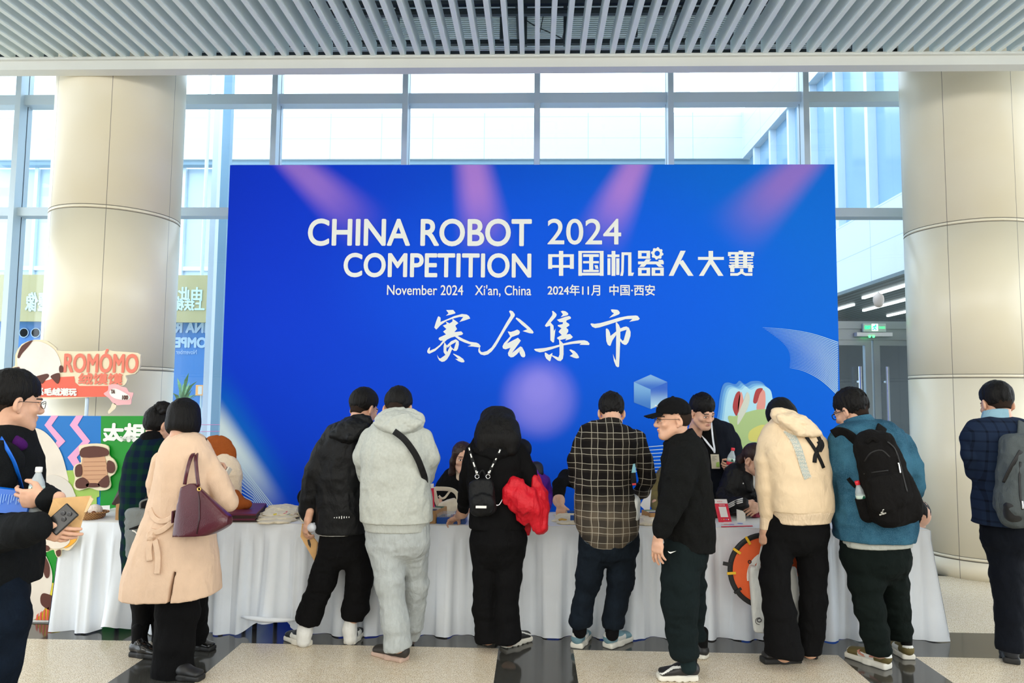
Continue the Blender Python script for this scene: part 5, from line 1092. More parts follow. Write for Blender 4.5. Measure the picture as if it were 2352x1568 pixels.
for P_ in ([(1077, 1026, -.12), (1082, 1046, -.165), (1092, 1076, -.185), (1096, 1094, -.19)], [(1150, 1030, -.165), (1140, 1052, -.175), (1128, 1076, -.185), (1121, 1094, -.19)]):
    pts = spline([f.P(*p) for p in P_], 6); m = MB(); m.tube(pts, .010, 8, flat=.003, up=(0, -1, 0)); st_ = m.build('strap', BLK2, bp, None, True)
    m = MB()
    for k in range(1, len(pts) - 4, 4): m.tube([pts[k] + (0, -.004, 0), pts[k + 2] + (0, -.004, 0)], .004, 6, flat=.002, up=(0, -1, 0))
    m.build('white_dash', WST, st_)
    m = MB(); q = pts[-1]; m.tube([q + np.array([.013 * math.cos(a), -.006, .013 * math.sin(a)]) for a in np.linspace(0, 6.28, 13)], .003, 6); m.tube([q + (0, -.006, .013), q + (.004, -.006, .035)], .004, 6); m.build('clip', STEEL, st_, None, True)
m = MB(); pts = spline([f.P(1139, 1160, -.19), f.P(1147, 1158, -.175), f.P(1156, 1143, -.15), f.P(1168, 1125, -.12)], 5); m.tube(pts, .005, 6); m.build('side_clip', STEEL, bp, None, True)
RED = fab('red_nylon', (.56, .008, .020), rough=.5, spec=.3, bump=.2, bscale=90)
rj = empty('puffer_jacket', f.P(1215, 1215, -.05), 'red puffer jacket hanging over the right arm of the woman in black', 'jacket')
def pj(g):
    g.k = .03
    for P_, R_ in (([(1180, 1108, -.13), (1172, 1130, -.15), (1164, 1148, -.15)], (12, 16, 10)), ([(1190, 1110, -.13), (1190, 1140, -.16), (1182, 1160, -.15)], (14, 20, 14)), ([(1205, 1125, -.15), (1205, 1155, -.17), (1202, 1190, -.12)], (15, 22, 14)),
                   ([(1228, 1100, -.07), (1236, 1135, -.10), (1240, 1170, -.11), (1245, 1205, -.10)], (9, 16, 20, 14)), ([(1222, 1130, -.13), (1226, 1165, -.15), (1240, 1208, -.12), (1250, 1214, -.10)], (15, 22, 16, 8)), ([(1232, 1098, 0), (1245, 1130, -.02), (1251, 1170, -.02), (1250, 1200, -.05)], (8, 12, 12, 10)), ([(1208, 1185, .0), (1208, 1212, .02), (1212, 1226, .02)], (12, 10, 5))):
        g.chain([f.P(*p) for p in P_], [f.m(r) for r in R_], .02)
    g.wrinkle(.008, 12, (1.7, 1, .5), 6, .8)
g = Sdf(); pj(g); V, F = g.mesh(.006); mk('jacket_shell', V, F, RED, rj)

# ---- man in plaid overshirt
n = NT('plaid_overshirt', rough=.9, spec=.12)
def plaid_lines(v, per, offs, wd):
    out = None
    for o in offs:
        q = n.f('LESS_THAN', n.f('ABSOLUTE', n.f('SUBTRACT', n.f('FRACT', n.f('ADD', n.f('DIVIDE', v, per), o)), .5)), wd); out = q if out is None else n.f('MAXIMUM', out, q)
    return out
wob = n.f('MULTIPLY', n.f('SUBTRACT', n.noise(6, 2), .5), .022); xx = n.f('ADD', n.x, wob); zz = n.f('ADD', n.z, wob)
ln = n.f('MAXIMUM', plaid_lines(xx, .0985, (0, .40), .018), plaid_lines(zz, .0985, (.05, .43), .018))
blk = n.f('MULTIPLY', n.f('ADD', n.f('LESS_THAN', n.f('FRACT', n.f('DIVIDE', xx, .0985)), .5), n.f('LESS_THAN', n.f('FRACT', n.f('ADD', n.f('DIVIDE', zz, .0985), .1)), .5)), .5)
lowz = n.ss(n.f('ADD', n.z, n.f('MULTIPLY', n.noise(5, 2), .1)), 1.12, .96)
bs = n.mix(lowz, n.mix(blk, (.006, .005, .005), (.020, .017, .014)), n.mix(blk, (.040, .034, .028), (.105, .085, .062)))
n.col(n.mix(n.f('MULTIPLY', ln, .8), bs, (.42, .39, .32))); PLAID = n.m
f = Fig('man seen from behind in dark plaid overshirt and dark jeans', 4.80, (W(1385, 1480, 4.84)[0], 4.84, 0))
f.head(1404, 948, .06, yaw=178, pitch=24, sc=1.0); hair_short(f, seed=9, tuft=.010, fade=False, thick=1.3)
f.top('plaid_overshirt', [(1402, 1000, 27, .03, .06), (1400, 1005, 52, .01, .085), (1397, 1012, 68, -.01, .13), (1391, 1055, 64, -.01, .15), (1385, 1100, 62, 0, .15), (1388, 1145, 66, 0, .16), (1394, 1190, 70, 0, .165), (1398, 1212, 62, 0, .16)],
      [[(1340, 1010, 0, 20), (1324, 1055, .0, 20), (1324, 1100, .08, 18), (1340, 1125, .34, 15)], [(1462, 1008, 0, 21), (1478, 1055, -.01, 20), (1486, 1098, -.01, 19), (1476, 1126, .15, 16), (1455, 1140, .34, 14)]], PLAID, wr=(.007, 8))
f.garment('collar', lambda g: (g.econe(f.P(1402, 966, .05), f.P(1402, 984, .02), (f.m(24), .078), (f.m(32), .09)), g.cut(f.P(1402, 964, .03), (0, .35, 1))), PLAID, .006)
f.garment('shirt_hem', lambda g: (g.econe(f.P(1455, 1150, .02), f.P(1452, 1186, .02), (f.m(15), .12), (f.m(16), .13)), g.cut(f.P(1460, 1190, 0), (0, 0, -1))), WSHIRT)
f.legs([[(1368, 1235, 0, 36), (1352, 1330, -.01, 28), (1338, 1395, 0, 22), (1334, 1414, 0, 22), (1334, 1428, 0, 24), (1336, 1438, 0, 20)], [(1430, 1235, 0, 37), (1426, 1330, .02, 29), (1414, 1395, .03, 24), (1408, 1428, .03, 23), (1408, 1442, .03, 21)]], DKJEAN, hip=[(1399, 1210, 62, 0, .13), (1399, 1250, 63, 0, .135)], wr=(.007, 9))
f.hand(1446, 1143, .40, (-.5, .7, -.3), (0, -.3, -1), True, frm=(1452, 1138, .34)); f.hand(1350, 1132, .42, (.4, .7, -.3), (0, -.3, -1), False, frm=(1342, 1127, .34))
f.garment('sock', lambda g: g.chain([f.P(1334, 1432, 0), f.P(1332, 1450, 0)], [.042, .043]), BTROU); f.garment('sock', lambda g: g.chain([f.P(1408, 1436, .03), f.P(1406, 1456, .03)], [.042, .043]), BTROU)
f.shoe(gp(1322, 1491), gp(1348, 1462), None, [SHBLUE, SHWH], SOLEW, 'panel', .054); f.shoe(gp(1390, 1490), gp(1449, 1468), None, [SHBLUE, SHWH], SOLEW, 'panel', .052)
f.build()
tb_ = bvh_of(f.made['trousers'])
for cx in (1361, 1434):
    P_ = [onto(tb_, cx + a, b, .002) for a, b in ((-19, 1224), (18, 1222), (17, 1243), (8, 1249), (-12, 1248), (-19, 1242), (-19, 1224))]; P_ = [p for p in P_ if p is not None]
    mm = MB(); mm.tube(P_, .0018, 6); f.part('pocket_seam', mm, mat('seam_blue', (.05, .07, .09), rough=.8), True, f.made['trousers'])
m = MB(); a, b = f.P(1452, 1070, -.10), f.P(1456, 1112, -.10); R_ = frame(b - a, (0, 1, 0)); m.box((a + b) / 2, (.017, .010, .065), R_, .004); kp = tag(m.build('pouch', BLK2), 'narrow black pouch with pale blue top tucked under the arm of the man in plaid', 'pouch')
m = MB(); m.box(a + (b - a) * .12, (.020, .013, .028), R_, .004); m.build('pouch_top', mat('pale_blue_card', (.25, .55, .66), rough=.4), kp); m = MB(); m.box(a + (b - a) * .98, (.012, .012, .006), R_); m.build('red_tab', mat('red_tab', (.6, .03, .05), rough=.5), kp)

# ---- old man in black cap, facing left
f = Fig('older man facing left in black cap, thin glasses and black fleece jacket', 4.45, (W(1570, 1545, 4.47)[0], 4.47, 0))
f.head(1546, 962, -.02, yaw=-86, pitch=3, sc=1.0, h=.0032)
def grey(g):
    g.k = .02; g.ell(f.hp((0, .03, .01)), (.0775, .083, .075), f.hR.T); g.ell(f.hp((0, -.07, -.02)), (.1, .1, .1), f.hR.T, op='sub', k=.01); g.cut(f.hp((0, 0, -.045)), f.hR @ np.array([0, 0, -1.0]))
    for x in (-1, 1): g.ell(f.hp((x * .082, .012, -.012)), (.016, .026, .036), f.hR.T, op='sub', k=.006)
f.garment('cropped_hair', grey, FUZZ, .006)
def cap(g):
    g.k = .015; R = f.hR; g.ell(f.hp((0, .006, .045)), (.088, .107, .088), R.T); g.cut(f.hp((0, 0, .026)), R @ np.array([0, -.12, -1.0])); g.ell(f.hp((0, .006, .03)), (.083, .100, .06), R.T, op='sub', k=.004); g.ell(f.hp((0, .006, .134)), (.01, .01, .006), R.T, k=.004)
def brim(g):
    R = f.hR
    for a in (-.75, -.35, 0, .35, .75): g.econe(f.hp((math.sin(a) * .066, -.070 - .014 * math.cos(a), .040 - .012 * abs(a))), f.hp((math.sin(a) * .072, -.172 + abs(a) * .045, .024 - .016 * abs(a))), (.030, .0055), (.026, .0045), u=R @ np.array([1.0, 0, 0]), k=.012)
f.garment('cap', cap, BLK, .005); f.garment('cap_brim', brim, BLK, .004, parent='cap')

f.top('fleece_jacket', [(1566, 1016, 30, .0, .09), (1572, 1034, 42, 0, .15), (1574, 1060, 50, 0, .185), (1574, 1110, 54, 0, .19), (1575, 1160, 56, 0, .185), (1579, 1205, 55, 0, .185), (1584, 1246, 51, 0, .18)],
      [[(1572, 1050, -.13, 34), (1562, 1095, -.19, 33), (1548, 1145, -.21, 29), (1532, 1185, -.21, 23), (1521, 1212, -.21, 20), (1517, 1222, -.21, 15)], [(1572, 1050, .13, 32), (1560, 1140, .2, 26), (1540, 1215, .2, 16)]], BLKF, wr=(.010, 9), h=.008,
      extra=lambda g: g.cut(f.P(1584, 1257, 0), (-.10, 0, -1)))
f.garment('collar', lambda g: (g.econe(f.P(1568, 1026, 0), f.P(1553, 990, .0), (f.m(43), .115), (f.m(35), .095)), g.cut(f.P(1556, 1000, 0), (-.47, 0, .88)) , g.econe(f.P(1562, 1014, 0), f.P(1546, 975, 0), (f.m(30), .082), (f.m(27), .078), op='sub', k=.004)), BLKF, .006)
f.legs([[(1566, 1265, -.09, 42), (1562, 1330, -.10, 41), (1562, 1385, -.10, 39), (1566, 1450, -.09, 33), (1572, 1500, -.09, 29), (1574, 1512, -.09, 22)], [(1588, 1265, .09, 36), (1592, 1340, .14, 28), (1598, 1400, .18, 22), (1603, 1455, .22, 17), (1604, 1470, .22, 14)]], fab('dark_teal_trouser', (.006, .011, .012)), hip=[(1578, 1235, 44, 0, .16), (1578, 1270, 46, 0, .17)], wr=(.008, 6), rvs=.85)
f.hand(1513, 1230, -.21, (-.12, -.05, -1), (.75, .6, 0), False, curl=(.3, .35, .4, .45), thumb=.25, spread=.16, sc=1.05)
f.garment('sock', lambda g: g.chain([f.P(1577, 1508, -.09), f.P(1582, 1530, -.09)], [.045, .046]), fab('dark_sock', (.01, .02, .022)))
f.shoe(gp(1607, 1560), gp(1502, 1560), None, [SHB, SHWH], SOLEW, 'chunky', .054); f.shoe(gp(1627, 1514), gp(1560, 1496), None, [SHB, SHWH], SOLEW, 'chunky', .050)
f.build()
q0, q1 = f.hp((-.062, -.078, .078)), f.hp((-.040, -.093, .085)); m = MB(); m.tube([q0 * .98 + EYE * .02, (q0 + q1) / 2 * .98 + EYE * .02, q1 * .98 + EYE * .02], .0045, 8); f.part('cap_emblem', m, mat('silver_print', (.7, .75, .8), rough=.3), True, f.made['cap'])
spectacles(f, .017, mat('spectacle_bronze', (.05, .03, .02), rough=.3), .0015)
m = MB(); SW = [(1534, 1265), (1536, 1269), (1540, 1271), (1553, 1265), (1541, 1267.5), (1537, 1267)]; m.plate([f.P(x, y, -.232) for x, y in SW], (0, .002, 0)); f.part('swoosh_emblem', m, WST, False, f.made['trousers'])

# ---- man in dark suit standing behind the table
SUIT = fab('navy_suit', (.006, .008, .014), bump=.3, bscale=200)
f = Fig('man in dark navy blazer with white lanyard standing behind the table holding a water bottle', 6.28, (W(1640, 1310, 6.3)[0], 6.3, 0))
f.head(1613, 946, -.22, yaw=26, pitch=20, roll=-4, sc=1.08, h=.0032); hair_short(f, seed=12, tuft=.010, fade=False, thick=1.6, low=True)
f.top('blazer', [(1628, 985, 30, -.08, .08), (1634, 998, 50, -.06, .11), (1638, 1020, 58, -.04, .13), (1641, 1065, 56, -.02, .14), (1643, 1120, 55, 0, .14), (1643, 1190, 56, 0, .14), (1643, 1215, 57, 0, .14)],
      [[(1678, 1010, -.03, 20), (1692, 1050, -.04, 18), (1692, 1078, -.16, 15), (1687, 1072, -.25, 12)], [(1592, 1010, -.03, 18), (1585, 1065, -.05, 17), (1592, 1120, -.12, 14), (1600, 1150, -.2, 12)]], SUIT, hem=1225, wr=(.006, 8))
f.garment('black_shirt', lambda g: (g.econe(f.P(1626, 990, -.17), f.P(1640, 1060, -.12), (f.m(16), .05), (f.m(18), .06)), g.cone(f.P(1618, 976, -.13), f.P(1622, 988, -.12), .062, .068)), BLK, .007)
f.legs([[(1622, 1215, .0, 30), (1618, 1275, .02, 24), (1616, 1322, .03, 19)], [(1662, 1215, 0, 30), (1666, 1275, .02, 24), (1668, 1322, .03, 19)]], NAVYT, hip=[(1643, 1200, 52, 0, .13), (1643, 1225, 52, 0, .13)])
f.hand(1690, 1070, -.26, (-.85, -.35, -.1), (-.3, .9, .35), False, curl=(.9, 1.0, 1.05, 1.1), thumb=.5, sc=.95)
f.hand(1600, 1156, -.22, (0, -.3, -1), (.5, .5, 0), True, sc=.95)
f.shoe(ZP(1616, 1350) , ZP(1606, 1362), None, SHB, SOLEB, 'loafer') if False else None
fz = np.array([W(1618, 1300, 6.36)[0], 6.38, 0]); f.shoe(fz, fz + (-.04, -.27, 0), None, SHB, SOLEB, 'loafer'); fz = np.array([W(1668, 1300, 6.36)[0], 6.38, 0]); f.shoe(fz, fz + (.05, -.27, 0), None, SHB, SOLEB, 'loafer')
f.build()
def lapel(pts): mm = MB(); mm.plate([f.P(*p) for p in pts], (0, .006, 0)); f.part('lapel', mm, SUIT, False, f.made['blazer'])
LAN = mat('lanyard_white', (.74, .78, .84), rough=.5)
ld = empty('lanyard_badge', f.P(1643, 1076, -.2), 'white lanyard with beige name badge on the man in navy blazer', 'badge')
for P_ in ([(1600, 968, -.13), (1604, 985, -.19), (1620, 1010, -.20), (1636, 1030, -.195), (1640, 1036, -.195)], [(1633, 962, -.13), (1635, 985, -.20), (1638, 1012, -.20), (1641, 1030, -.195), (1641, 1040, -.195)]):
    bs2 = [bvh_of(f.made[q]) for q in ('blazer', 'black_shirt')]; Q_ = []
    for x, y, d_ in P_:
        c_ = [onto(b_, x, y, .006) for b_ in bs2]; c_ = [v for v in c_ if v is not None]; Q_.append(min(c_, key=lambda v: v[1]) if c_ else f.P(x, y, d_))
    m = MB(); m.tube(spline(Q_, 5), .008, 8, flat=.0015, up=(0, -1, 0)); m.build('strap', LAN, ld, None, True)
m = MB(); m.plate([f.P(1632, 1043, -.2), f.P(1651, 1043, -.2), f.P(1654, 1076, -.2), f.P(1635, 1076, -.2)], (0, .004, 0)); bc = m.build('badge_card', mat('badge_beige', (.58, .54, .42), rough=.4), ld)
m = MB(); m.plate([f.P(1645, 1062, -.203), f.P(1652, 1060, -.203), f.P(1653, 1072, -.203), f.P(1645, 1072, -.203)], (0, .002, 0)); m.build('badge_print', mat('badge_green', (.35, .55, .12), rough=.5), bc)
m = MB()
for k in range(4): a = f.P(1635.5 + .4 * k, 1048 + 3.2 * k, -.203); b = f.P(1646 - (k % 2) * 4, 1048 + 3.2 * k, -.203); m.box((a + b) / 2, (abs(b[0] - a[0]) / 2, .001, .0012))
m.build('badge_text_line', mat('badge_grey', (.2, .2, .18), rough=.5), bc)
WCLR = mat('clear_bottle', (.70, .78, .82), rough=.05, spec=.7); WCLR.node_tree.nodes['Principled BSDF'].inputs['Alpha'].default_value = .45
CAPR = mat('bottle_cap_red', (.75, .02, .04), rough=.4); LABG = mat('bottle_label_pale', (.60, .74, .66), rough=.4); LABR = mat('bottle_label_red', (.70, .03, .05), rough=.4)
def bottle(base, top, label, owner_cat='bottle', dark=False, group=None, capm=None):
    base = np.array(base); top = np.array(top); H_ = np.linalg.norm(top - base); ax = nrm(top - base); r = H_ * .155
    e = empty('water_bottle', base, label, 'bottle', group)
    m = MB(); m.lathe([(r * .8, 0), (r, .02 * H_), (r * .92, .12 * H_), (r, .16 * H_), (r * .93, .24 * H_), (r, .30 * H_), (r, .60 * H_), (r * .9, .68 * H_), (r * .55, .80 * H_), (r * .38, .87 * H_), (r * .38, .90 * H_)], base, ax, 24); m.build('bottle_body', WCLR, e, None, True)
    m = MB(); m.lathe([(r * 1.02, .30 * H_), (r * 1.02, .43 * H_)], base, ax, 24); m.build('label_band', LABR, e, None, True)
    m = MB(); m.lathe([(r * 1.02, .431 * H_), (r * 1.02, .58 * H_)], base, ax, 24); l2 = m.build('label_band', LABG, e, None, True)
    m = MB(); c = base + ax * .51 * H_ + np.array([0, -r * 1.05, 0]); m.plate([c + (-.010, 0, -.008), c + (0, 0, .012), c + (.010, 0, -.008)], (0, .001, 0)); m.build('tree_emblem', mat('emblem_green', (.0, .12, .06), rough=.5), l2)
    m = MB(); m.lathe([(r * .44, .885 * H_), (r * .46, .89 * H_), (r * .46, .99 * H_), (r * .40, 1.0 * H_)], base, ax, 20); m.build('bottle_cap', capm or CAPR, e, None, True)
    return e
bottle(f.P(1674, 1085, -.30), f.P(1684, 1028, -.30), 'red capped water bottle held by the man in navy blazer')
# ---- man in beige hoodie
f = Fig('man bowing over the table in beige hoodie and black flared trousers', 4.66, (W(1815, 1520, 4.66)[0], 4.66, 0))
f.head(1798, 962, .16, yaw=196, pitch=52, sc=1.03); hair_short(f, seed=17, fade=False, thick=1.2, low=True)
f.top('hoodie', [(1812, 985, 42, .06, .09), (1815, 1002, 64, .02, .12), (1820, 1040, 73, 0, .15), (1828, 1090, 72, 0, .16), (1835, 1140, 71, 0, .17), (1837, 1168, 70, 0, .17)],
      [[(1764, 1014, 0, 22), (1756, 1060, -.02, 22), (1757, 1120, -.02, 20), (1762, 1172, 0, 17), (1762, 1196, 0, 13)], [(1878, 1020, .02, 22), (1886, 1070, .08, 20), (1872, 1120, .28, 15)]], BEIGEH, wr=(.005, 7), extra=lambda g: g.box(f.P(1842, 1172, 0) + np.array([.035, 0, -.2]), (.235, .3, .2), None, .004, k=.006, op='sub'))
BRIB = fab('beige_rib', (.78, .62, .44), stretch=(1, 1, .1), bump=.6, bscale=160)
f.garment('hem_band', lambda g: (g.econe(f.P(1837, 1170, 0), f.P(1837, 1188, 0), (f.m(70), .168), (f.m(64), .155), sq=2.4), g.cut(f.P(1837, 1197, 0), (.04, 0, -1)), g.cut(f.P(1837, 1166, 0), (0, 0, 1))), BRIB)
f.garment('cuff', lambda g: (g.cone(f.P(1760, 1190, 0), f.P(1757, 1214, 0), .038, .033), g.cut(f.P(1757, 1216, 0), (-.1, 0, -1))), BRIB, .006)
hood(f, 1826, 978, 50, 27, -.05, BEIGEH, .12, -.42)
f.legs([[(1797, 1215, 0, 36), (1784, 1285, -.03, 34), (1780, 1330, -.05, 32), (1790, 1400, -.05, 34), (1797, 1470, -.05, 38), (1800, 1500, -.05, 40), (1800, 1506, -.05, 38)], [(1862, 1215, 0, 37), (1866, 1300, .04, 31), (1867, 1380, .05, 29), (1866, 1450, .05, 28), (1860, 1494, .05, 26), (1860, 1502, .05, 22)]], BTROU, hip=[(1832, 1180, 66, 0, .14), (1832, 1225, 66, 0, .145)], wr=(.007, 6), rvs=.85)
f.hand(1756, 1215, 0, (-.05, -.05, -1), (.8, .5, 0), False, curl=(.9, .9, .95, 1.0), thumb=.5); f.hand(1866, 1126, .34, (-.5, .7, -.3), (0, -.3, -1), True, frm=(1870, 1120, .29))
f.shoe(gp(1842, 1518), gp(1742, 1522), None, SHB, SOLEB, 'loafer', .054); f.shoe(gp(1862, 1516), gp(1868, 1478), None, SHB, SOLEB, 'loafer', .05)
f.build()
# pale grey lettered panel running down the back of the hoodie
GP = fab('grey_print', (.46, .52, .50)); pan = [(1798, 982), (1812, 980), (1826, 1000), (1838, 1030), (1848, 1060), (1856, 1090), (1860, 1100), (1854, 1100), (1846, 1080), (1836, 1050), (1824, 1020), (1810, 1000)]
hb = bvh_of(f.made['hoodie'])
def strip_on(b, cl, w0, n=14, lift=.004):
    m = MB(); P = []
    cl = spline([np.array(c, float) for c in cl], 5)
    for i, c in enumerate(cl):
        d = cl[min(i + 1, len(cl) - 1)] - cl[max(i - 1, 0)]; d = d / np.linalg.norm(d); nn = np.array([-d[1], d[0]])
        for k in range(-3, 4):
            q = c + nn * w0 * k / 3.0; p = onto(b, q[0], q[1], lift); P.append(p if p is not None else (P[-1] if P else f.P(q[0], q[1], -.15)))
    m.raw(P, [(i * 7 + k, i * 7 + k + 1, (i + 1) * 7 + k + 1, (i + 1) * 7 + k) for i in range(len(cl) - 1) for k in range(6)]); return m
f.part('printed_panel', strip_on(hb, [(1806, 986), (1822, 1006), (1834, 1032), (1842, 1058), (1850, 1084), (1856, 1098)], 8.5), GP, False, f.made['hoodie'])
CRL = mat('cream_letters', (.86, .78, .64), rough=.7)
rows = [('LOVE', 1800, 985), ('VLONE', 1803, 993), ('NEVL', 1808, 1001), ('EVLONE', 1812, 1010), ('LONE', 1818, 1019), ('ELON', 1822, 1028), ('VLON', 1826, 1037), ('NEVL', 1829, 1046), ('OVEV', 1833, 1055), ('LONE', 1836, 1064), ('LOVE', 1839, 1073), ('VLON', 1842, 1082), ('LOVE', 1846, 1091)]
for tx, x, y in rows:
    V, F = text_mesh(tx, 19, 6, 0, .0); Q = []
    for v in V:
        p = onto(hb, x + v[0], y + 6 - v[1] + .10 * v[0], .007); Q.append(p if p is not None else f.P(x + v[0], y - v[1], -.16))
    mk('lettering', Q, F, CRL, f.made['hoodie'], None, None, False)
sb = empty('sling_strap', f.P(1870, 1040, -.16), 'black sling strap with buckles crossing the back of the beige hoodie', 'strap')
def strap_on(b, owner, pts, w, material, nm='strap', lift=.008, flat=.003):
    P = [onto(b, x, y, lift) for x, y in pts]; P = [p for p in P if p is not None]; m = MB(); m.tube(spline(P, 4), w, 8, flat=flat, up=(0, -1, 0)); return m.build(nm, material, owner, None, True)
strap_on(hb, sb, [(1848, 998), (1860, 1014), (1872, 1032), (1884, 1055), (1892, 1074)], .010, BLK2); strap_on(hb, sb, [(1878, 1000), (1884, 1014), (1880, 1030), (1873, 1046), (1871, 1062)], .012, BLK2); strap_on(hb, sb, [(1882, 1012), (1886, 1022), (1880, 1034)], .020, BLK2, 'buckle')
# orange round target folded disc and white tote carried beside the leg
ORN = mat('disc_orange', (.85, .13, .03), rough=.6, var=.05, vscale=8); DBLK = mat('disc_rim_black', (.008, .008, .009), rough=.6); TYEL = mat('tape_yellow', (.80, .48, .02), rough=.5)
DY_ = 4.86; dc = W(1758, 1310, DY_); rx_ = 82 * DY_ / 1660
od = empty('landing_disc', (dc[0], DY_, dc[2] - rx_), 'orange landing disc with black rim and yellow tabs held beside the man in beige hoodie', 'disc')
m = MB(); m.lathe([(rx_ * .93, 0), (rx_ * .93, .006)], (dc[0], DY_, dc[2]), (0, 1, 0), 48); dd_ = m.build('disc_cloth', ORN, od)
m = MB(); m.tube([(dc[0] + math.cos(a) * rx_ * .95, DY_, dc[2] + math.sin(a) * rx_ * .95) for a in np.linspace(0, 2 * math.pi, 49)], .016, 8, flat=.008, up=(0, 1, 0)); m.build('rim', DBLK, od, None, True)
for a, w in ((2.55, TYEL), (2.1, TYEL), (3.22, TYEL), (.9, TYEL), (3.75, DBLK), (5.7, TYEL)):
    m = MB(); u_ = np.array([math.cos(a), 0, math.sin(a)]); m.box(np.array([dc[0], DY_ - .012, dc[2]]) + u_ * rx_ * .93, (.008, .003, .028), np.array([np.cross((0, 1, 0), u_), (0, 1, 0), u_])); m.build('tab', w, od)
m = MB(); u_ = np.array([math.cos(2.98), 0, math.sin(2.98)]); m.box(np.array([dc[0], DY_ - .012, dc[2]]) + u_ * rx_ * 1.05, (.012, .003, .028), np.array([np.cross((0, 1, 0), u_), (0, 1, 0), u_])); m.build('tab', DBLK, od)
m = MB(); ar = np.linspace(math.pi * 1.05, -.15, 25); ri = 41 * DY_ / 1660; ro = 52 * DY_ / 1660
P = []; cc = W(1769, 1325, DY_)
for a in ar: P += [(cc[0] + math.cos(a) * ro, DY_ - .004, cc[2] + math.sin(a) * ro * 1.1), (cc[0] + math.cos(a) * ri, DY_ - .004, cc[2] + math.sin(a) * ri * 1.1)]
m.raw(P, [(2 * i, 2 * i + 1, 2 * i + 3, 2 * i + 2) for i in range(24)]); m.build('white_arc', PW, dd_)
for px, py in ((1722, 1290), (1818, 1292)):
    m = MB(); q = W(px, py, DY_ - .006); m.tube([q + np.array([math.cos(a) * .010, 0, math.sin(a) * .010]) for a in np.linspace(0, 6.28, 9)], .003, 6); m.build('hex_emblem', DBLK, dd_)
tb = empty('tote_bag', W(1780, 1440, 4.80), 'white tote bag hanging in front of the orange disc', 'bag'); WTOTE = fab('white_canvas', (.74, .76, .74), bump=.2)
g = Sdf(); g.k = .02; YT = 4.82
g.box((W(1746, 1375, YT)[0], YT, W(1746, 1375, YT)[2]), (.07, .022, .21), None, .02); g.box((W(1800, 1375, YT)[0], YT, W(1800, 1375, YT)[2]), (.09, .022, .21), None, .02)
g.wrinkle(.006, 9, (1, 1, .4), 3, .4); V, F = g.mesh(.008); V[:, 0] += (V[:, 2] - dc[2]) * -.06; mk('bag_body', V, F, WTOTE, tb)
m = MB(); m.tube(spline([W(1738, 1308, YT - .03), W(1745, 1285, YT - .03), W(1754, 1245, YT - .03), W(1760, 1222, YT - .02), W(1766, 1245, YT - .03), W(1780, 1300, YT - .03)], 5), .012, 8, flat=.003, up=(0, -1, 0)); m.build('strap', WTOTE, tb, None, True)
ROB = mat('robot_line', (.05, .05, .055), rough=.6)
m = MB(); 
for A, B in (((1820, 1386), (1820, 1396)), ((1820, 1396), (1823, 1408)), ((1823, 1408), (1819, 1420)), ((1819, 1420), (1826, 1432)), ((1826, 1432), (1832, 1438)), ((1819, 1420), (1822, 1436))): m.tube([W(*A, YT - .06), W(*B, YT - .06)], .003, 6)
m.tube([W(1820 + 4 * math.cos(a), 1389 + 5 * math.sin(a), YT - .06) for a in np.linspace(0, 6.28, 10)], .003, 6); m.build('printed_robot', ROB, tb)
m = MB(); m.tube([W(1744 + 5 * math.cos(a), 1424 + 4 * math.sin(a), YT - .05) for a in np.linspace(0, 6.28, 10)], .003, 6); m.tube([W(1744 + 9 * math.cos(a), 1426 + 8 * math.sin(a), YT - .05) for a in np.linspace(1.5, 5, 10)], .002, 6); m.build('printed_robot', ROB, tb)

# ---- man in denim shirt with black backpack
n = NT('denim_shirt', rough=.85, spec=.12); v1 = n.noise(4.5, 4); v2 = n.noise(260, 2); dv = n.mix(n.ss(v1, .32, .68), (.008, .045, .085), (.035, .13, .205)); n.col(n.mix(n.f('MULTIPLY', n.ss(v2, .4, .7), .35), dv, (.10, .22, .31))); n.bump(v2, .2, .004); DENIM = n.m
f = Fig('man in blue denim shirt and glasses with large black backpack at right table', 4.64, (W(2020, 1525, 4.62)[0], 4.62, 0))
f.head(1955, 944, .08, yaw=212, pitch=20, sc=1.05); hair_short(f, seed=21, tuft=.012, thick=1.5)
f.top('denim_shirt', [(1980, 1002, 34, .03, .06), (1986, 1009, 60, .01, .085), (1991, 1018, 80, 0, .15), (1996, 1060, 83, 0, .16), (2000, 1110, 80, 0, .17), (2004, 1160, 82, 0, .18), (2008, 1200, 85, 0, .185), (2008, 1226, 84, 0, .18)],
      [[(1926, 1014, .0, 23), (1917, 1070, .0, 22), (1924, 1120, .04, 21), (1932, 1150, .12, 18), (1950, 1165, .36, 14)], [(2068, 1016, 0, 25), (2090, 1070, -.01, 26), (2100, 1115, 0, 22), (2092, 1142, .10, 19), (2066, 1155, .35, 14)]], DENIM, wr=(.010, 8), h=.009, extra=lambda g: g.cut(f.P(2008, 1238, 0), (0, 0, -1)))
f.garment('collar', lambda g: (g.econe(f.P(1970, 962, .06), f.P(1978, 984, .03), (f.m(31), .078), (f.m(40), .092)), g.cut(f.P(1972, 958, .05), (-.2, .3, 1))), DENIM, .006)
f.garment('grey_shirt', lambda g: (g.econe(f.P(2010, 1215, 0), f.P(2011, 1240, 0), (f.m(79), .165), (f.m(74), .155), sq=2.4), g.cut(f.P(2011, 1252, 0), (.04, 0, -1))), fab('grey_cotton', (.46, .48, .44)))
f.legs([[(1983, 1270, 0, 44), (1990, 1340, -.03, 37), (1998, 1400, -.05, 31), (2010, 1455, -.06, 28), (2018, 1494, -.06, 25), (2019, 1502, -.06, 20)], [(2046, 1270, 0, 40), (2050, 1340, .04, 32), (2058, 1400, .08, 29), (2066, 1450, .1, 26), (2068, 1472, .1, 22)]], GRNT, hip=[(2010, 1235, 74, 0, .145), (2010, 1280, 74, 0, .15)], wr=(.008, 7), rvs=.85)
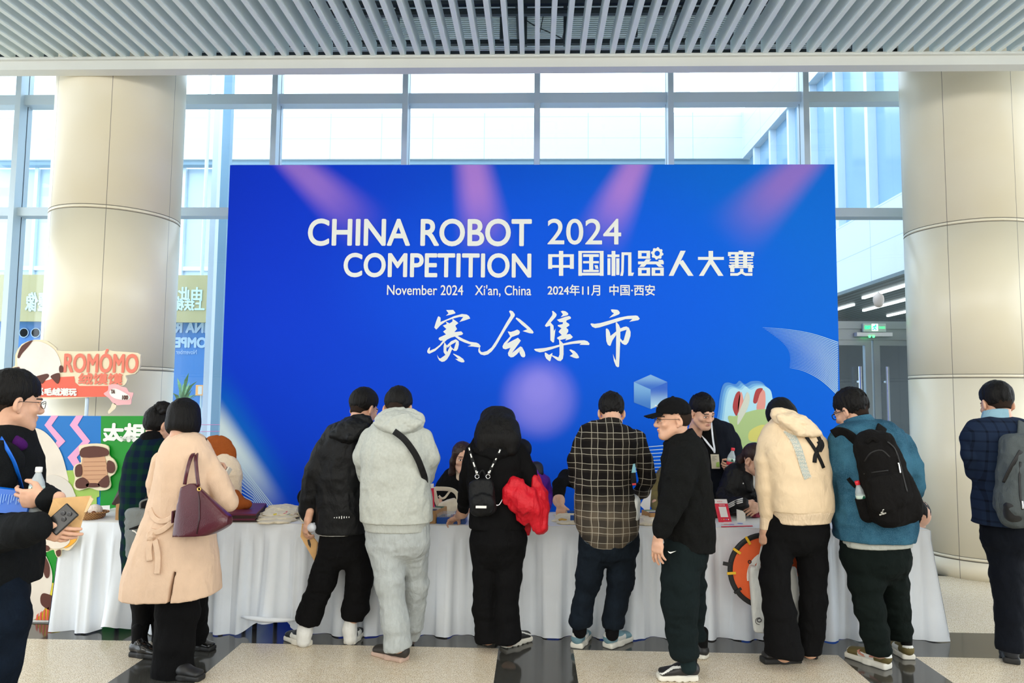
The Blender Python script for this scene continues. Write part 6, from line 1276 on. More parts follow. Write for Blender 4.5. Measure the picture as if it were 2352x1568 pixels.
f.hand(1962, 1172, .42, (.4, .8, -.4), (0, -.3, -1), False, frm=(1950, 1166, .36)); f.hand(2054, 1160, .42, (-.4, .8, -.4), (0, -.3, -1), True, frm=(2066, 1156, .36))
f.shoe(gp(2050, 1540), gp(1938, 1503), None, [SHOL, SHWH], SOLEW, 'panel', .055); f.shoe(gp(2092, 1517), gp(2046, 1486), None, [SHOL, SHWH], SOLEW, 'panel', .052)
f.build(); spectacles(f, .021, GLASSB, .0028)
PNK = mat('swoosh_pink', (.55, .24, .18), rough=.6)
a_, b_ = gp(2050, 1540), gp(1938, 1503); d_ = b_ - a_; sd_ = nrm(np.cross(d_, (0, 0, 1))); sd_ = -sd_ if sd_[1] > 0 else sd_
SWP = [(.10, .085), (.30, .058), (.50, .046), (.60, .054), (.62, .072), (.56, .085), (.575, .068), (.52, .060), (.36, .066)]
m = MB(); m.plate([a_ + d_ * u + sd_ * (.049 - .006 * abs(u - .4)) + np.array([0, 0, z]) for u, z in SWP], -sd_ * .012); f.part('swoosh_emblem', m, PNK, False, [c for c in f.o.children if c.name.startswith('shoe')][0])
bk = empty('backpack', f.P(2040, 1195, -.2), 'large black backpack with three stripe emblem on the man in denim shirt', 'backpack'); BPM = fab('backpack_black', (.006, .0055, .0055), bump=.3, bscale=220)
g = Sdf(); g.k = .03; g.econe(f.P(2010, 1030, -.235), f.P(2052, 1158, -.25), (f.m(40), .10), (f.m(52), .12), sq=3.0, u=(1, 0, -.25)); g.econe(f.P(2000, 1012, -.225), f.P(2020, 1060, -.24), (f.m(26), .07), (f.m(40), .09), sq=2.6); g.econe(f.P(2030, 1105, -.33), f.P(2044, 1150, -.335), (f.m(36), .045), (f.m(42), .05), sq=3.2, u=(1, 0, -.25), k=.012); g.wrinkle(.007, 9, (1, 1, 1), 5, .6); V, F = g.mesh(.008); bo = mk('bag_body', V, F, BPM, bk)
bb_ = bvh_of(bo); sb_ = bvh_of(f.made['denim_shirt'])
for P_ in ([(2038, 1014), (2055, 1030), (2066, 1060), (2076, 1100), (2084, 1130)], [(1986, 1060), (2000, 1040), (2025, 1034), (2044, 1050)], [(1984, 1088), (2010, 1084), (2040, 1080)]): strap_on(bb_, bk, P_, .004, DBLK, 'zip_seam', .002)
strap_on(sb_, bk, [(1914, 998), (1930, 992), (1952, 1000), (1972, 1018), (1985, 1034)], .034, BPM, 'shoulder_strap', .012, .007); strap_on(sb_, bk, [(2026, 979), (2022, 992), (2016, 1008), (2010, 1022)], .032, BPM, 'shoulder_strap', .012, .007)
strap_on(bb_, bk, [(1990, 1016), (2004, 1006), (2018, 1014)], .012, BPM, 'grab_handle', .012, .005); strap_on(bb_, bk, [(2063, 1062), (2066, 1074), (2068, 1086)], .004, STEEL, 'zip_pull', .006)
strap_on(sb_, bk, [(1948, 1098), (1956, 1108), (1966, 1118)], .012, BPM, 'side_strap', .008)
for P_ in ([(2019, 1181), (2024, 1179), (2026, 1182), (2021, 1184)], [(2022.5, 1176), (2028, 1173.5), (2032.5, 1180.5), (2027, 1182)], [(2026, 1171), (2030, 1168.5), (2036, 1178.5), (2033, 1180)]):
    q = [onto(bb_, x, y, .004) for x, y in P_]; m = MB(); m.raw(q, [(0, 1, 2, 3)]); m.build('stripe_emblem', WST, bk)
bottle(f.P(1990, 1178, -.19), f.P(1968, 1104, -.20), 'red capped water bottle in the side pocket of the black backpack')
g = Sdf(); g.k = .01; a, b = f.P(1993, 1182, -.19), f.P(1981, 1142, -.195); g.cone(a, b, .046, .044); g.cut(b, nrm(b - a)); V, F = g.mesh(.006); mk('side_pocket', V, F, BPM, bk)

# ---- man at the far right in checked blazer
n = NT('checked_blazer', rough=.9, spec=.12); l1 = n.f('LESS_THAN', n.f('ABSOLUTE', n.f('SUBTRACT', n.f('FRACT', n.f('DIVIDE', n.x, .062)), .5)), .10); l2 = n.f('LESS_THAN', n.f('ABSOLUTE', n.f('SUBTRACT', n.f('FRACT', n.f('DIVIDE', n.z, .062)), .5)), .10)
n.col(n.mix(n.f('MULTIPLY', n.f('ADD', l1, l2), .42), (.012, .022, .050), (.0025, .004, .009))); CHK = n.m
f = Fig('man in dark blue checked blazer with grey backpack at the right edge', 4.78, (W(2320, 1520, 4.78)[0], 4.78, 0))
f.head(2288, 926, .05, yaw=178, pitch=14, sc=1.07); hair_short(f, seed=25)
f.garment('shirt_collar', lambda g: (g.econe(f.P(2288, 946, .05), f.P(2290, 968, .04), (f.m(27), .075), (f.m(34), .085)), g.cut(f.P(2288, 943, .05), (0, .25, 1))), fab('pale_blue_shirt', (.25, .42, .52)), .006)
f.top('blazer', [(2290, 986, 34, .03, .06), (2290, 993, 60, .01, .085), (2292, 1004, 76, 0, .13), (2300, 1050, 64, 0, .14), (2304, 1110, 54, 0, .14), (2304, 1160, 57, 0, .15), (2305, 1200, 61, 0, .155)],
      [[(2232, 1000, 0, 20), (2230, 1045, 0, 19), (2236, 1082, .05, 17), (2256, 1094, .25, 14)], [(2352, 1000, 0, 22), (2368, 1060, 0, 21), (2372, 1130, .05, 18), (2360, 1190, .1, 14)]], CHK, hem=1203, wr=(.005, 8))
f.legs([[(2302, 1220, 0, 37), (2312, 1320, -.02, 31), (2318, 1410, -.02, 27), (2318, 1480, -.02, 25), (2318, 1492, -.02, 23)], [(2344, 1220, 0, 35), (2352, 1320, .1, 29), (2352, 1410, .16, 25), (2350, 1470, .2, 22)]], NAVYT, hip=[(2318, 1195, 56, 0, .14), (2318, 1235, 58, 0, .145)], wr=(.006, 7))
f.hand(2272, 1094, .34, (.6, .6, -.1), (0, -.5, -.8), False, frm=(2256, 1094, .25)); f.hand(2358, 1200, .1, (0, 0, -1), (-.8, .4, 0), True)
f.shoe(gp(2326, 1529), gp(2310, 1486), None, SHNV, SOLEB, 'loafer', .056); f.shoe(gp(2352, 1498), gp(2345, 1466), None, SHNV, SOLEB, 'loafer', .056)
f.build()
GBP = fab('backpack_grey', (.085, .10, .105), bump=.3, bscale=220); gbk = empty('backpack', f.P(2345, 1205, -.2), 'grey backpack on the man in checked blazer at the right edge', 'backpack')
g = Sdf(); g.k = .03; g.econe(f.P(2352, 1030, -.23), f.P(2352, 1150, -.25), (f.m(44), .09), (f.m(52), .12), sq=3.0); g.ell(f.P(2340, 1190, -.24), (f.m(36), .09, f.m(22))); g.wrinkle(.007, 9, (1, 1, 1), 5, .6); V, F = g.mesh(.008); go = mk('bag_body', V, F, GBP, gbk); gb_ = bvh_of(go); s2 = bvh_of(f.made['blazer'])
strap_on(s2, gbk, [(2349, 955), (2349, 970), (2348, 990), (2346, 1010)], .03, GBP, 'shoulder_strap', .012, .007); strap_on(gb_, gbk, [(2345, 1035), (2330, 1060), (2316, 1085), (2306, 1108)], .012, DBLK, 'lash_strap', .006); strap_on(gb_, gbk, [(2344, 1060), (2342, 1100), (2344, 1140), (2349, 1170)], .006, DBLK, 'zip_seam', .003); strap_on(gb_, gbk, [(2348, 1150), (2349, 1160), (2349, 1168)], .005, STEEL, 'zip_pull', .006)
g = Sdf(); g.k = .02; g.econe(f.P(2328, 1160, -.30), f.P(2332, 1180, -.29), (f.m(20), .05), (f.m(22), .05)); V, F = g.mesh(.007); mk('front_pocket', V, F, DBLK, gbk)
m = MB(); m.tube(spline([f.P(2330, 1022, -.2), f.P(2328, 1008, -.22), f.P(2342, 1002, -.24), f.P(2352, 1012, -.24)], 4), .014, 8); m.build('grab_handle', DBLK, gbk, None, True)
# ---- woman in camel coat
f = Fig('woman with short black hair in long belted camel coat holding up a phone', 4.40, (W(420, 1530, 4.4)[0], 4.4, 0))
f.head(424, 964, .0, yaw=170, pitch=14, sc=1.0, female=True)
def bob(g):
    g.k = .03; R = f.hR; g.ell(f.hp((0, .018, .035)), (.091, .108, .10), R.T); g.ell(f.hp((0, .035, -.035)), (.086, .082, .075), R.T)
    for x in (-1, 1): g.ell(f.hp((x * .066, -.005, -.03)), (.032, .06, .07), R.T)
    g.ell(f.hp((0, -.10, -.04)), (.06, .07, .09), R.T, op='sub', k=.02); g.cut(f.hp((0, 0, -.098)), R @ np.array([0, .2, -1.0])); g.wrinkle(.003, 34, (1, 1, .10), 8, .6)
f.garment('hair', bob, HAIR, .0055)
f.top('coat', [(422, 1022, 34, .03, .09), (426, 1038, 54, .0, .12), (430, 1066, 62, -.01, .14), (428, 1110, 66, 0, .15), (420, 1160, 70, 0, .15), (413, 1185, 70, 0, .15), (408, 1230, 82, -.01, .17), (400, 1290, 94, -.02, .20), (394, 1345, 102, -.02, .23), (392, 1392, 106, -.02, .24)],
      [[(372, 1058, 0, 22), (360, 1110, .03, 22), (362, 1150, .12, 19), (390, 1160, .28, 14)], [(474, 1060, .0, 25), (494, 1100, -.02, 27), (514, 1140, .0, 25), (524, 1152, .02, 22), (520, 1128, .10, 19), (514, 1108, .15, 15)]], CAMEL, wr=(.006, 6), stretch=(1.4, 1.4, .3),
      extra=lambda g: (g.cut(f.P(392, 1386, -.24), (.03, 0, -1)), g.box(f.P(393, 1368, -.22), (.010, .12, .14), np.array([[math.cos(.1), 0, -math.sin(.1)], [0, 1, 0], [math.sin(.1), 0, math.cos(.1)]]), .005, k=.01, op='sub')))
f.garment('coat_collar', lambda g: (g.econe(f.P(423, 1010, .03), f.P(422, 1032, .0), (f.m(34), .10), (f.m(47), .125)), g.cut(f.P(422, 1006, .0), (.02, .35, 1)), g.cut(f.P(422, 1035, -.0), (0, 0, -1))), CAMEL, .007)
f.garment('scarf', lambda g: (g.chain([f.P(452, 1002, .05), f.P(462, 1018, .0), f.P(468, 1034, -.02)], [.028, .032, .022]), g.wrinkle(.006, 30, (1, 1, .3), 2, .6)), fab('brown_scarf', (.08, .05, .03), var=.5, vscale=60), .006)
f.legs([[(408, 1330, -.04, 52), (408, 1410, -.06, 47), (400, 1480, -.08, 44), (396, 1540, -.08, 44), (396, 1556, -.08, 43)], [(444, 1330, .10, 34), (446, 1400, .20, 30), (450, 1450, .26, 27), (452, 1478, .28, 24)]], BTROU, wr=(.007, 5), rvs=.75)
f.hand(513, 1104, .165, (.1, .3, 1), (-.9, -.2, .1), True, sc=.92, curl=(.8, .9, .9, .95), thumb=.7, frm=(516, 1118, .13))
f.shoe(gp(390, 1554), gp(470, 1563), None, SHB, SOLEB, 'loafer', .05); f.shoe(gp(436, 1486), gp(494, 1494), None, SHPAT, SOLEB, 'loafer', .046)
f.build()
cb_ = bvh_of(f.made['coat'])
def on3(pts, lift=.010): return [q for q in (onto(cb_, x, y, lift) for x, y in pts) if q is not None]
m = MB(); m.tube(spline(on3([(344, 1168), (350, 1184), (364, 1196), (384, 1194), (404, 1180), (424, 1166)]), 4), .016, 8, flat=.004, up=(0, -1, 0)); f.part('belt', m, CAMEL, True)
m = MB(); m.tube(spline(on3([(346, 1218), (360, 1222), (378, 1214), (398, 1196), (410, 1182)]), 4), .016, 8, flat=.004, up=(0, -1, 0)); f.part('belt', m, CAMEL, True)
g = Sdf(); g.k = .01; kp_ = onto(cb_, 348, 1232, .0); g.ell(kp_, (.030, .025, .034)); g.wrinkle(.006, 30, (1, 1, 1), 3, .6); V, F = g.mesh(.005); mk('belt_knot', V, F, CAMEL, f.o)
for P_ in ([(346, 1240), (342, 1262), (344, 1288)], [(356, 1240), (362, 1270), (362, 1300), (360, 1318)]): m = MB(); m.tube(spline(on3(P_, .012), 4), .017, 8, flat=.004, up=(0, -1, 0)); f.part('belt_tail', m, CAMEL, True)
m = MB(); a, b = f.P(506, 1112, .15), f.P(524, 1082, .18); m.box((a + b) / 2, (.006, .037, .070), frame(b - a, (0, 1, 0)), .004); ph_ = tag(m.build('phone', mat('phone_pale', (.75, .72, .62), rough=.3)), 'pale phone held up by the woman in camel coat', 'phone')
m = MB(); R_ = frame(b - a, (0, 1, 0)); m.box((a + b) / 2 - R_[0] * .0065, (.001, .034, .066), R_); m.build('screen', mat('phone_screen', (.01, .012, .015), rough=.1), ph_)
MAR = mat('maroon_leather', (.075, .008, .018), rough=.28, spec=.6, bump=.12, bscale=160, var=.12, vscale=6)
tt = empty('tote_bag', f.P(465, 1238, -.2), 'maroon leather tote bag hanging from the shoulder of the woman in camel coat', 'bag')
QF = [(409, 1110), (452, 1112), (462, 1118), (524, 1172), (528, 1222), (522, 1232), (462, 1228), (402, 1226), (400, 1216)]
g = Sdf(); g.k = .02
g.econe(f.P(431, 1122, -.195), f.P(464, 1214, -.225), (f.m(22), .022), (f.m(66), .055), sq=4.5, u=(1, 0, 0)); g.cut(f.P(465, 1229, -.24), (.05, 0, -1)); g.cut(f.P(431, 1110, -.2), (.03, 0, 1)); g.cut(f.P(401, 1200, -.23), (-1, 0, .08)); g.cut(f.P(527, 1200, -.23), (1, 0, .03))
V, F = g.mesh(.007); tb2 = mk('bag_body', V, F, MAR, tt)
tvb = bvh_of(tb2)
m = MB(); q = [onto(tvb, x, y, .003) for x, y in ((456, 1118), (458, 1150), (458, 1190), (452, 1226))]; m.tube([p for p in q if p is not None], .004, 6); m.build('seam', mat('maroon_dark', (.03, .004, .008), rough=.4), tt, None, True)
for P_ in ([(424, 1112, -.20), (430, 1080, -.20), (438, 1052, -.165), (446, 1040, -.11), (452, 1038, -.04)], [(456, 1116, -.215), (452, 1084, -.20), (450, 1056, -.165), (452, 1042, -.11), (456, 1040, -.04)]): m = MB(); m.tube(spline([f.P(*p) for p in P_], 5), .010, 8, flat=.005, up=(0, -1, 0)); m.build('handle', MAR, tt, None, True)
m = MB(); m.lathe([(.012, 0), (.012, .006), (.007, .006), (.007, .0)], f.P(458, 1123, -.262), (0, -1, 0), 16); m.build('buckle', GOLD, tt, None, True)
m = MB(); a = f.P(399, 1186, -.20); m.box(a, (.006, .02, .035), None, .004); m.build('side_tag', MAR, tt)

# ---- woman with hair bun in dark tartan coat
n = NT('dark_tartan', rough=.95, spec=.1); b1 = n.f('LESS_THAN', n.f('FRACT', n.f('DIVIDE', n.x, .075)), .45); b2 = n.f('LESS_THAN', n.f('FRACT', n.f('DIVIDE', n.z, .075)), .45)
n.col(n.mix(n.f('MULTIPLY', n.f('ADD', b1, b2), .5), (.003, .009, .026), (.004, .028, .016))); TART = n.m
f = Fig('woman with hair bun in dark tartan coat carrying a grey shoulder bag', 4.80, (W(330, 1500, 4.7)[0], 4.68, 0))
f.head(368, 974, .05, yaw=146, pitch=16, sc=.98, female=True)
def bun(g):
    g.k = .02; R = f.hR; g.ell(f.hp((0, .018, .035)), (.084, .102, .092), R.T); g.ell(f.hp((0, .03, -.01)), (.078, .080, .06), R.T); g.ell(f.hp((0, -.085, -.035)), (.10, .085, .085), R.T, op='sub', k=.015)
    for x in (-1, 1): g.ell(f.hp((x * .082, .004, -.03)), (.022, .03, .034), R.T, op='sub', k=.008)
    c = f.P(376, 936, .02); g.ell(c, (f.m(17), .05, f.m(13)), k=.008); g.cone(c, f.hp((0, .05, .09)), .026, k=.01)
    g.chain([c + np.array([math.cos(a) * .036, -.02 + .02 * math.sin(a * 2), math.sin(a) * .028]) for a in np.linspace(0, 6.28, 10)], [.017] * 10, .006); g.wrinkle(.003, 40, (1, 1, .4), 8, .6)
f.garment('hair', bun, HAIR, .005)
f.top('coat', [(346, 1022, 22, .02, .08), (344, 1040, 42, 0, .11), (340, 1066, 50, 0, .13), (340, 1110, 54, 0, .14), (342, 1180, 57, 0, .15), (344, 1250, 56, 0, .15), (346, 1325, 55, 0, .16)], [[(304, 1060, -.02, 20), (296, 1120, -.04, 20), (300, 1180, .02, 18), (330, 1190, .25, 13)], [(380, 1060, .06, 18), (392, 1110, .12, 16), (400, 1100, .3, 13)]], TART, hem=1320, wr=(.006, 7))
f.garment('coat_collar', lambda g: (g.econe(f.P(350, 1002, .03), f.P(344, 1030, .0), (f.m(22), .085), (f.m(31), .10)), g.cut(f.P(352, 996, .03), (-.35, .3, 1)), g.wrinkle(.004, 20, (1, 1, 1), 3, .5)), BLK, .006)
f.legs([[(328, 1310, 0, 24), (325, 1380, 0, 21), (322, 1440, 0, 16), (322, 1480, 0, 14), (326, 1490, 0, 14)], [(362, 1310, .06, 24), (364, 1380, .08, 20), (366, 1470, .1, 14), (366, 1485, .1, 13)]], TIGHTS, 'tights', wr=None)
f.hand(404, 1094, .34, (.6, .6, .4), (0, -.2, -1), True, sc=.9, frm=(400, 1100, .3))
f.shoe(gp(299, 1504), gp(372, 1512), None, SHPAT, SOLEB, 'loafer', .046); f.shoe(gp(352, 1488), gp(408, 1484), None, SHPAT, SOLEB, 'loafer', .044)
f.build()
m = MB(); c = ZP(331, 1504) + np.array([-.01, -.05, .055]); m.tube([c + np.array([a, 0, b]) for a, b in ((-.012, -.016), (.012, -.012), (.016, .016), (-.008, .014), (-.012, -.016))], .0028, 6); f.part('shoe_buckle', m, GOLD, True)
m = MB(); m.plate([f.P(358, 1024, .0), f.P(367, 1016, -.02), f.P(376, 1040, .0), f.P(369, 1050, .0)], (0, .012, 0)); f.part('kraft_tag', m, KRAFT) if False else None
GBG = fab('grey_canvas', (.19, .21, .21), bump=.3, bscale=300); DGB = fab('dark_strap', (.010, .009, .009), rough=.7)
sbg = empty('shoulder_bag', f.P(318, 1285, -.2), 'grey canvas shoulder bag with black strap behind the camel coat', 'bag')
g = Sdf(); g.k = .02; QB = [(292, 1186), (350, 1160), (356, 1200), (336, 1280), (296, 1284)]
g.econe(f.P(322, 1182, -.19), f.P(318, 1268, -.20), (f.m(32), .045), (f.m(24), .05), sq=3.2, u=(1, 0, .3)); g.wrinkle(.006, 12, (1, 1, 1), 2, .6); V, F = g.mesh(.007); so = mk('bag_body', V, F, GBG, sbg); sv = bvh_of(so)
g = Sdf(); g.k = .015; g.econe(f.P(322, 1222, -.235), f.P(317, 1272, -.24), (f.m(30), .02), (f.m(25), .022), sq=3.4, u=(1, 0, .3)); V, F = g.mesh(.006); mk('front_pocket', V, F, GBG, sbg)
strap_on(sv, sbg, [(298, 1216), (320, 1208), (344, 1198)], .008, DGB, 'pocket_zip', .004, .004)
m = MB(); m.tube(spline([f.P(384, 1060, -.14), f.P(362, 1100, -.165), f.P(338, 1150, -.185), f.P(306, 1190, -.20), f.P(292, 1206, -.20)], 5), .022, 8, flat=.004, up=(0, -1, 0)); m.build('shoulder_strap', DGB, sbg, None, True)
m = MB(); m.tube(spline([f.P(322, 1168, -.215), f.P(324, 1152, -.22), f.P(346, 1146, -.215), f.P(352, 1158, -.21)], 5), .006, 8); m.build('handle', GBG, sbg, None, True)
m = MB(); m.tube([f.P(294, 1196 + 9 * math.sin(a), -.215) + np.array([.02 * math.cos(a), 0, 0]) for a in np.linspace(0, 6.28, 13)], .007, 6); m.build('ring', DBLK, sbg, None, True)
m = MB(); m.tube(spline([f.P(304, 1218, -.262), f.P(312, 1222, -.262), f.P(322, 1236, -.262)], 4), .005, 6); m.build('white_cord', WST, sbg, None, True)

# ---- man at the left edge, near the camera
f = Fig('man with glasses and blue lanyard at the left edge holding envelope and folder', 3.10, (W(-10, 1780, 3.1)[0], 3.1, 0))
f.head(34, 922, .0, yaw=146, pitch=6, sc=1.02, h=.003); hair_short(f, seed=31, tuft=.007, thick=1.2, h=.0036)
NAVYF = fab('black_wool_jacket', (.006, .007, .008), bump=.4, bscale=300)
f.top('jacket', [(8, 1000, 42, .0, .10), (2, 1028, 62, 0, .15), (-6, 1070, 74, 0, .19), (-14, 1120, 84, 0, .20), (-16, 1200, 88, 0, .19), (-16, 1280, 87, 0, .19), (-16, 1338, 85, 0, .19)],
      [[(0, 1060, -.14, 48), (-40, 1160, -.17, 46), (-10, 1224, -.20, 42), (52, 1216, -.31, 36), (86, 1211, -.345, 30)], [(20, 1070, .12, 40), (62, 1126, .12, 34), (112, 1150, -.06, 30), (111, 1147, -.218, 27)]], NAVYF, hem=1340, wr=(.009, 7), h=.008)
f.garment('collar', lambda g: (g.econe(f.P(6, 1012, 0), f.P(12, 978, .0), (f.m(52), .12), (f.m(42), .095)), g.cut(f.P(14, 984, 0), (.25, 0, 1)), g.econe(f.P(14, 1000, 0), f.P(20, 960, 0), (f.m(36), .085), (f.m(34), .08), op='sub', k=.004)), NAVYF, .006)
f.garment('purple_scarf', lambda g: (g.chain([f.P(36, 1006, -.05), f.P(44, 1020, -.06), f.P(38, 1028, -.06)], [.014, .016, .012]), g.chain([f.P(44, 1020, -.06), f.P(54, 1024, -.05)], [.014, .010])), fab('purple_knit', (.05, .006, .09)), .005)
f.legs([[(-8, 1345, -.05, 62), (-4, 1420, -.06, 64), (-12, 1520, -.06, 52), (-24, 1640, -.06, 44), (-30, 1768, -.06, 36)], [(-40, 1345, .08, 60), (-50, 1500, .12, 50), (-60, 1700, .14, 36)]], fab('navy_denim', (.004, .008, .016), var=.25, vscale=10), hip=[(-14, 1320, 70, 0, .15), (-14, 1360, 72, 0, .155)], wr=(.007, 6), rvs=.9)
f.hand(86, 1208, -.335, (.75, .25, -.35), (.1, .9, .1), True, curl=(.25, .3, .4, .5), thumb=.5, sc=.95, frm=None)
f.hand(104, 1144, -.225, (-.95, -.12, -.02), (.1, .95, .2), False, curl=(.55, .6, .65, .7), thumb=.3, sc=1.0, frm=None)
for sx in (-.06, .14): a_ = W(-30 - (sx > 0) * 30, 1780, 3.1 + sx); a_[2] = 0; f.shoe(a_ + (-.06, 0, 0), a_ + (.22, .03, 0), None, SHB, SOLEB, 'loafer')
f.build(); spectacles(f, .020, mat('spectacle_dark', (.03, .02, .02), rough=.3), .0014)
LBL = mat('lanyard_blue', (.0, .12, .62), rough=.5)
m = MB(); jb = bvh_of(f.made['jacket']); q = [onto(jb, x, y, .012) for x, y in ((2, 1006), (16, 1030), (32, 1060), (42, 1090), (50, 1120))]; m.tube(spline([p for p in q if p is not None], 5), .009, 8, flat=.002, up=(0, -1, 0)); tag(m.build('lanyard', LBL, smooth=True), 'bright blue lanyard on the chest of the man at the left edge', 'lanyard')
fo = MB(); fo.plate([f.P(-30, 1118, -.235), f.P(72, 1130, -.215), f.P(60, 1180, -.235), f.P(-30, 1176, -.255)], (.0, .012, .004)); fb = tag(fo.build('folder', mat('folder_blue', (.0, .10, .50), rough=.35)), 'bright blue folder held under the bottle by the man at left edge', 'folder')
m = MB()
for k in range(8):
    a = f.P(4 + 6 * k, 1134 + .5 * k, -.236 + .001 * k); b = f.P(0 + 6 * k, 1158 - 4 * (k % 3), -.247 + .001 * k); m.tube([a, b], .0012, 4)
m.build('pale_writing', mat('folder_pale', (.25, .45, .8), rough=.5), fb)
bottle(f.P(78, 1176, -.19), f.P(90, 1072, -.19), 'white capped water bottle held by the man at the left edge', capm=mat('bottle_cap_white', (.75, .76, .74), rough=.4))
ev = MB(); ev.plate([f.P(122, 1146, -.27), f.P(207, 1140, -.24), f.P(186, 1196, -.26), f.P(178, 1226, -.28), f.P(92, 1236, -.31)], (.002, .008, .003)); e2 = tag(ev.build('envelope', KRAFT), 'large kraft envelope held out by the man at the left edge', 'envelope')
m = MB(); m.plate([f.P(207, 1140, -.243), f.P(214, 1146, -.243), f.P(198, 1176, -.255), f.P(193, 1176, -.255)], (0, .004, 0)); m.build('flap', mat('kraft_pale', (.68, .50, .28), rough=.7), e2)
a, b = f.P(126, 1206, -.325), f.P(157, 1178, -.305); m = MB(); R_ = frame(b - a, (0, -1, .15)); m.box((a + b) / 2, (.036, .0045, .052), R_, .0043); p2 = tag(m.build('phone', mat('phone_black', (.012, .012, .013), rough=.25)), 'black phone pressed on the kraft envelope by the man at left edge', 'phone')
m = MB()
for k in range(3): c = (a + b) / 2 + R_[2] * (.034 - .013 * k) + R_[0] * (.012 if k % 2 else -.008) ; m.lathe([(.0085, 0), (.0085, .003), (.006, .0035)], c + np.array([0, -.006, 0]), (0, -1, .1), 12)
m.build('camera_lens', mat('lens_grey', (.06, .06, .065), rough=.2), p2)

# ---- people seated behind the tables
DBROWN = HAIRB
def seated(label, Y, cx, rings, arms, material, face=None, name='jacket', wr=(.007, 9)):
    f = Fig(label, Y, (W(cx, 1330, Y)[0], Y, 0)); return f
def sit_legs(f, cx, m_=None):
    x = f.P(cx, 1200)[0]; Y = f.Y; g = Sdf(); g.k = .03
    for s_ in (-.09, .09): g.cone((x + s_, Y + .02, .50), (x + s_ * 1.2, Y - .20, .50), .085, .07); g.cone((x + s_ * 1.2, Y - .20, .50), (x + s_ * 1.2, Y - .16, .06), .065, .045)
    g.cone((x - .07, Y + .02, .55), (x + .07, Y + .02, .55), .12); V, F = g.mesh(.012); f.kids.append(('trousers', V, F, m_ or BTROU, None, None)); f.core.cone((x, Y, .6), (x, Y, .8), .08)
    for s_ in (-.11, .11): f.shoe(np.array([x + s_, Y - .12, 0]), np.array([x + s_, Y - .38, 0]), None, SHB, SOLEB, 'loafer')
f = Fig('woman with long brown hair in black shirt and cream turtleneck seated behind the tables', 5.92, (W(1060, 1330, 5.92)[0], 5.92, 0))
f.head(1063, 1050, -.06, yaw=14, pitch=6, sc=1.0, female=True, h=.0032)
def brownhair(g):
    g.k = .02; R = f.hR; g.ell(f.hp((0, .018, .035)), (.086, .100, .092), R.T); g.ell(f.hp((0, -.075, -.03)), (.058, .07, .085), R.T, op='sub', k=.012)
    for x in (-1, 1): g.chain([f.hp((x * .07, -.03, .04)), f.hp((x * .082, -.02, -.03)), f.hp((x * .085, .0, -.12)), f.hp((x * .10, .02, -.19))], [.022, .024, .026, .012])
    g.wrinkle(.003, 40, (1, 1, .15), 8, .6)
f.garment('hair', brownhair, HAIRB, .005)
f.top('shirt', [(1060, 1092, 26, .02, .08), (1058, 1102, 42, .0, .10), (1054, 1122, 50, 0, .12), (1054, 1160, 48, 0, .13), (1054, 1215, 46, 0, .13)], [[(1018, 1115, 0, 16), (1010, 1150, -.03, 15), (1014, 1168, -.20, 12)], [(1094, 1115, 0, 16), (1100, 1150, -.03, 15), (1090, 1168, -.2, 12)]], BLK, wr=(.005, 9))
f.garment('turtleneck', lambda g: g.chain([f.P(1062, 1076, -.03), f.P(1059, 1100, -.045)], [.062, .07]), fab('cream_knit', (.70, .56, .42), bump=.6, bscale=120), .007)
f.hand(1012, 1164, -.22, (.25, -.3, -.8), (.6, .5, 0), True, sc=.9); f.hand(1088, 1166, -.22, (-.2, -.3, -.8), (-.6, .5, 0), False, sc=.9); sit_legs(f, 1054); f.build()
f = Fig('person with black hair in purple jacket seated half hidden behind the woman with mini backpack', 5.95, (W(1206, 1330, 5.95)[0], 5.95, 0))
f.head(1194, 1044, -.04, yaw=-52, pitch=22, sc=1.0, female=True)
def slick(g):
    g.k = .02; R = f.hR; g.ell(f.hp((0, .016, .035)), (.083, .102, .088), R.T); g.ell(f.hp((0, -.08, -.035)), (.10, .08, .085), R.T, op='sub', k=.012); g.wrinkle(.002, 40, (1, 1, .2), 8, .6)
    for x in (-1, 1): g.ell(f.hp((x * .082, .008, -.02)), (.02, .028, .04), R.T, op='sub', k=.008)
f.garment('hair', slick, HAIR, .005)
PUR = fab('purple_nylon', (.12, .012, .33), rough=.5, spec=.3)
f.top('jacket', [(1204, 1080, 24, .02, .09), (1206, 1092, 40, .0, .11), (1212, 1115, 48, 0, .13), (1214, 1160, 48, 0, .14), (1214, 1215, 46, 0, .14)], [[(1250, 1108, 0, 15), (1258, 1140, -.03, 14), (1250, 1168, -.20, 12)], [(1176, 1108, 0, 15), (1168, 1140, -.03, 14), (1176, 1168, -.2, 12)]], PUR, wr=(.009, 12))
f.garment('hood', lambda g: (g.chain([f.P(1218, 1078, .02), f.P(1232, 1076, -.03), f.P(1240, 1086, -.06)], [.05, .052, .03])), mat('hood_dark', (.01, .008, .02), rough=.6), .007); sit_legs(f, 1212); f.hand(1246, 1172, -.22, (0, -.3, -.9), (-.5, .5, 0), False, sc=.9); f.hand(1180, 1172, -.22, (0, -.3, -.9), (.5, .5, 0), True, sc=.9); f.build()
f = Fig('seated person in black sweater reaching over the canvas bags, hidden behind the man in plaid', 5.92, (W(1375, 1330, 5.92)[0], 5.92, 0))
f.head(1380, 1056, -.03, yaw=-10, pitch=20, sc=.95); hair_short(f, seed=40, fade=False)
f.top('sweater', [(1378, 1090, 24, .02, .08), (1376, 1102, 40, 0, .10), (1374, 1130, 48, 0, .12), (1374, 1215, 46, 0, .13)], [[(1336, 1108, -.02, 18), (1300, 1096, -.14, 17), (1284, 1112, -.26, 15), (1283, 1150, -.38, 12), (1285, 1158, -.40, 9)], [(1412, 1115, 0, 16), (1420, 1150, -.05, 14), (1400, 1170, -.15, 11)]], BLK, wr=(.006, 9))
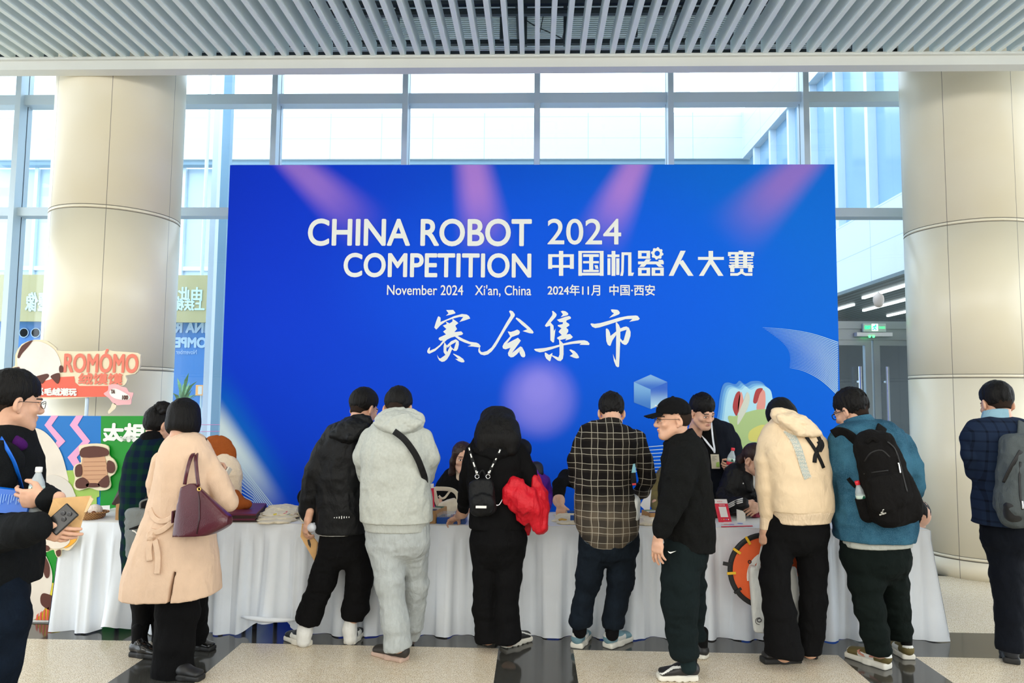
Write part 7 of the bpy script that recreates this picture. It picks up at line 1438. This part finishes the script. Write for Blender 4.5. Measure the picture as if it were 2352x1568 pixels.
f.hand(1286, 1158, -.42, (.12, -.15, -1), (.25, .85, 0), True, sc=.98, curl=(.65, .7, .8, .85), thumb=.2, spread=.3, frm=(1284, 1150, -.38)); f.hand(1398, 1172, -.17, (0, -.3, -.9), (-.5, .5, 0), False, sc=.9); sit_legs(f, 1374); f.build()
OLV = fab('olive_nylon', (.16, .13, .05), rough=.6, spec=.2)
f = Fig('seated person in olive jacket mostly hidden behind the older man in black cap', 5.95, (W(1545, 1330, 5.95)[0], 5.95, 0))
f.head(1556, 1050, -.03, yaw=5, pitch=15, sc=.95); hair_short(f, seed=41, fade=False)
f.top('jacket', [(1554, 1086, 24, .02, .08), (1552, 1098, 42, 0, .10), (1548, 1125, 52, 0, .13), (1548, 1215, 50, 0, .14)], [[(1512, 1108, 0, 20), (1503, 1135, -.06, 18), (1506, 1160, -.2, 13)], [(1588, 1110, 0, 18), (1598, 1150, -.05, 15), (1590, 1168, -.2, 12)]], OLV, wr=(.009, 12))
f.hand(1508, 1166, -.22, (.2, -.4, -.8), (.5, .5, 0), True, sc=.9); f.hand(1588, 1172, -.22, (-.2, -.4, -.8), (-.5, .5, 0), False, sc=.9); sit_legs(f, 1548); f.build()
f = Fig('dark haired woman in black puffer jacket with white stripes seated behind the red payment stand', 5.86, (W(1705, 1330, 5.86)[0], 5.86, 0))
f.head(1737, 1056, -.10, yaw=38, pitch=14, sc=1.02, female=True, closed=.6, h=.0032)
def pony(g):
    g.k = .02; R = f.hR; g.ell(f.hp((0, .018, .04)), (.086, .102, .090), R.T); g.ell(f.hp((0, -.088, -.045)), (.062, .075, .085), R.T, op='sub', k=.012)
    for x in (-1, 1): g.ell(f.hp((x * .084, .008, -.02)), (.02, .026, .036), R.T, op='sub', k=.006); g.chain([f.hp((x * .045, -.085, .06)), f.hp((x * .072, -.065, .01)), f.hp((x * .074, -.055, -.05))], [.016, .012, .005])
    g.chain([f.hp((0, .10, .02)), f.hp((0, .13, -.04)), f.hp((-.02, .12, -.13))], [.03, .035, .015]); g.wrinkle(.003, 40, (1, 1, .2), 8, .6)
f.garment('hair', pony, HAIRB, .005)
PUF = fab('black_puffer', (.0055, .0055, .006), rough=.55, spec=.25, sheen=0)
def rolls(g):
    for k, (y, hw) in enumerate(((1118, 44), (1140, 47), (1162, 46))): g.econe(f.P(1702, y, 0), f.P(1702, y + 3, 0), (f.m(hw), .145), (f.m(hw), .145), k=.012)
f.top('puffer_jacket', [(1716, 1086, 28, .0, .09), (1708, 1098, 42, .0, .12), (1702, 1122, 46, 0, .13), (1702, 1160, 46, 0, .14), (1702, 1215, 44, 0, .14)], [[(1674, 1114, -.02, 20), (1664, 1142, -.10, 19), (1678, 1160, -.24, 17), (1702, 1157, -.32, 14), (1708, 1156, -.33, 12)], [(1738, 1118, 0, 18), (1752, 1150, -.10, 16), (1742, 1160, -.3, 12)]], PUF, wr=(.009, 12), extra=rolls)
f.garment('white_shirt', lambda g: g.econe(f.P(1732, 1086, -.085), f.P(1735, 1114, -.12), (f.m(11), .05), (f.m(10), .04)), WSHIRT, .007)
f.garment('collar', lambda g: (g.chain([f.P(1708, 1078, -.02), f.P(1716, 1098, -.10), f.P(1722, 1124, -.14)], [.05, .045, .03])), PUF, .007)
f.hand(1714, 1156, -.335, (.85, -.1, -.3), (.1, .8, -.3), True, sc=.92, curl=(.5, .55, .6, .65), thumb=.4); f.hand(1744, 1160, -.32, (-.6, -.3, -.3), (0, .8, -.3), False, sc=.92); sit_legs(f, 1702); f.build()
pv = bvh_of(f.made['puffer_jacket'])
for k in range(3):
    q = [onto(pv, x, y + 4.2 * k, .004) for x, y in ((1672, 1158), (1684, 1152), (1696, 1147), (1706, 1144))]; q = [p for p in q if p is not None]; m = MB(); m.tube(q, .0045, 8, flat=.002, up=(0, -1, 0)); f.part('white_stripe', m, WST, True, f.made['puffer_jacket'])
m = MB(); q = onto(pv, 1707, 1110, .004); m.lathe([(.006, 0), (.005, .004)], q, (0, -1, 0), 10); f.part('snap_button', m, WST, True, f.made['puffer_jacket'])
f = Fig('person with dark hair bowing low at the right table end beside the man in denim', 5.62, (W(2062, 1330, 5.62)[0], 5.68, 0))
f.head(2098, 1184, -.04, yaw=34, pitch=66, sc=1.08, female=True)
def bowed(g):
    g.k = .02; R = f.hR; g.ell(f.hp((0, .016, .03)), (.086, .104, .096), R.T); g.ell(f.hp((0, -.085, -.05)), (.062, .075, .085), R.T, op='sub', k=.012)
    for x in (-1, 1): g.chain([f.hp((x * .078, -.02, .0)), f.hp((x * .080, -.04, -.06)), f.hp((x * .07, -.085, -.09))], [.024, .018, .006])
    g.wrinkle(.003, 40, (1, 1, .2), 8, .6)
f.garment('hair', bowed, HAIR, .005)
f.top('shirt', [(2082, 1190, 26, .10, .10), (2072, 1205, 40, .12, .12), (2064, 1235, 42, .12, .12), (2060, 1275, 40, .12, .12)], [[(2040, 1210, .1, 16), (2034, 1225, -.1, 13), (2046, 1214, -.2, 10)], [(2098, 1215, .1, 14), (2100, 1218, -.06, 11), (2094, 1210, -.16, 9)]], fab('pale_shirt', (.60, .64, .72)), wr=(.005, 9))
f.Y += .12; sit_legs(f, 2020); f.Y -= .12; f.build()
f = Fig('seated person in black sleeve half hidden behind the man in black hooded jacket', 5.92, (W(752, 1330, 5.92)[0], 5.92, 0))
f.head(782, 1052, -.03, yaw=8, pitch=18, sc=.95); hair_short(f, seed=43, fade=False)
f.top('sweater', [(776, 1088, 22, .02, .08), (770, 1100, 38, 0, .10), (756, 1128, 48, 0, .12), (752, 1215, 46, 0, .13)], [[(718, 1112, -.02, 18), (700, 1140, -.08, 16), (704, 1160, -.18, 13), (728, 1166, -.26, 10)], [(794, 1112, 0, 16), (800, 1150, -.05, 14), (790, 1168, -.2, 11)]], BLK, wr=(.006, 9))
f.hand(734, 1166, -.27, (.8, -.3, -.2), (0, .8, -.3), True, sc=.9); f.hand(788, 1172, -.22, (-.2, -.4, -.8), (-.5, .5, 0), False, sc=.9); sit_legs(f, 752); f.build()
# ================================================================== THINGS ON THE TABLES
CAN = fab('cream_canvas', (.78, .70, .54), bump=.3, bscale=260, fold=.4); CARD = mat('cardboard', (.42, .23, .09), rough=.8, var=.08, vscale=20); BOXB = mat('box_blue', (.0, .06, .30), rough=.4); WINE = mat('wine_cover', (.13, .018, .045), rough=.45); DBR = mat('dark_brown_cover', (.035, .014, .010), rough=.5)
RATT = NT('wicker', rough=.6); qq = RATT.f('SINE', RATT.f('MULTIPLY', RATT.z, 420.0)); q2_ = RATT.f('SINE', RATT.f('MULTIPLY', RATT.f('ADD', RATT.x, RATT.y), 260.0)); RATT.col(RATT.mix(RATT.ss(RATT.f('MULTIPLY', qq, q2_), -.5, .5), (.20, .085, .025), (.48, .25, .09))); RATT.bump(RATT.f('MULTIPLY', qq, q2_), .6, .004)
def top(x, dy=.2): return np.array([x, yf(x) + dy, TZ])
def TPx(px, py): """point on the tabletop under a photo pixel""";  return ZP(px, py, TZ)
# wicker basket with a small plush bun
c = TPx(213, 1190); bs_ = empty('wicker_basket', c, 'oval wicker basket on the left end of the tables', 'basket')
m = MB(); m.lathe([(.085, 0), (.10, .01), (.108, .045), (.104, .048), (.097, .042), (.09, .012)], c, n=32, sx=.72, sy=1.0); m.build('basket_wall', RATT.m, bs_, None, True)
m = MB(); m.tube([c + np.array([math.cos(a) * .106, math.sin(a) * .077, .047]) for a in np.linspace(0, 6.283, 33)], .006, 8); m.build('rim', RATT.m, bs_, None, True)
g = Sdf(); g.k = .01; pcn = c + np.array([.012, .0, .058]); g.ell(pcn, (.052, .045, .042)); g.wrinkle(.002, 60, (1, 1, 1), 2, .5); V, F = g.mesh(.005); pu = mk('plush_bun', V, F, fab('plush_cream', (.80, .70, .62))); tag(pu, 'small round cream plush bun lying in the wicker basket', 'plush toy')
g = Sdf(); g.k = .008; 
for q in ((-.04, -.03, -.005), (.02, -.046, -.012), (-.045, .01, .024)): g.ell(pcn + np.array(q), (.016, .014, .014))
V, F = g.mesh(.004); mk('brown_paw', V, F, fab('plush_brown', (.16, .05, .02)), pu)
# card with whisk picture, kraft carton, dark folder leaning
m = MB(); a = TPx(228, 1176); m.plate([W(216, 1162, 5.5), W(252, 1160, 5.5), W(252, 1186, 5.48), W(216, 1187, 5.48)], (0, .003, .0)); tag(m.build('display_card', mat('pale_card', (.72, .70, .68), rough=.3)), 'pale card standing behind the wicker basket', 'card')
c = TPx(275, 1194); m = MB(); m.box(c + (0, .04, .055), (.034, .04, .055), None, .003); tag(m.build('carton', CARD), 'small kraft carton on table beside the woman in tartan coat', 'box')
m = MB(); m.plate([W(256, 1158, 5.30), W(285, 1096, 5.52), W(302, 1092, 5.5), W(290, 1168, 5.28)], (.004, .012, .01)); fd = tag(m.build('leather_folder', DBR), 'dark brown folder leaning open beside the woman in tartan coat', 'folder')
# plush seen behind the camel coat: brown round back, cream body, brown foot
PBR = fab('plush_rust', (.34, .085, .018), bump=.6, bscale=160); PCR = fab('plush_ivory', (.80, .66, .50), bump=.5, bscale=160)
YP = 5.45; pt = empty('plush_toy', W(520, 1170, YP) , 'large round brown and cream plush cushion toy sitting on table behind the camel coat', 'plush toy')
pt.location[2] = TZ
g = Sdf(); g.k = .02; g.ell(W(496, 1046, YP), (.155, .06, .155)); g.wrinkle(.006, 24, (1, 1, 1), 5, .5); V, F = g.mesh(.008); mk('round_back', V, F, PBR, pt)
g = Sdf(); g.k = .03; g.ell(W(512, 1098, YP - .02), (.145, .10, .19)); g.econe(W(520, 1130, YP), W(530, 1172, YP), (.11, .09), (.09, .08)); g.cut((0, 0, TZ + .006), (0, 0, -1)); g.wrinkle(.005, 14, (1, 1, 1), 3, .5); V, F = g.mesh(.008); mk('body', V, F, PCR, pt)
g = Sdf(); g.k = .02; g.econe(W(541, 1135, YP - .10), W(552, 1160, YP - .12), (.035, .04), (.055, .045)); g.ell(W(566, 1158, YP - .12), (.04, .04, .035)); g.cut((0, 0, TZ + .004), (0, 0, -1)); V, F = g.mesh(.007); mk('foot', V, F, PBR, pt)
# stacked notebooks with a pen
c = TPx(558, 1190)
for k in range(5):
    z = TZ + .003 + .011 * k; sh = (.006, -.008, .004, 0, -.002)[k]; m = MB(); P = [TPx(520, 1199), TPx(588, 1199), TPx(612, 1173), TPx(545, 1171)]
    P = [np.array([p[0] + sh, p[1], z]) for p in P]; m.plate(P, (0, 0, .010 if k < 4 else .012)); nb = m.build('notebook', WINE if k in (4, 1) else DBR)
    tag(nb, ['dark brown notebook at the bottom of the stack by the canvas bags', 'wine notebook second from bottom of the stack by the canvas bags', 'dark brown notebook in the middle of the stack by the canvas bags', 'dark brown notebook second from top of the stack by the canvas bags', 'wine notebook on top of the stack with the pen on it'][k], 'notebook', 'notebooks stacked on the left table')
m = MB(); zt_ = TZ + .063; a = TPx(556, 1187); b = TPx(574, 1179); m.tube([(a[0], a[1], zt_), ((a[0] + b[0]) / 2, (a[1] + b[1]) / 2, zt_ + .003), (b[0], b[1], zt_ + .002)], .006, 8); tag(m.build('pen', SOLEB, smooth=True), 'black pen lying on the top wine notebook', 'pen')
# folded canvas bags
def canvas(pts, z, th, label, group, seed, peak=0.0):
    P0 = [TPx(*p) for p in pts]; c = np.mean(P0, 0); g = Sdf(); g.k = .012
    n_ = len(P0)
    for i in range(n_):
        a, b = P0[i], P0[(i + 1) % n_]; a = c + (a - c) * .9; b = c + (b - c) * .9
        for t in (.2, .5, .8): q = a + (b - a) * t; g.econe(np.array([c[0], c[1], z + th / 2 + peak]), np.array([q[0], q[1], z + th / 2]), (.075, th / 2 + .002), (.045, th / 2), u=nrm(b - a), k=.02)
    g.wrinkle(.0035, 20, (1, 1, 2), seed, .6); g.cut((0, 0, z), (0, 0, -1)); V, F = g.mesh(.0055); o = mk('canvas_bag', V, F, CAN); return tag(o, label, 'bag', group)
canvas([(582, 1206), (674, 1203), (686, 1180), (612, 1178)], TZ + .001, .012, 'cream canvas bag at the bottom of the stack overhanging the left tables', 'folded canvas bags', 3)
canvas([(586, 1202), (680, 1198), (690, 1178), (616, 1174)], TZ + .015, .012, 'cream canvas bag in the middle of the stack beside the notebooks', 'folded canvas bags', 4)
cbt = canvas([(590, 1198), (684, 1194), (694, 1174), (624, 1170)], TZ + .029, .012, 'cream canvas bag with coloured print on top of the stack beside the notebooks', 'folded canvas bags', 5, .022)
cv = bvh_of(cbt)
for nm, cc, P_ in (('green_print', (.30, .52, .06), [(642, 1184), (655, 1181), (672, 1183), (668, 1188), (646, 1189)]), ('red_print', (.70, .10, .09), [(650, 1180), (656, 1174), (661, 1173), (658, 1178)]), ('red_print', (.70, .10, .09), [(668, 1181), (676, 1177), (679, 1180), (672, 1183)]), ('yellow_print', (.80, .62, .05), [(627, 1180), (635, 1178), (636, 1181), (629, 1183)]), ('grey_print', (.35, .36, .36), [(658, 1181), (666, 1178), (667, 1180), (659, 1183)])):
    q = [onto(cv, x, y, .003) for x, y in P_]; q = [p for p in q if p is not None]
    if len(q) > 2: m = MB(); m.raw(q, [tuple(range(len(q)))]); m.build(nm, mat('bag_' + nm, cc, rough=.7), cbt)
c2_ = canvas([(700, 1200), (730, 1200), (735, 1180), (705, 1176)], TZ + .001, .014, 'cream canvas bag on table behind the man in black hooded jacket', 'folded canvas bags', 7, .02)
canvas([(1272, 1206), (1352, 1206), (1350, 1178), (1280, 1176)], TZ + .001, .016, 'flat cream canvas bag under the reaching hand beside the man in plaid', 'folded canvas bags', 8, .012)
canvas([(1468, 1208), (1502, 1208), (1506, 1192), (1474, 1188)], TZ + .001, .014, 'crumpled cream canvas bag between the man in plaid and the older man', 'folded canvas bags', 9, .012)
# canvas tote held open by the seated woman
tb3 = empty('tote_bag', TPx(1030, 1180), 'open cream canvas tote with looped handles in front of the seated woman', 'bag')
g = Sdf(); g.k = .02; YT_ = 5.52; g.econe(W(1026, 1158, YT_), W(1030, 1168, YT_), (.085, .03), (.09, .045), sq=3); g.cut((0, 0, TZ + .003), (0, 0, -1)); g.cut(W(1030, 1146, YT_), (-.25, 0, 1)); g.wrinkle(.005, 16, (1, 1, 1), 3, .6); V, F = g.mesh(.006); mk('bag_body', V, F, CAN, tb3)
for P_, r_ in (([(1006, 1160), (1000, 1140), (998, 1124), (1008, 1122), (1030, 1123), (1044, 1128), (1052, 1140), (1053, 1160)], .016), ([(1008, 1138), (1014, 1144), (1022, 1142), (1030, 1132), (1034, 1127)], .008)): m = MB(); m.tube(spline([W(x, y, YT_ - .01) for x, y in P_], 4), r_, 8, flat=.004, up=(0, -1, 0)); m.build('handle', CAN, tb3, None, True)
# blue acrylic-lidded box, small blue box, card boxes
c = TPx(1036, 1203); bx = empty('gift_box', c, 'dark blue box with clear lid beside the woman with mini backpack', 'box')
m = MB(); w_ = 33 * c[1] / 1660; m.box(c + (0, .07, .022), (w_, .07, .022), None, .003); m.build('box_body', BOXB, bx)
LIDM = mat('clear_lid', (.7, .75, .8), rough=.05, spec=.6); LIDM.node_tree.nodes['Principled BSDF'].inputs['Alpha'].default_value = .25
m = MB(); m.box(c + (0, .07, .056), (w_ * .98, .068, .012), None, .002); m.build('clear_lid', LIDM, bx)
for k, cc in enumerate(((.05, .05, .08), (.6, .6, .55), (.25, .08, .10), (.5, .5, .52))): m = MB(); m.box(c + (-.06 + .04 * k, .05, .052), (.013, .02, .007), None, .002); m.build('content', mat('content_%d' % k, cc, rough=.5), bx)
c = TPx(1051, 1186); m = MB(); m.box(c + (0, .02, .035), (.018, .012, .034), None, .002); tag(m.build('small_box', BOXB), 'small upright dark blue box beside the open canvas tote', 'box')
def cardbox(c, hx, hy, hz, label, rot=0.0):
    e = empty('card_box', c, label, 'box'); cr, sr = math.cos(rot), math.sin(rot); R_ = np.array([[cr, sr, 0], [-sr, cr, 0], [0, 0, 1]])
    m = MB()
    for ox, oy, sx, sy in ((-hx, 0, .003, hy), (hx, 0, .003, hy), (0, -hy, hx, .003), (0, hy, hx, .003)): m.box(np.array(c) + np.array([ox, oy, hz]) @ R_, (sx, sy, hz), R_)
    m.box(np.array(c) + (0, 0, .003), (hx, hy, .003), R_); m.build('box_wall', CARD, e)
    for k in range(3): m = MB(); m.box(np.array(c) + np.array([0, -hy * .6 + hy * .6 * k, hz * 1.25]) @ R_, (hx * .9, .004, hz * .85), R_); m.build('postcard', mat('postcard_%d' % k, ((.10, .11, .22), (.62, .60, .55), (.12, .25, .18))[k], rough=.4), e)
cardbox(TPx(1002, 1196), .035, .11, .045, 'kraft box of postcards beside the man in grey hoodie', -.25); cardbox(TPx(1497, 1196), .045, .075, .035, 'kraft box of printed cards between the man in plaid and older man', .25)
c = TPx(1312, 1192); m = MB(); m.box(c + (0, .03, .022 + .018), (.028, .02, .018), None, .002); tag(m.build('small_box', BOXB), 'small dark blue box behind the other on the canvas bag by the reaching hand', 'box')
c = TPx(1316, 1203); m = MB(); m.box(c + (0, .02, .018 + .02), (.018, .014, .018), None, .002); tag(m.build('small_box', BOXB), 'front small dark blue box on the canvas bag by the reaching hand', 'box')
c = TPx(1290, 1202); m = MB(); m.tube(spline([c + (-.02, .0, .026), c + (.0, .01, .03), c + (.02, 0, .028), c + (.035, .01, .024)], 4), .007, 8); tag(m.build('trinket', mat('gold_trinket', (.62, .38, .08), rough=.35), smooth=True), 'small golden trinket being picked up by the reaching hand', 'trinket')
g = Sdf(); g.k = .015; a, b = TPx(1478, 1200), TPx(1500, 1206); g.cone(a + (0, .05, .015), b + (0, .03, .012), .018, .014); g.wrinkle(.006, 30, (1, 1, 1), 2, .6); V, F = g.mesh(.005); tag(mk('cloth', V, F, BLK), 'crumpled black cloth in front of the kraft card box', 'cloth')
m = MB(); m.plate([W(1470, 1160, 5.5), W(1488, 1128, 5.55), W(1496, 1124, 5.55), W(1492, 1182, 5.5)], (0, .006, 0)); tag(m.build('paper_sheet', mat('plain_paper', (.74, .74, .76), rough=.6)), 'white sheet standing beside the olive jacket', 'paper')
# red payment stands (scan code left out)
PAYR = mat('pay_red', (.72, .015, .05), rough=.4); PAYW = mat('pay_white', (.82, .80, .78), rough=.4)
def paystand(P, label, full=True):
    P = [np.array(p) for p in P]; e = empty('payment_stand', (P[2] + P[3]) / 2, label, 'sign'); e.location[2] = TZ
    at = lambda u, v: P[0] + (P[1] - P[0]) * u + (P[3] - P[0]) * v; nn = nrm(np.cross(P[1] - P[0], P[0] - P[3])); nn = nn if nn[1] < 0 else -nn
    def pl(nm, u0, v0, u1, v1, mm, e_): m = MB(); m.plate([at(u0, v0) + nn * e_, at(u1, v0) + nn * e_, at(u1, v1) + nn * e_, at(u0, v1) + nn * e_], -nn * .001); return m.build(nm, mm, e)
    m = MB(); m.plate(P, -nn * .006); m.build('panel', PAYR, e); pl('white_header', 0, 0, 1, .19, PAYW, .002); pl('white_square', .24, .33, .80, .78, PAYW, .002)
    ux, uy = nrm(P[1] - P[0]), nrm(P[0] - P[3]); W_, H_ = np.linalg.norm(P[1] - P[0]), np.linalg.norm(P[3] - P[0])
    flat(e, 'lettering', '扫码付款', at(.30, .29) + nn * .003, W_ * .45, H_ * .07, PAYW, ux, uy)
    flat(e, 'lettering', '收银台', at(.22, .13) + nn * .004, W_ * .4, H_ * .06, PAYR, ux, uy)
    for k, cc in enumerate(((.8, .1, .1), (.85, .5, .1), (.1, .3, .8), (.8, .8, .8))): m = MB(); m.lathe([(W_ * .045, 0), (W_ * .045, .001)], at(.26 + .17 * k, .88) + nn * .003, nn, 12); m.build('round_icon', mat('icon_%d' % k, cc, rough=.4), e)
    m = MB(); b0, b1 = at(.2, 1.0), at(.8, 1.0); m.plate([b0, b1, b1 + (0, .07, 0), b0 + (0, .07, 0)], (0, 0, -.003)); m.build('stand_foot', PAYR, e)
q = TPx(1662, 1199); Yp = q[1]; paystand([W(1639, 1146, Yp + .035), W(1669, 1146, Yp + .035), W(1681, 1199, Yp), W(1651, 1199, Yp)], 'red payment stand with white square beside the older man')
paystand([W(972, 1112, 5.44), W(996, 1110, 5.44), W(998, 1166, 5.40), W(974, 1168, 5.40)], 'red payment stand partly hidden by the man in grey hoodie')
# dark cartons and packets behind the payment stand
for k in range(4):
    c = TPx(1650 + (k % 2) * 4, 1190); m = MB(); m.box((c[0] - .02, c[1] + .05, TZ + .013 + .024 * k), (.055, .06, .0115), None, .002); tag(m.build('flat_carton', DBR), ['flat dark brown carton at the bottom of the pile beside the older man', 'flat dark brown carton second from bottom of the pile beside the older man', 'flat dark brown carton third in the pile beside the older man', 'flat dark brown carton on top of the pile beside the older man'][k], 'box', 'dark cartons behind the payment stand')
for k in range(3):
    c = TPx(1690, 1186); m = MB(); m.box((c[0], c[1] + .08, TZ + .012 + .023 * k), (.045, .05, .011), None, .002); tag(m.build('flat_carton', DBR), ['bottom dark carton of the pile between red stand and green lidded cup', 'middle dark carton of the pile between red stand and green lidded cup', 'top dark carton of the pile between red stand and green lidded cup'][k], 'box', 'dark cartons by the green lidded cup')
c = TPx(1694, 1180) + np.array([0, .06, .0]); cu_ = empty('drink_cup', c, 'white cup with green lid and straw in front of the woman in puffer jacket', 'cup')
m = MB(); m.lathe([(.024, 0), (.027, .02), (.031, .085), (.032, .09)], c, n=20); m.build('cup_body', mat('cup_white', (.72, .78, .66), rough=.4), cu_, None, True); m = MB(); m.lathe([(.034, .088), (.035, .094), (.030, .102), (.004, .104)], c, n=20); m.build('lid', mat('lid_green', (.30, .55, .06), rough=.35), cu_, None, True); m = MB(); m.tube([c + (.004, 0, .10), c + (.008, 0, .145)], .004, 8); m.build('straw', PAYW, cu_, None, True)
c = TPx(1703, 1197); m = MB(); m.plate([c + (-.03, 0, 0), c + (.03, 0, 0), c + (.03, 0, .055), c + (.012, 0, .075), c + (-.03, 0, .085)], (0, .02, 0)); tag(m.build('display_block', mat('acrylic_white', (.80, .76, .68), rough=.3)), 'small cream display block in front of the green lidded cup', 'block')
for k, (px, py, cc, lb_) in enumerate(((1724, 1186, (.05, .07, .05), 'dark packet in clear wrap beside the display block'), (1738, 1190, (.35, .03, .06), 'red and white wrapped packet next to the beige hoodie'))):
    g = Sdf(); g.k = .01; c = TPx(px, py); g.ell(c + (0, .03, .02), (.045, .035, .02)); g.wrinkle(.004, 36, (1, 1, 1), k, .6); g.cut((0, 0, TZ + .002), (0, 0, -1)); V, F = g.mesh(.005); tag(mk('packet', V, F, mat('packet_%d' % k, cc, rough=.15, spec=.7, var=.5, vscale=60)), lb_, 'packet')
m = MB(); P = [TPx(1655, 1211), TPx(1730, 1209), TPx(1716, 1198), TPx(1662, 1200)]; P = [p + (0, 0, .002) for p in P]; m.plate(P, (0, 0, .003)); lf_ = tag(m.build('leaflet', PAYW), 'white leaflet with coloured print in front of the red payment stand', 'leaflet')
m = MB(); Q = [np.array(P[0]) * (1 - t) + np.array(P[1]) * t for t in (.02, .98)]; m.tube([Q[0] + (0, .0, .003), Q[1] + (0, 0, .003)], .003, 6); m.build('red_edge', PAYR, lf_)
for k, (px, py, cc) in enumerate(((1680, 1206, (.5, .4, .7)), (1700, 1204, (.2, .3, .7)), (1668, 1206, (.8, .4, .3)))): c = TPx(px, py) + np.array([0, 0, .007]); m = MB(); m.lathe([(.02, 0), (.02, .0005)], c, n=12); m.build('print_spot', mat('spot_%d' % k, cc, rough=.5), lf_)
m = MB(); P = [TPx(1904, 1192) + (0, 0, .002), TPx(1928, 1192) + (0, 0, .002), TPx(1926, 1180) + (0, 0, .002), TPx(1902, 1180) + (0, 0, .002)]; m.plate(P, (0, 0, .002)); tag(m.build('leaflet', mat('leaflet_blue', (.15, .32, .62), rough=.5)), 'blue leaflet on the table beside the man in denim shirt', 'leaflet')
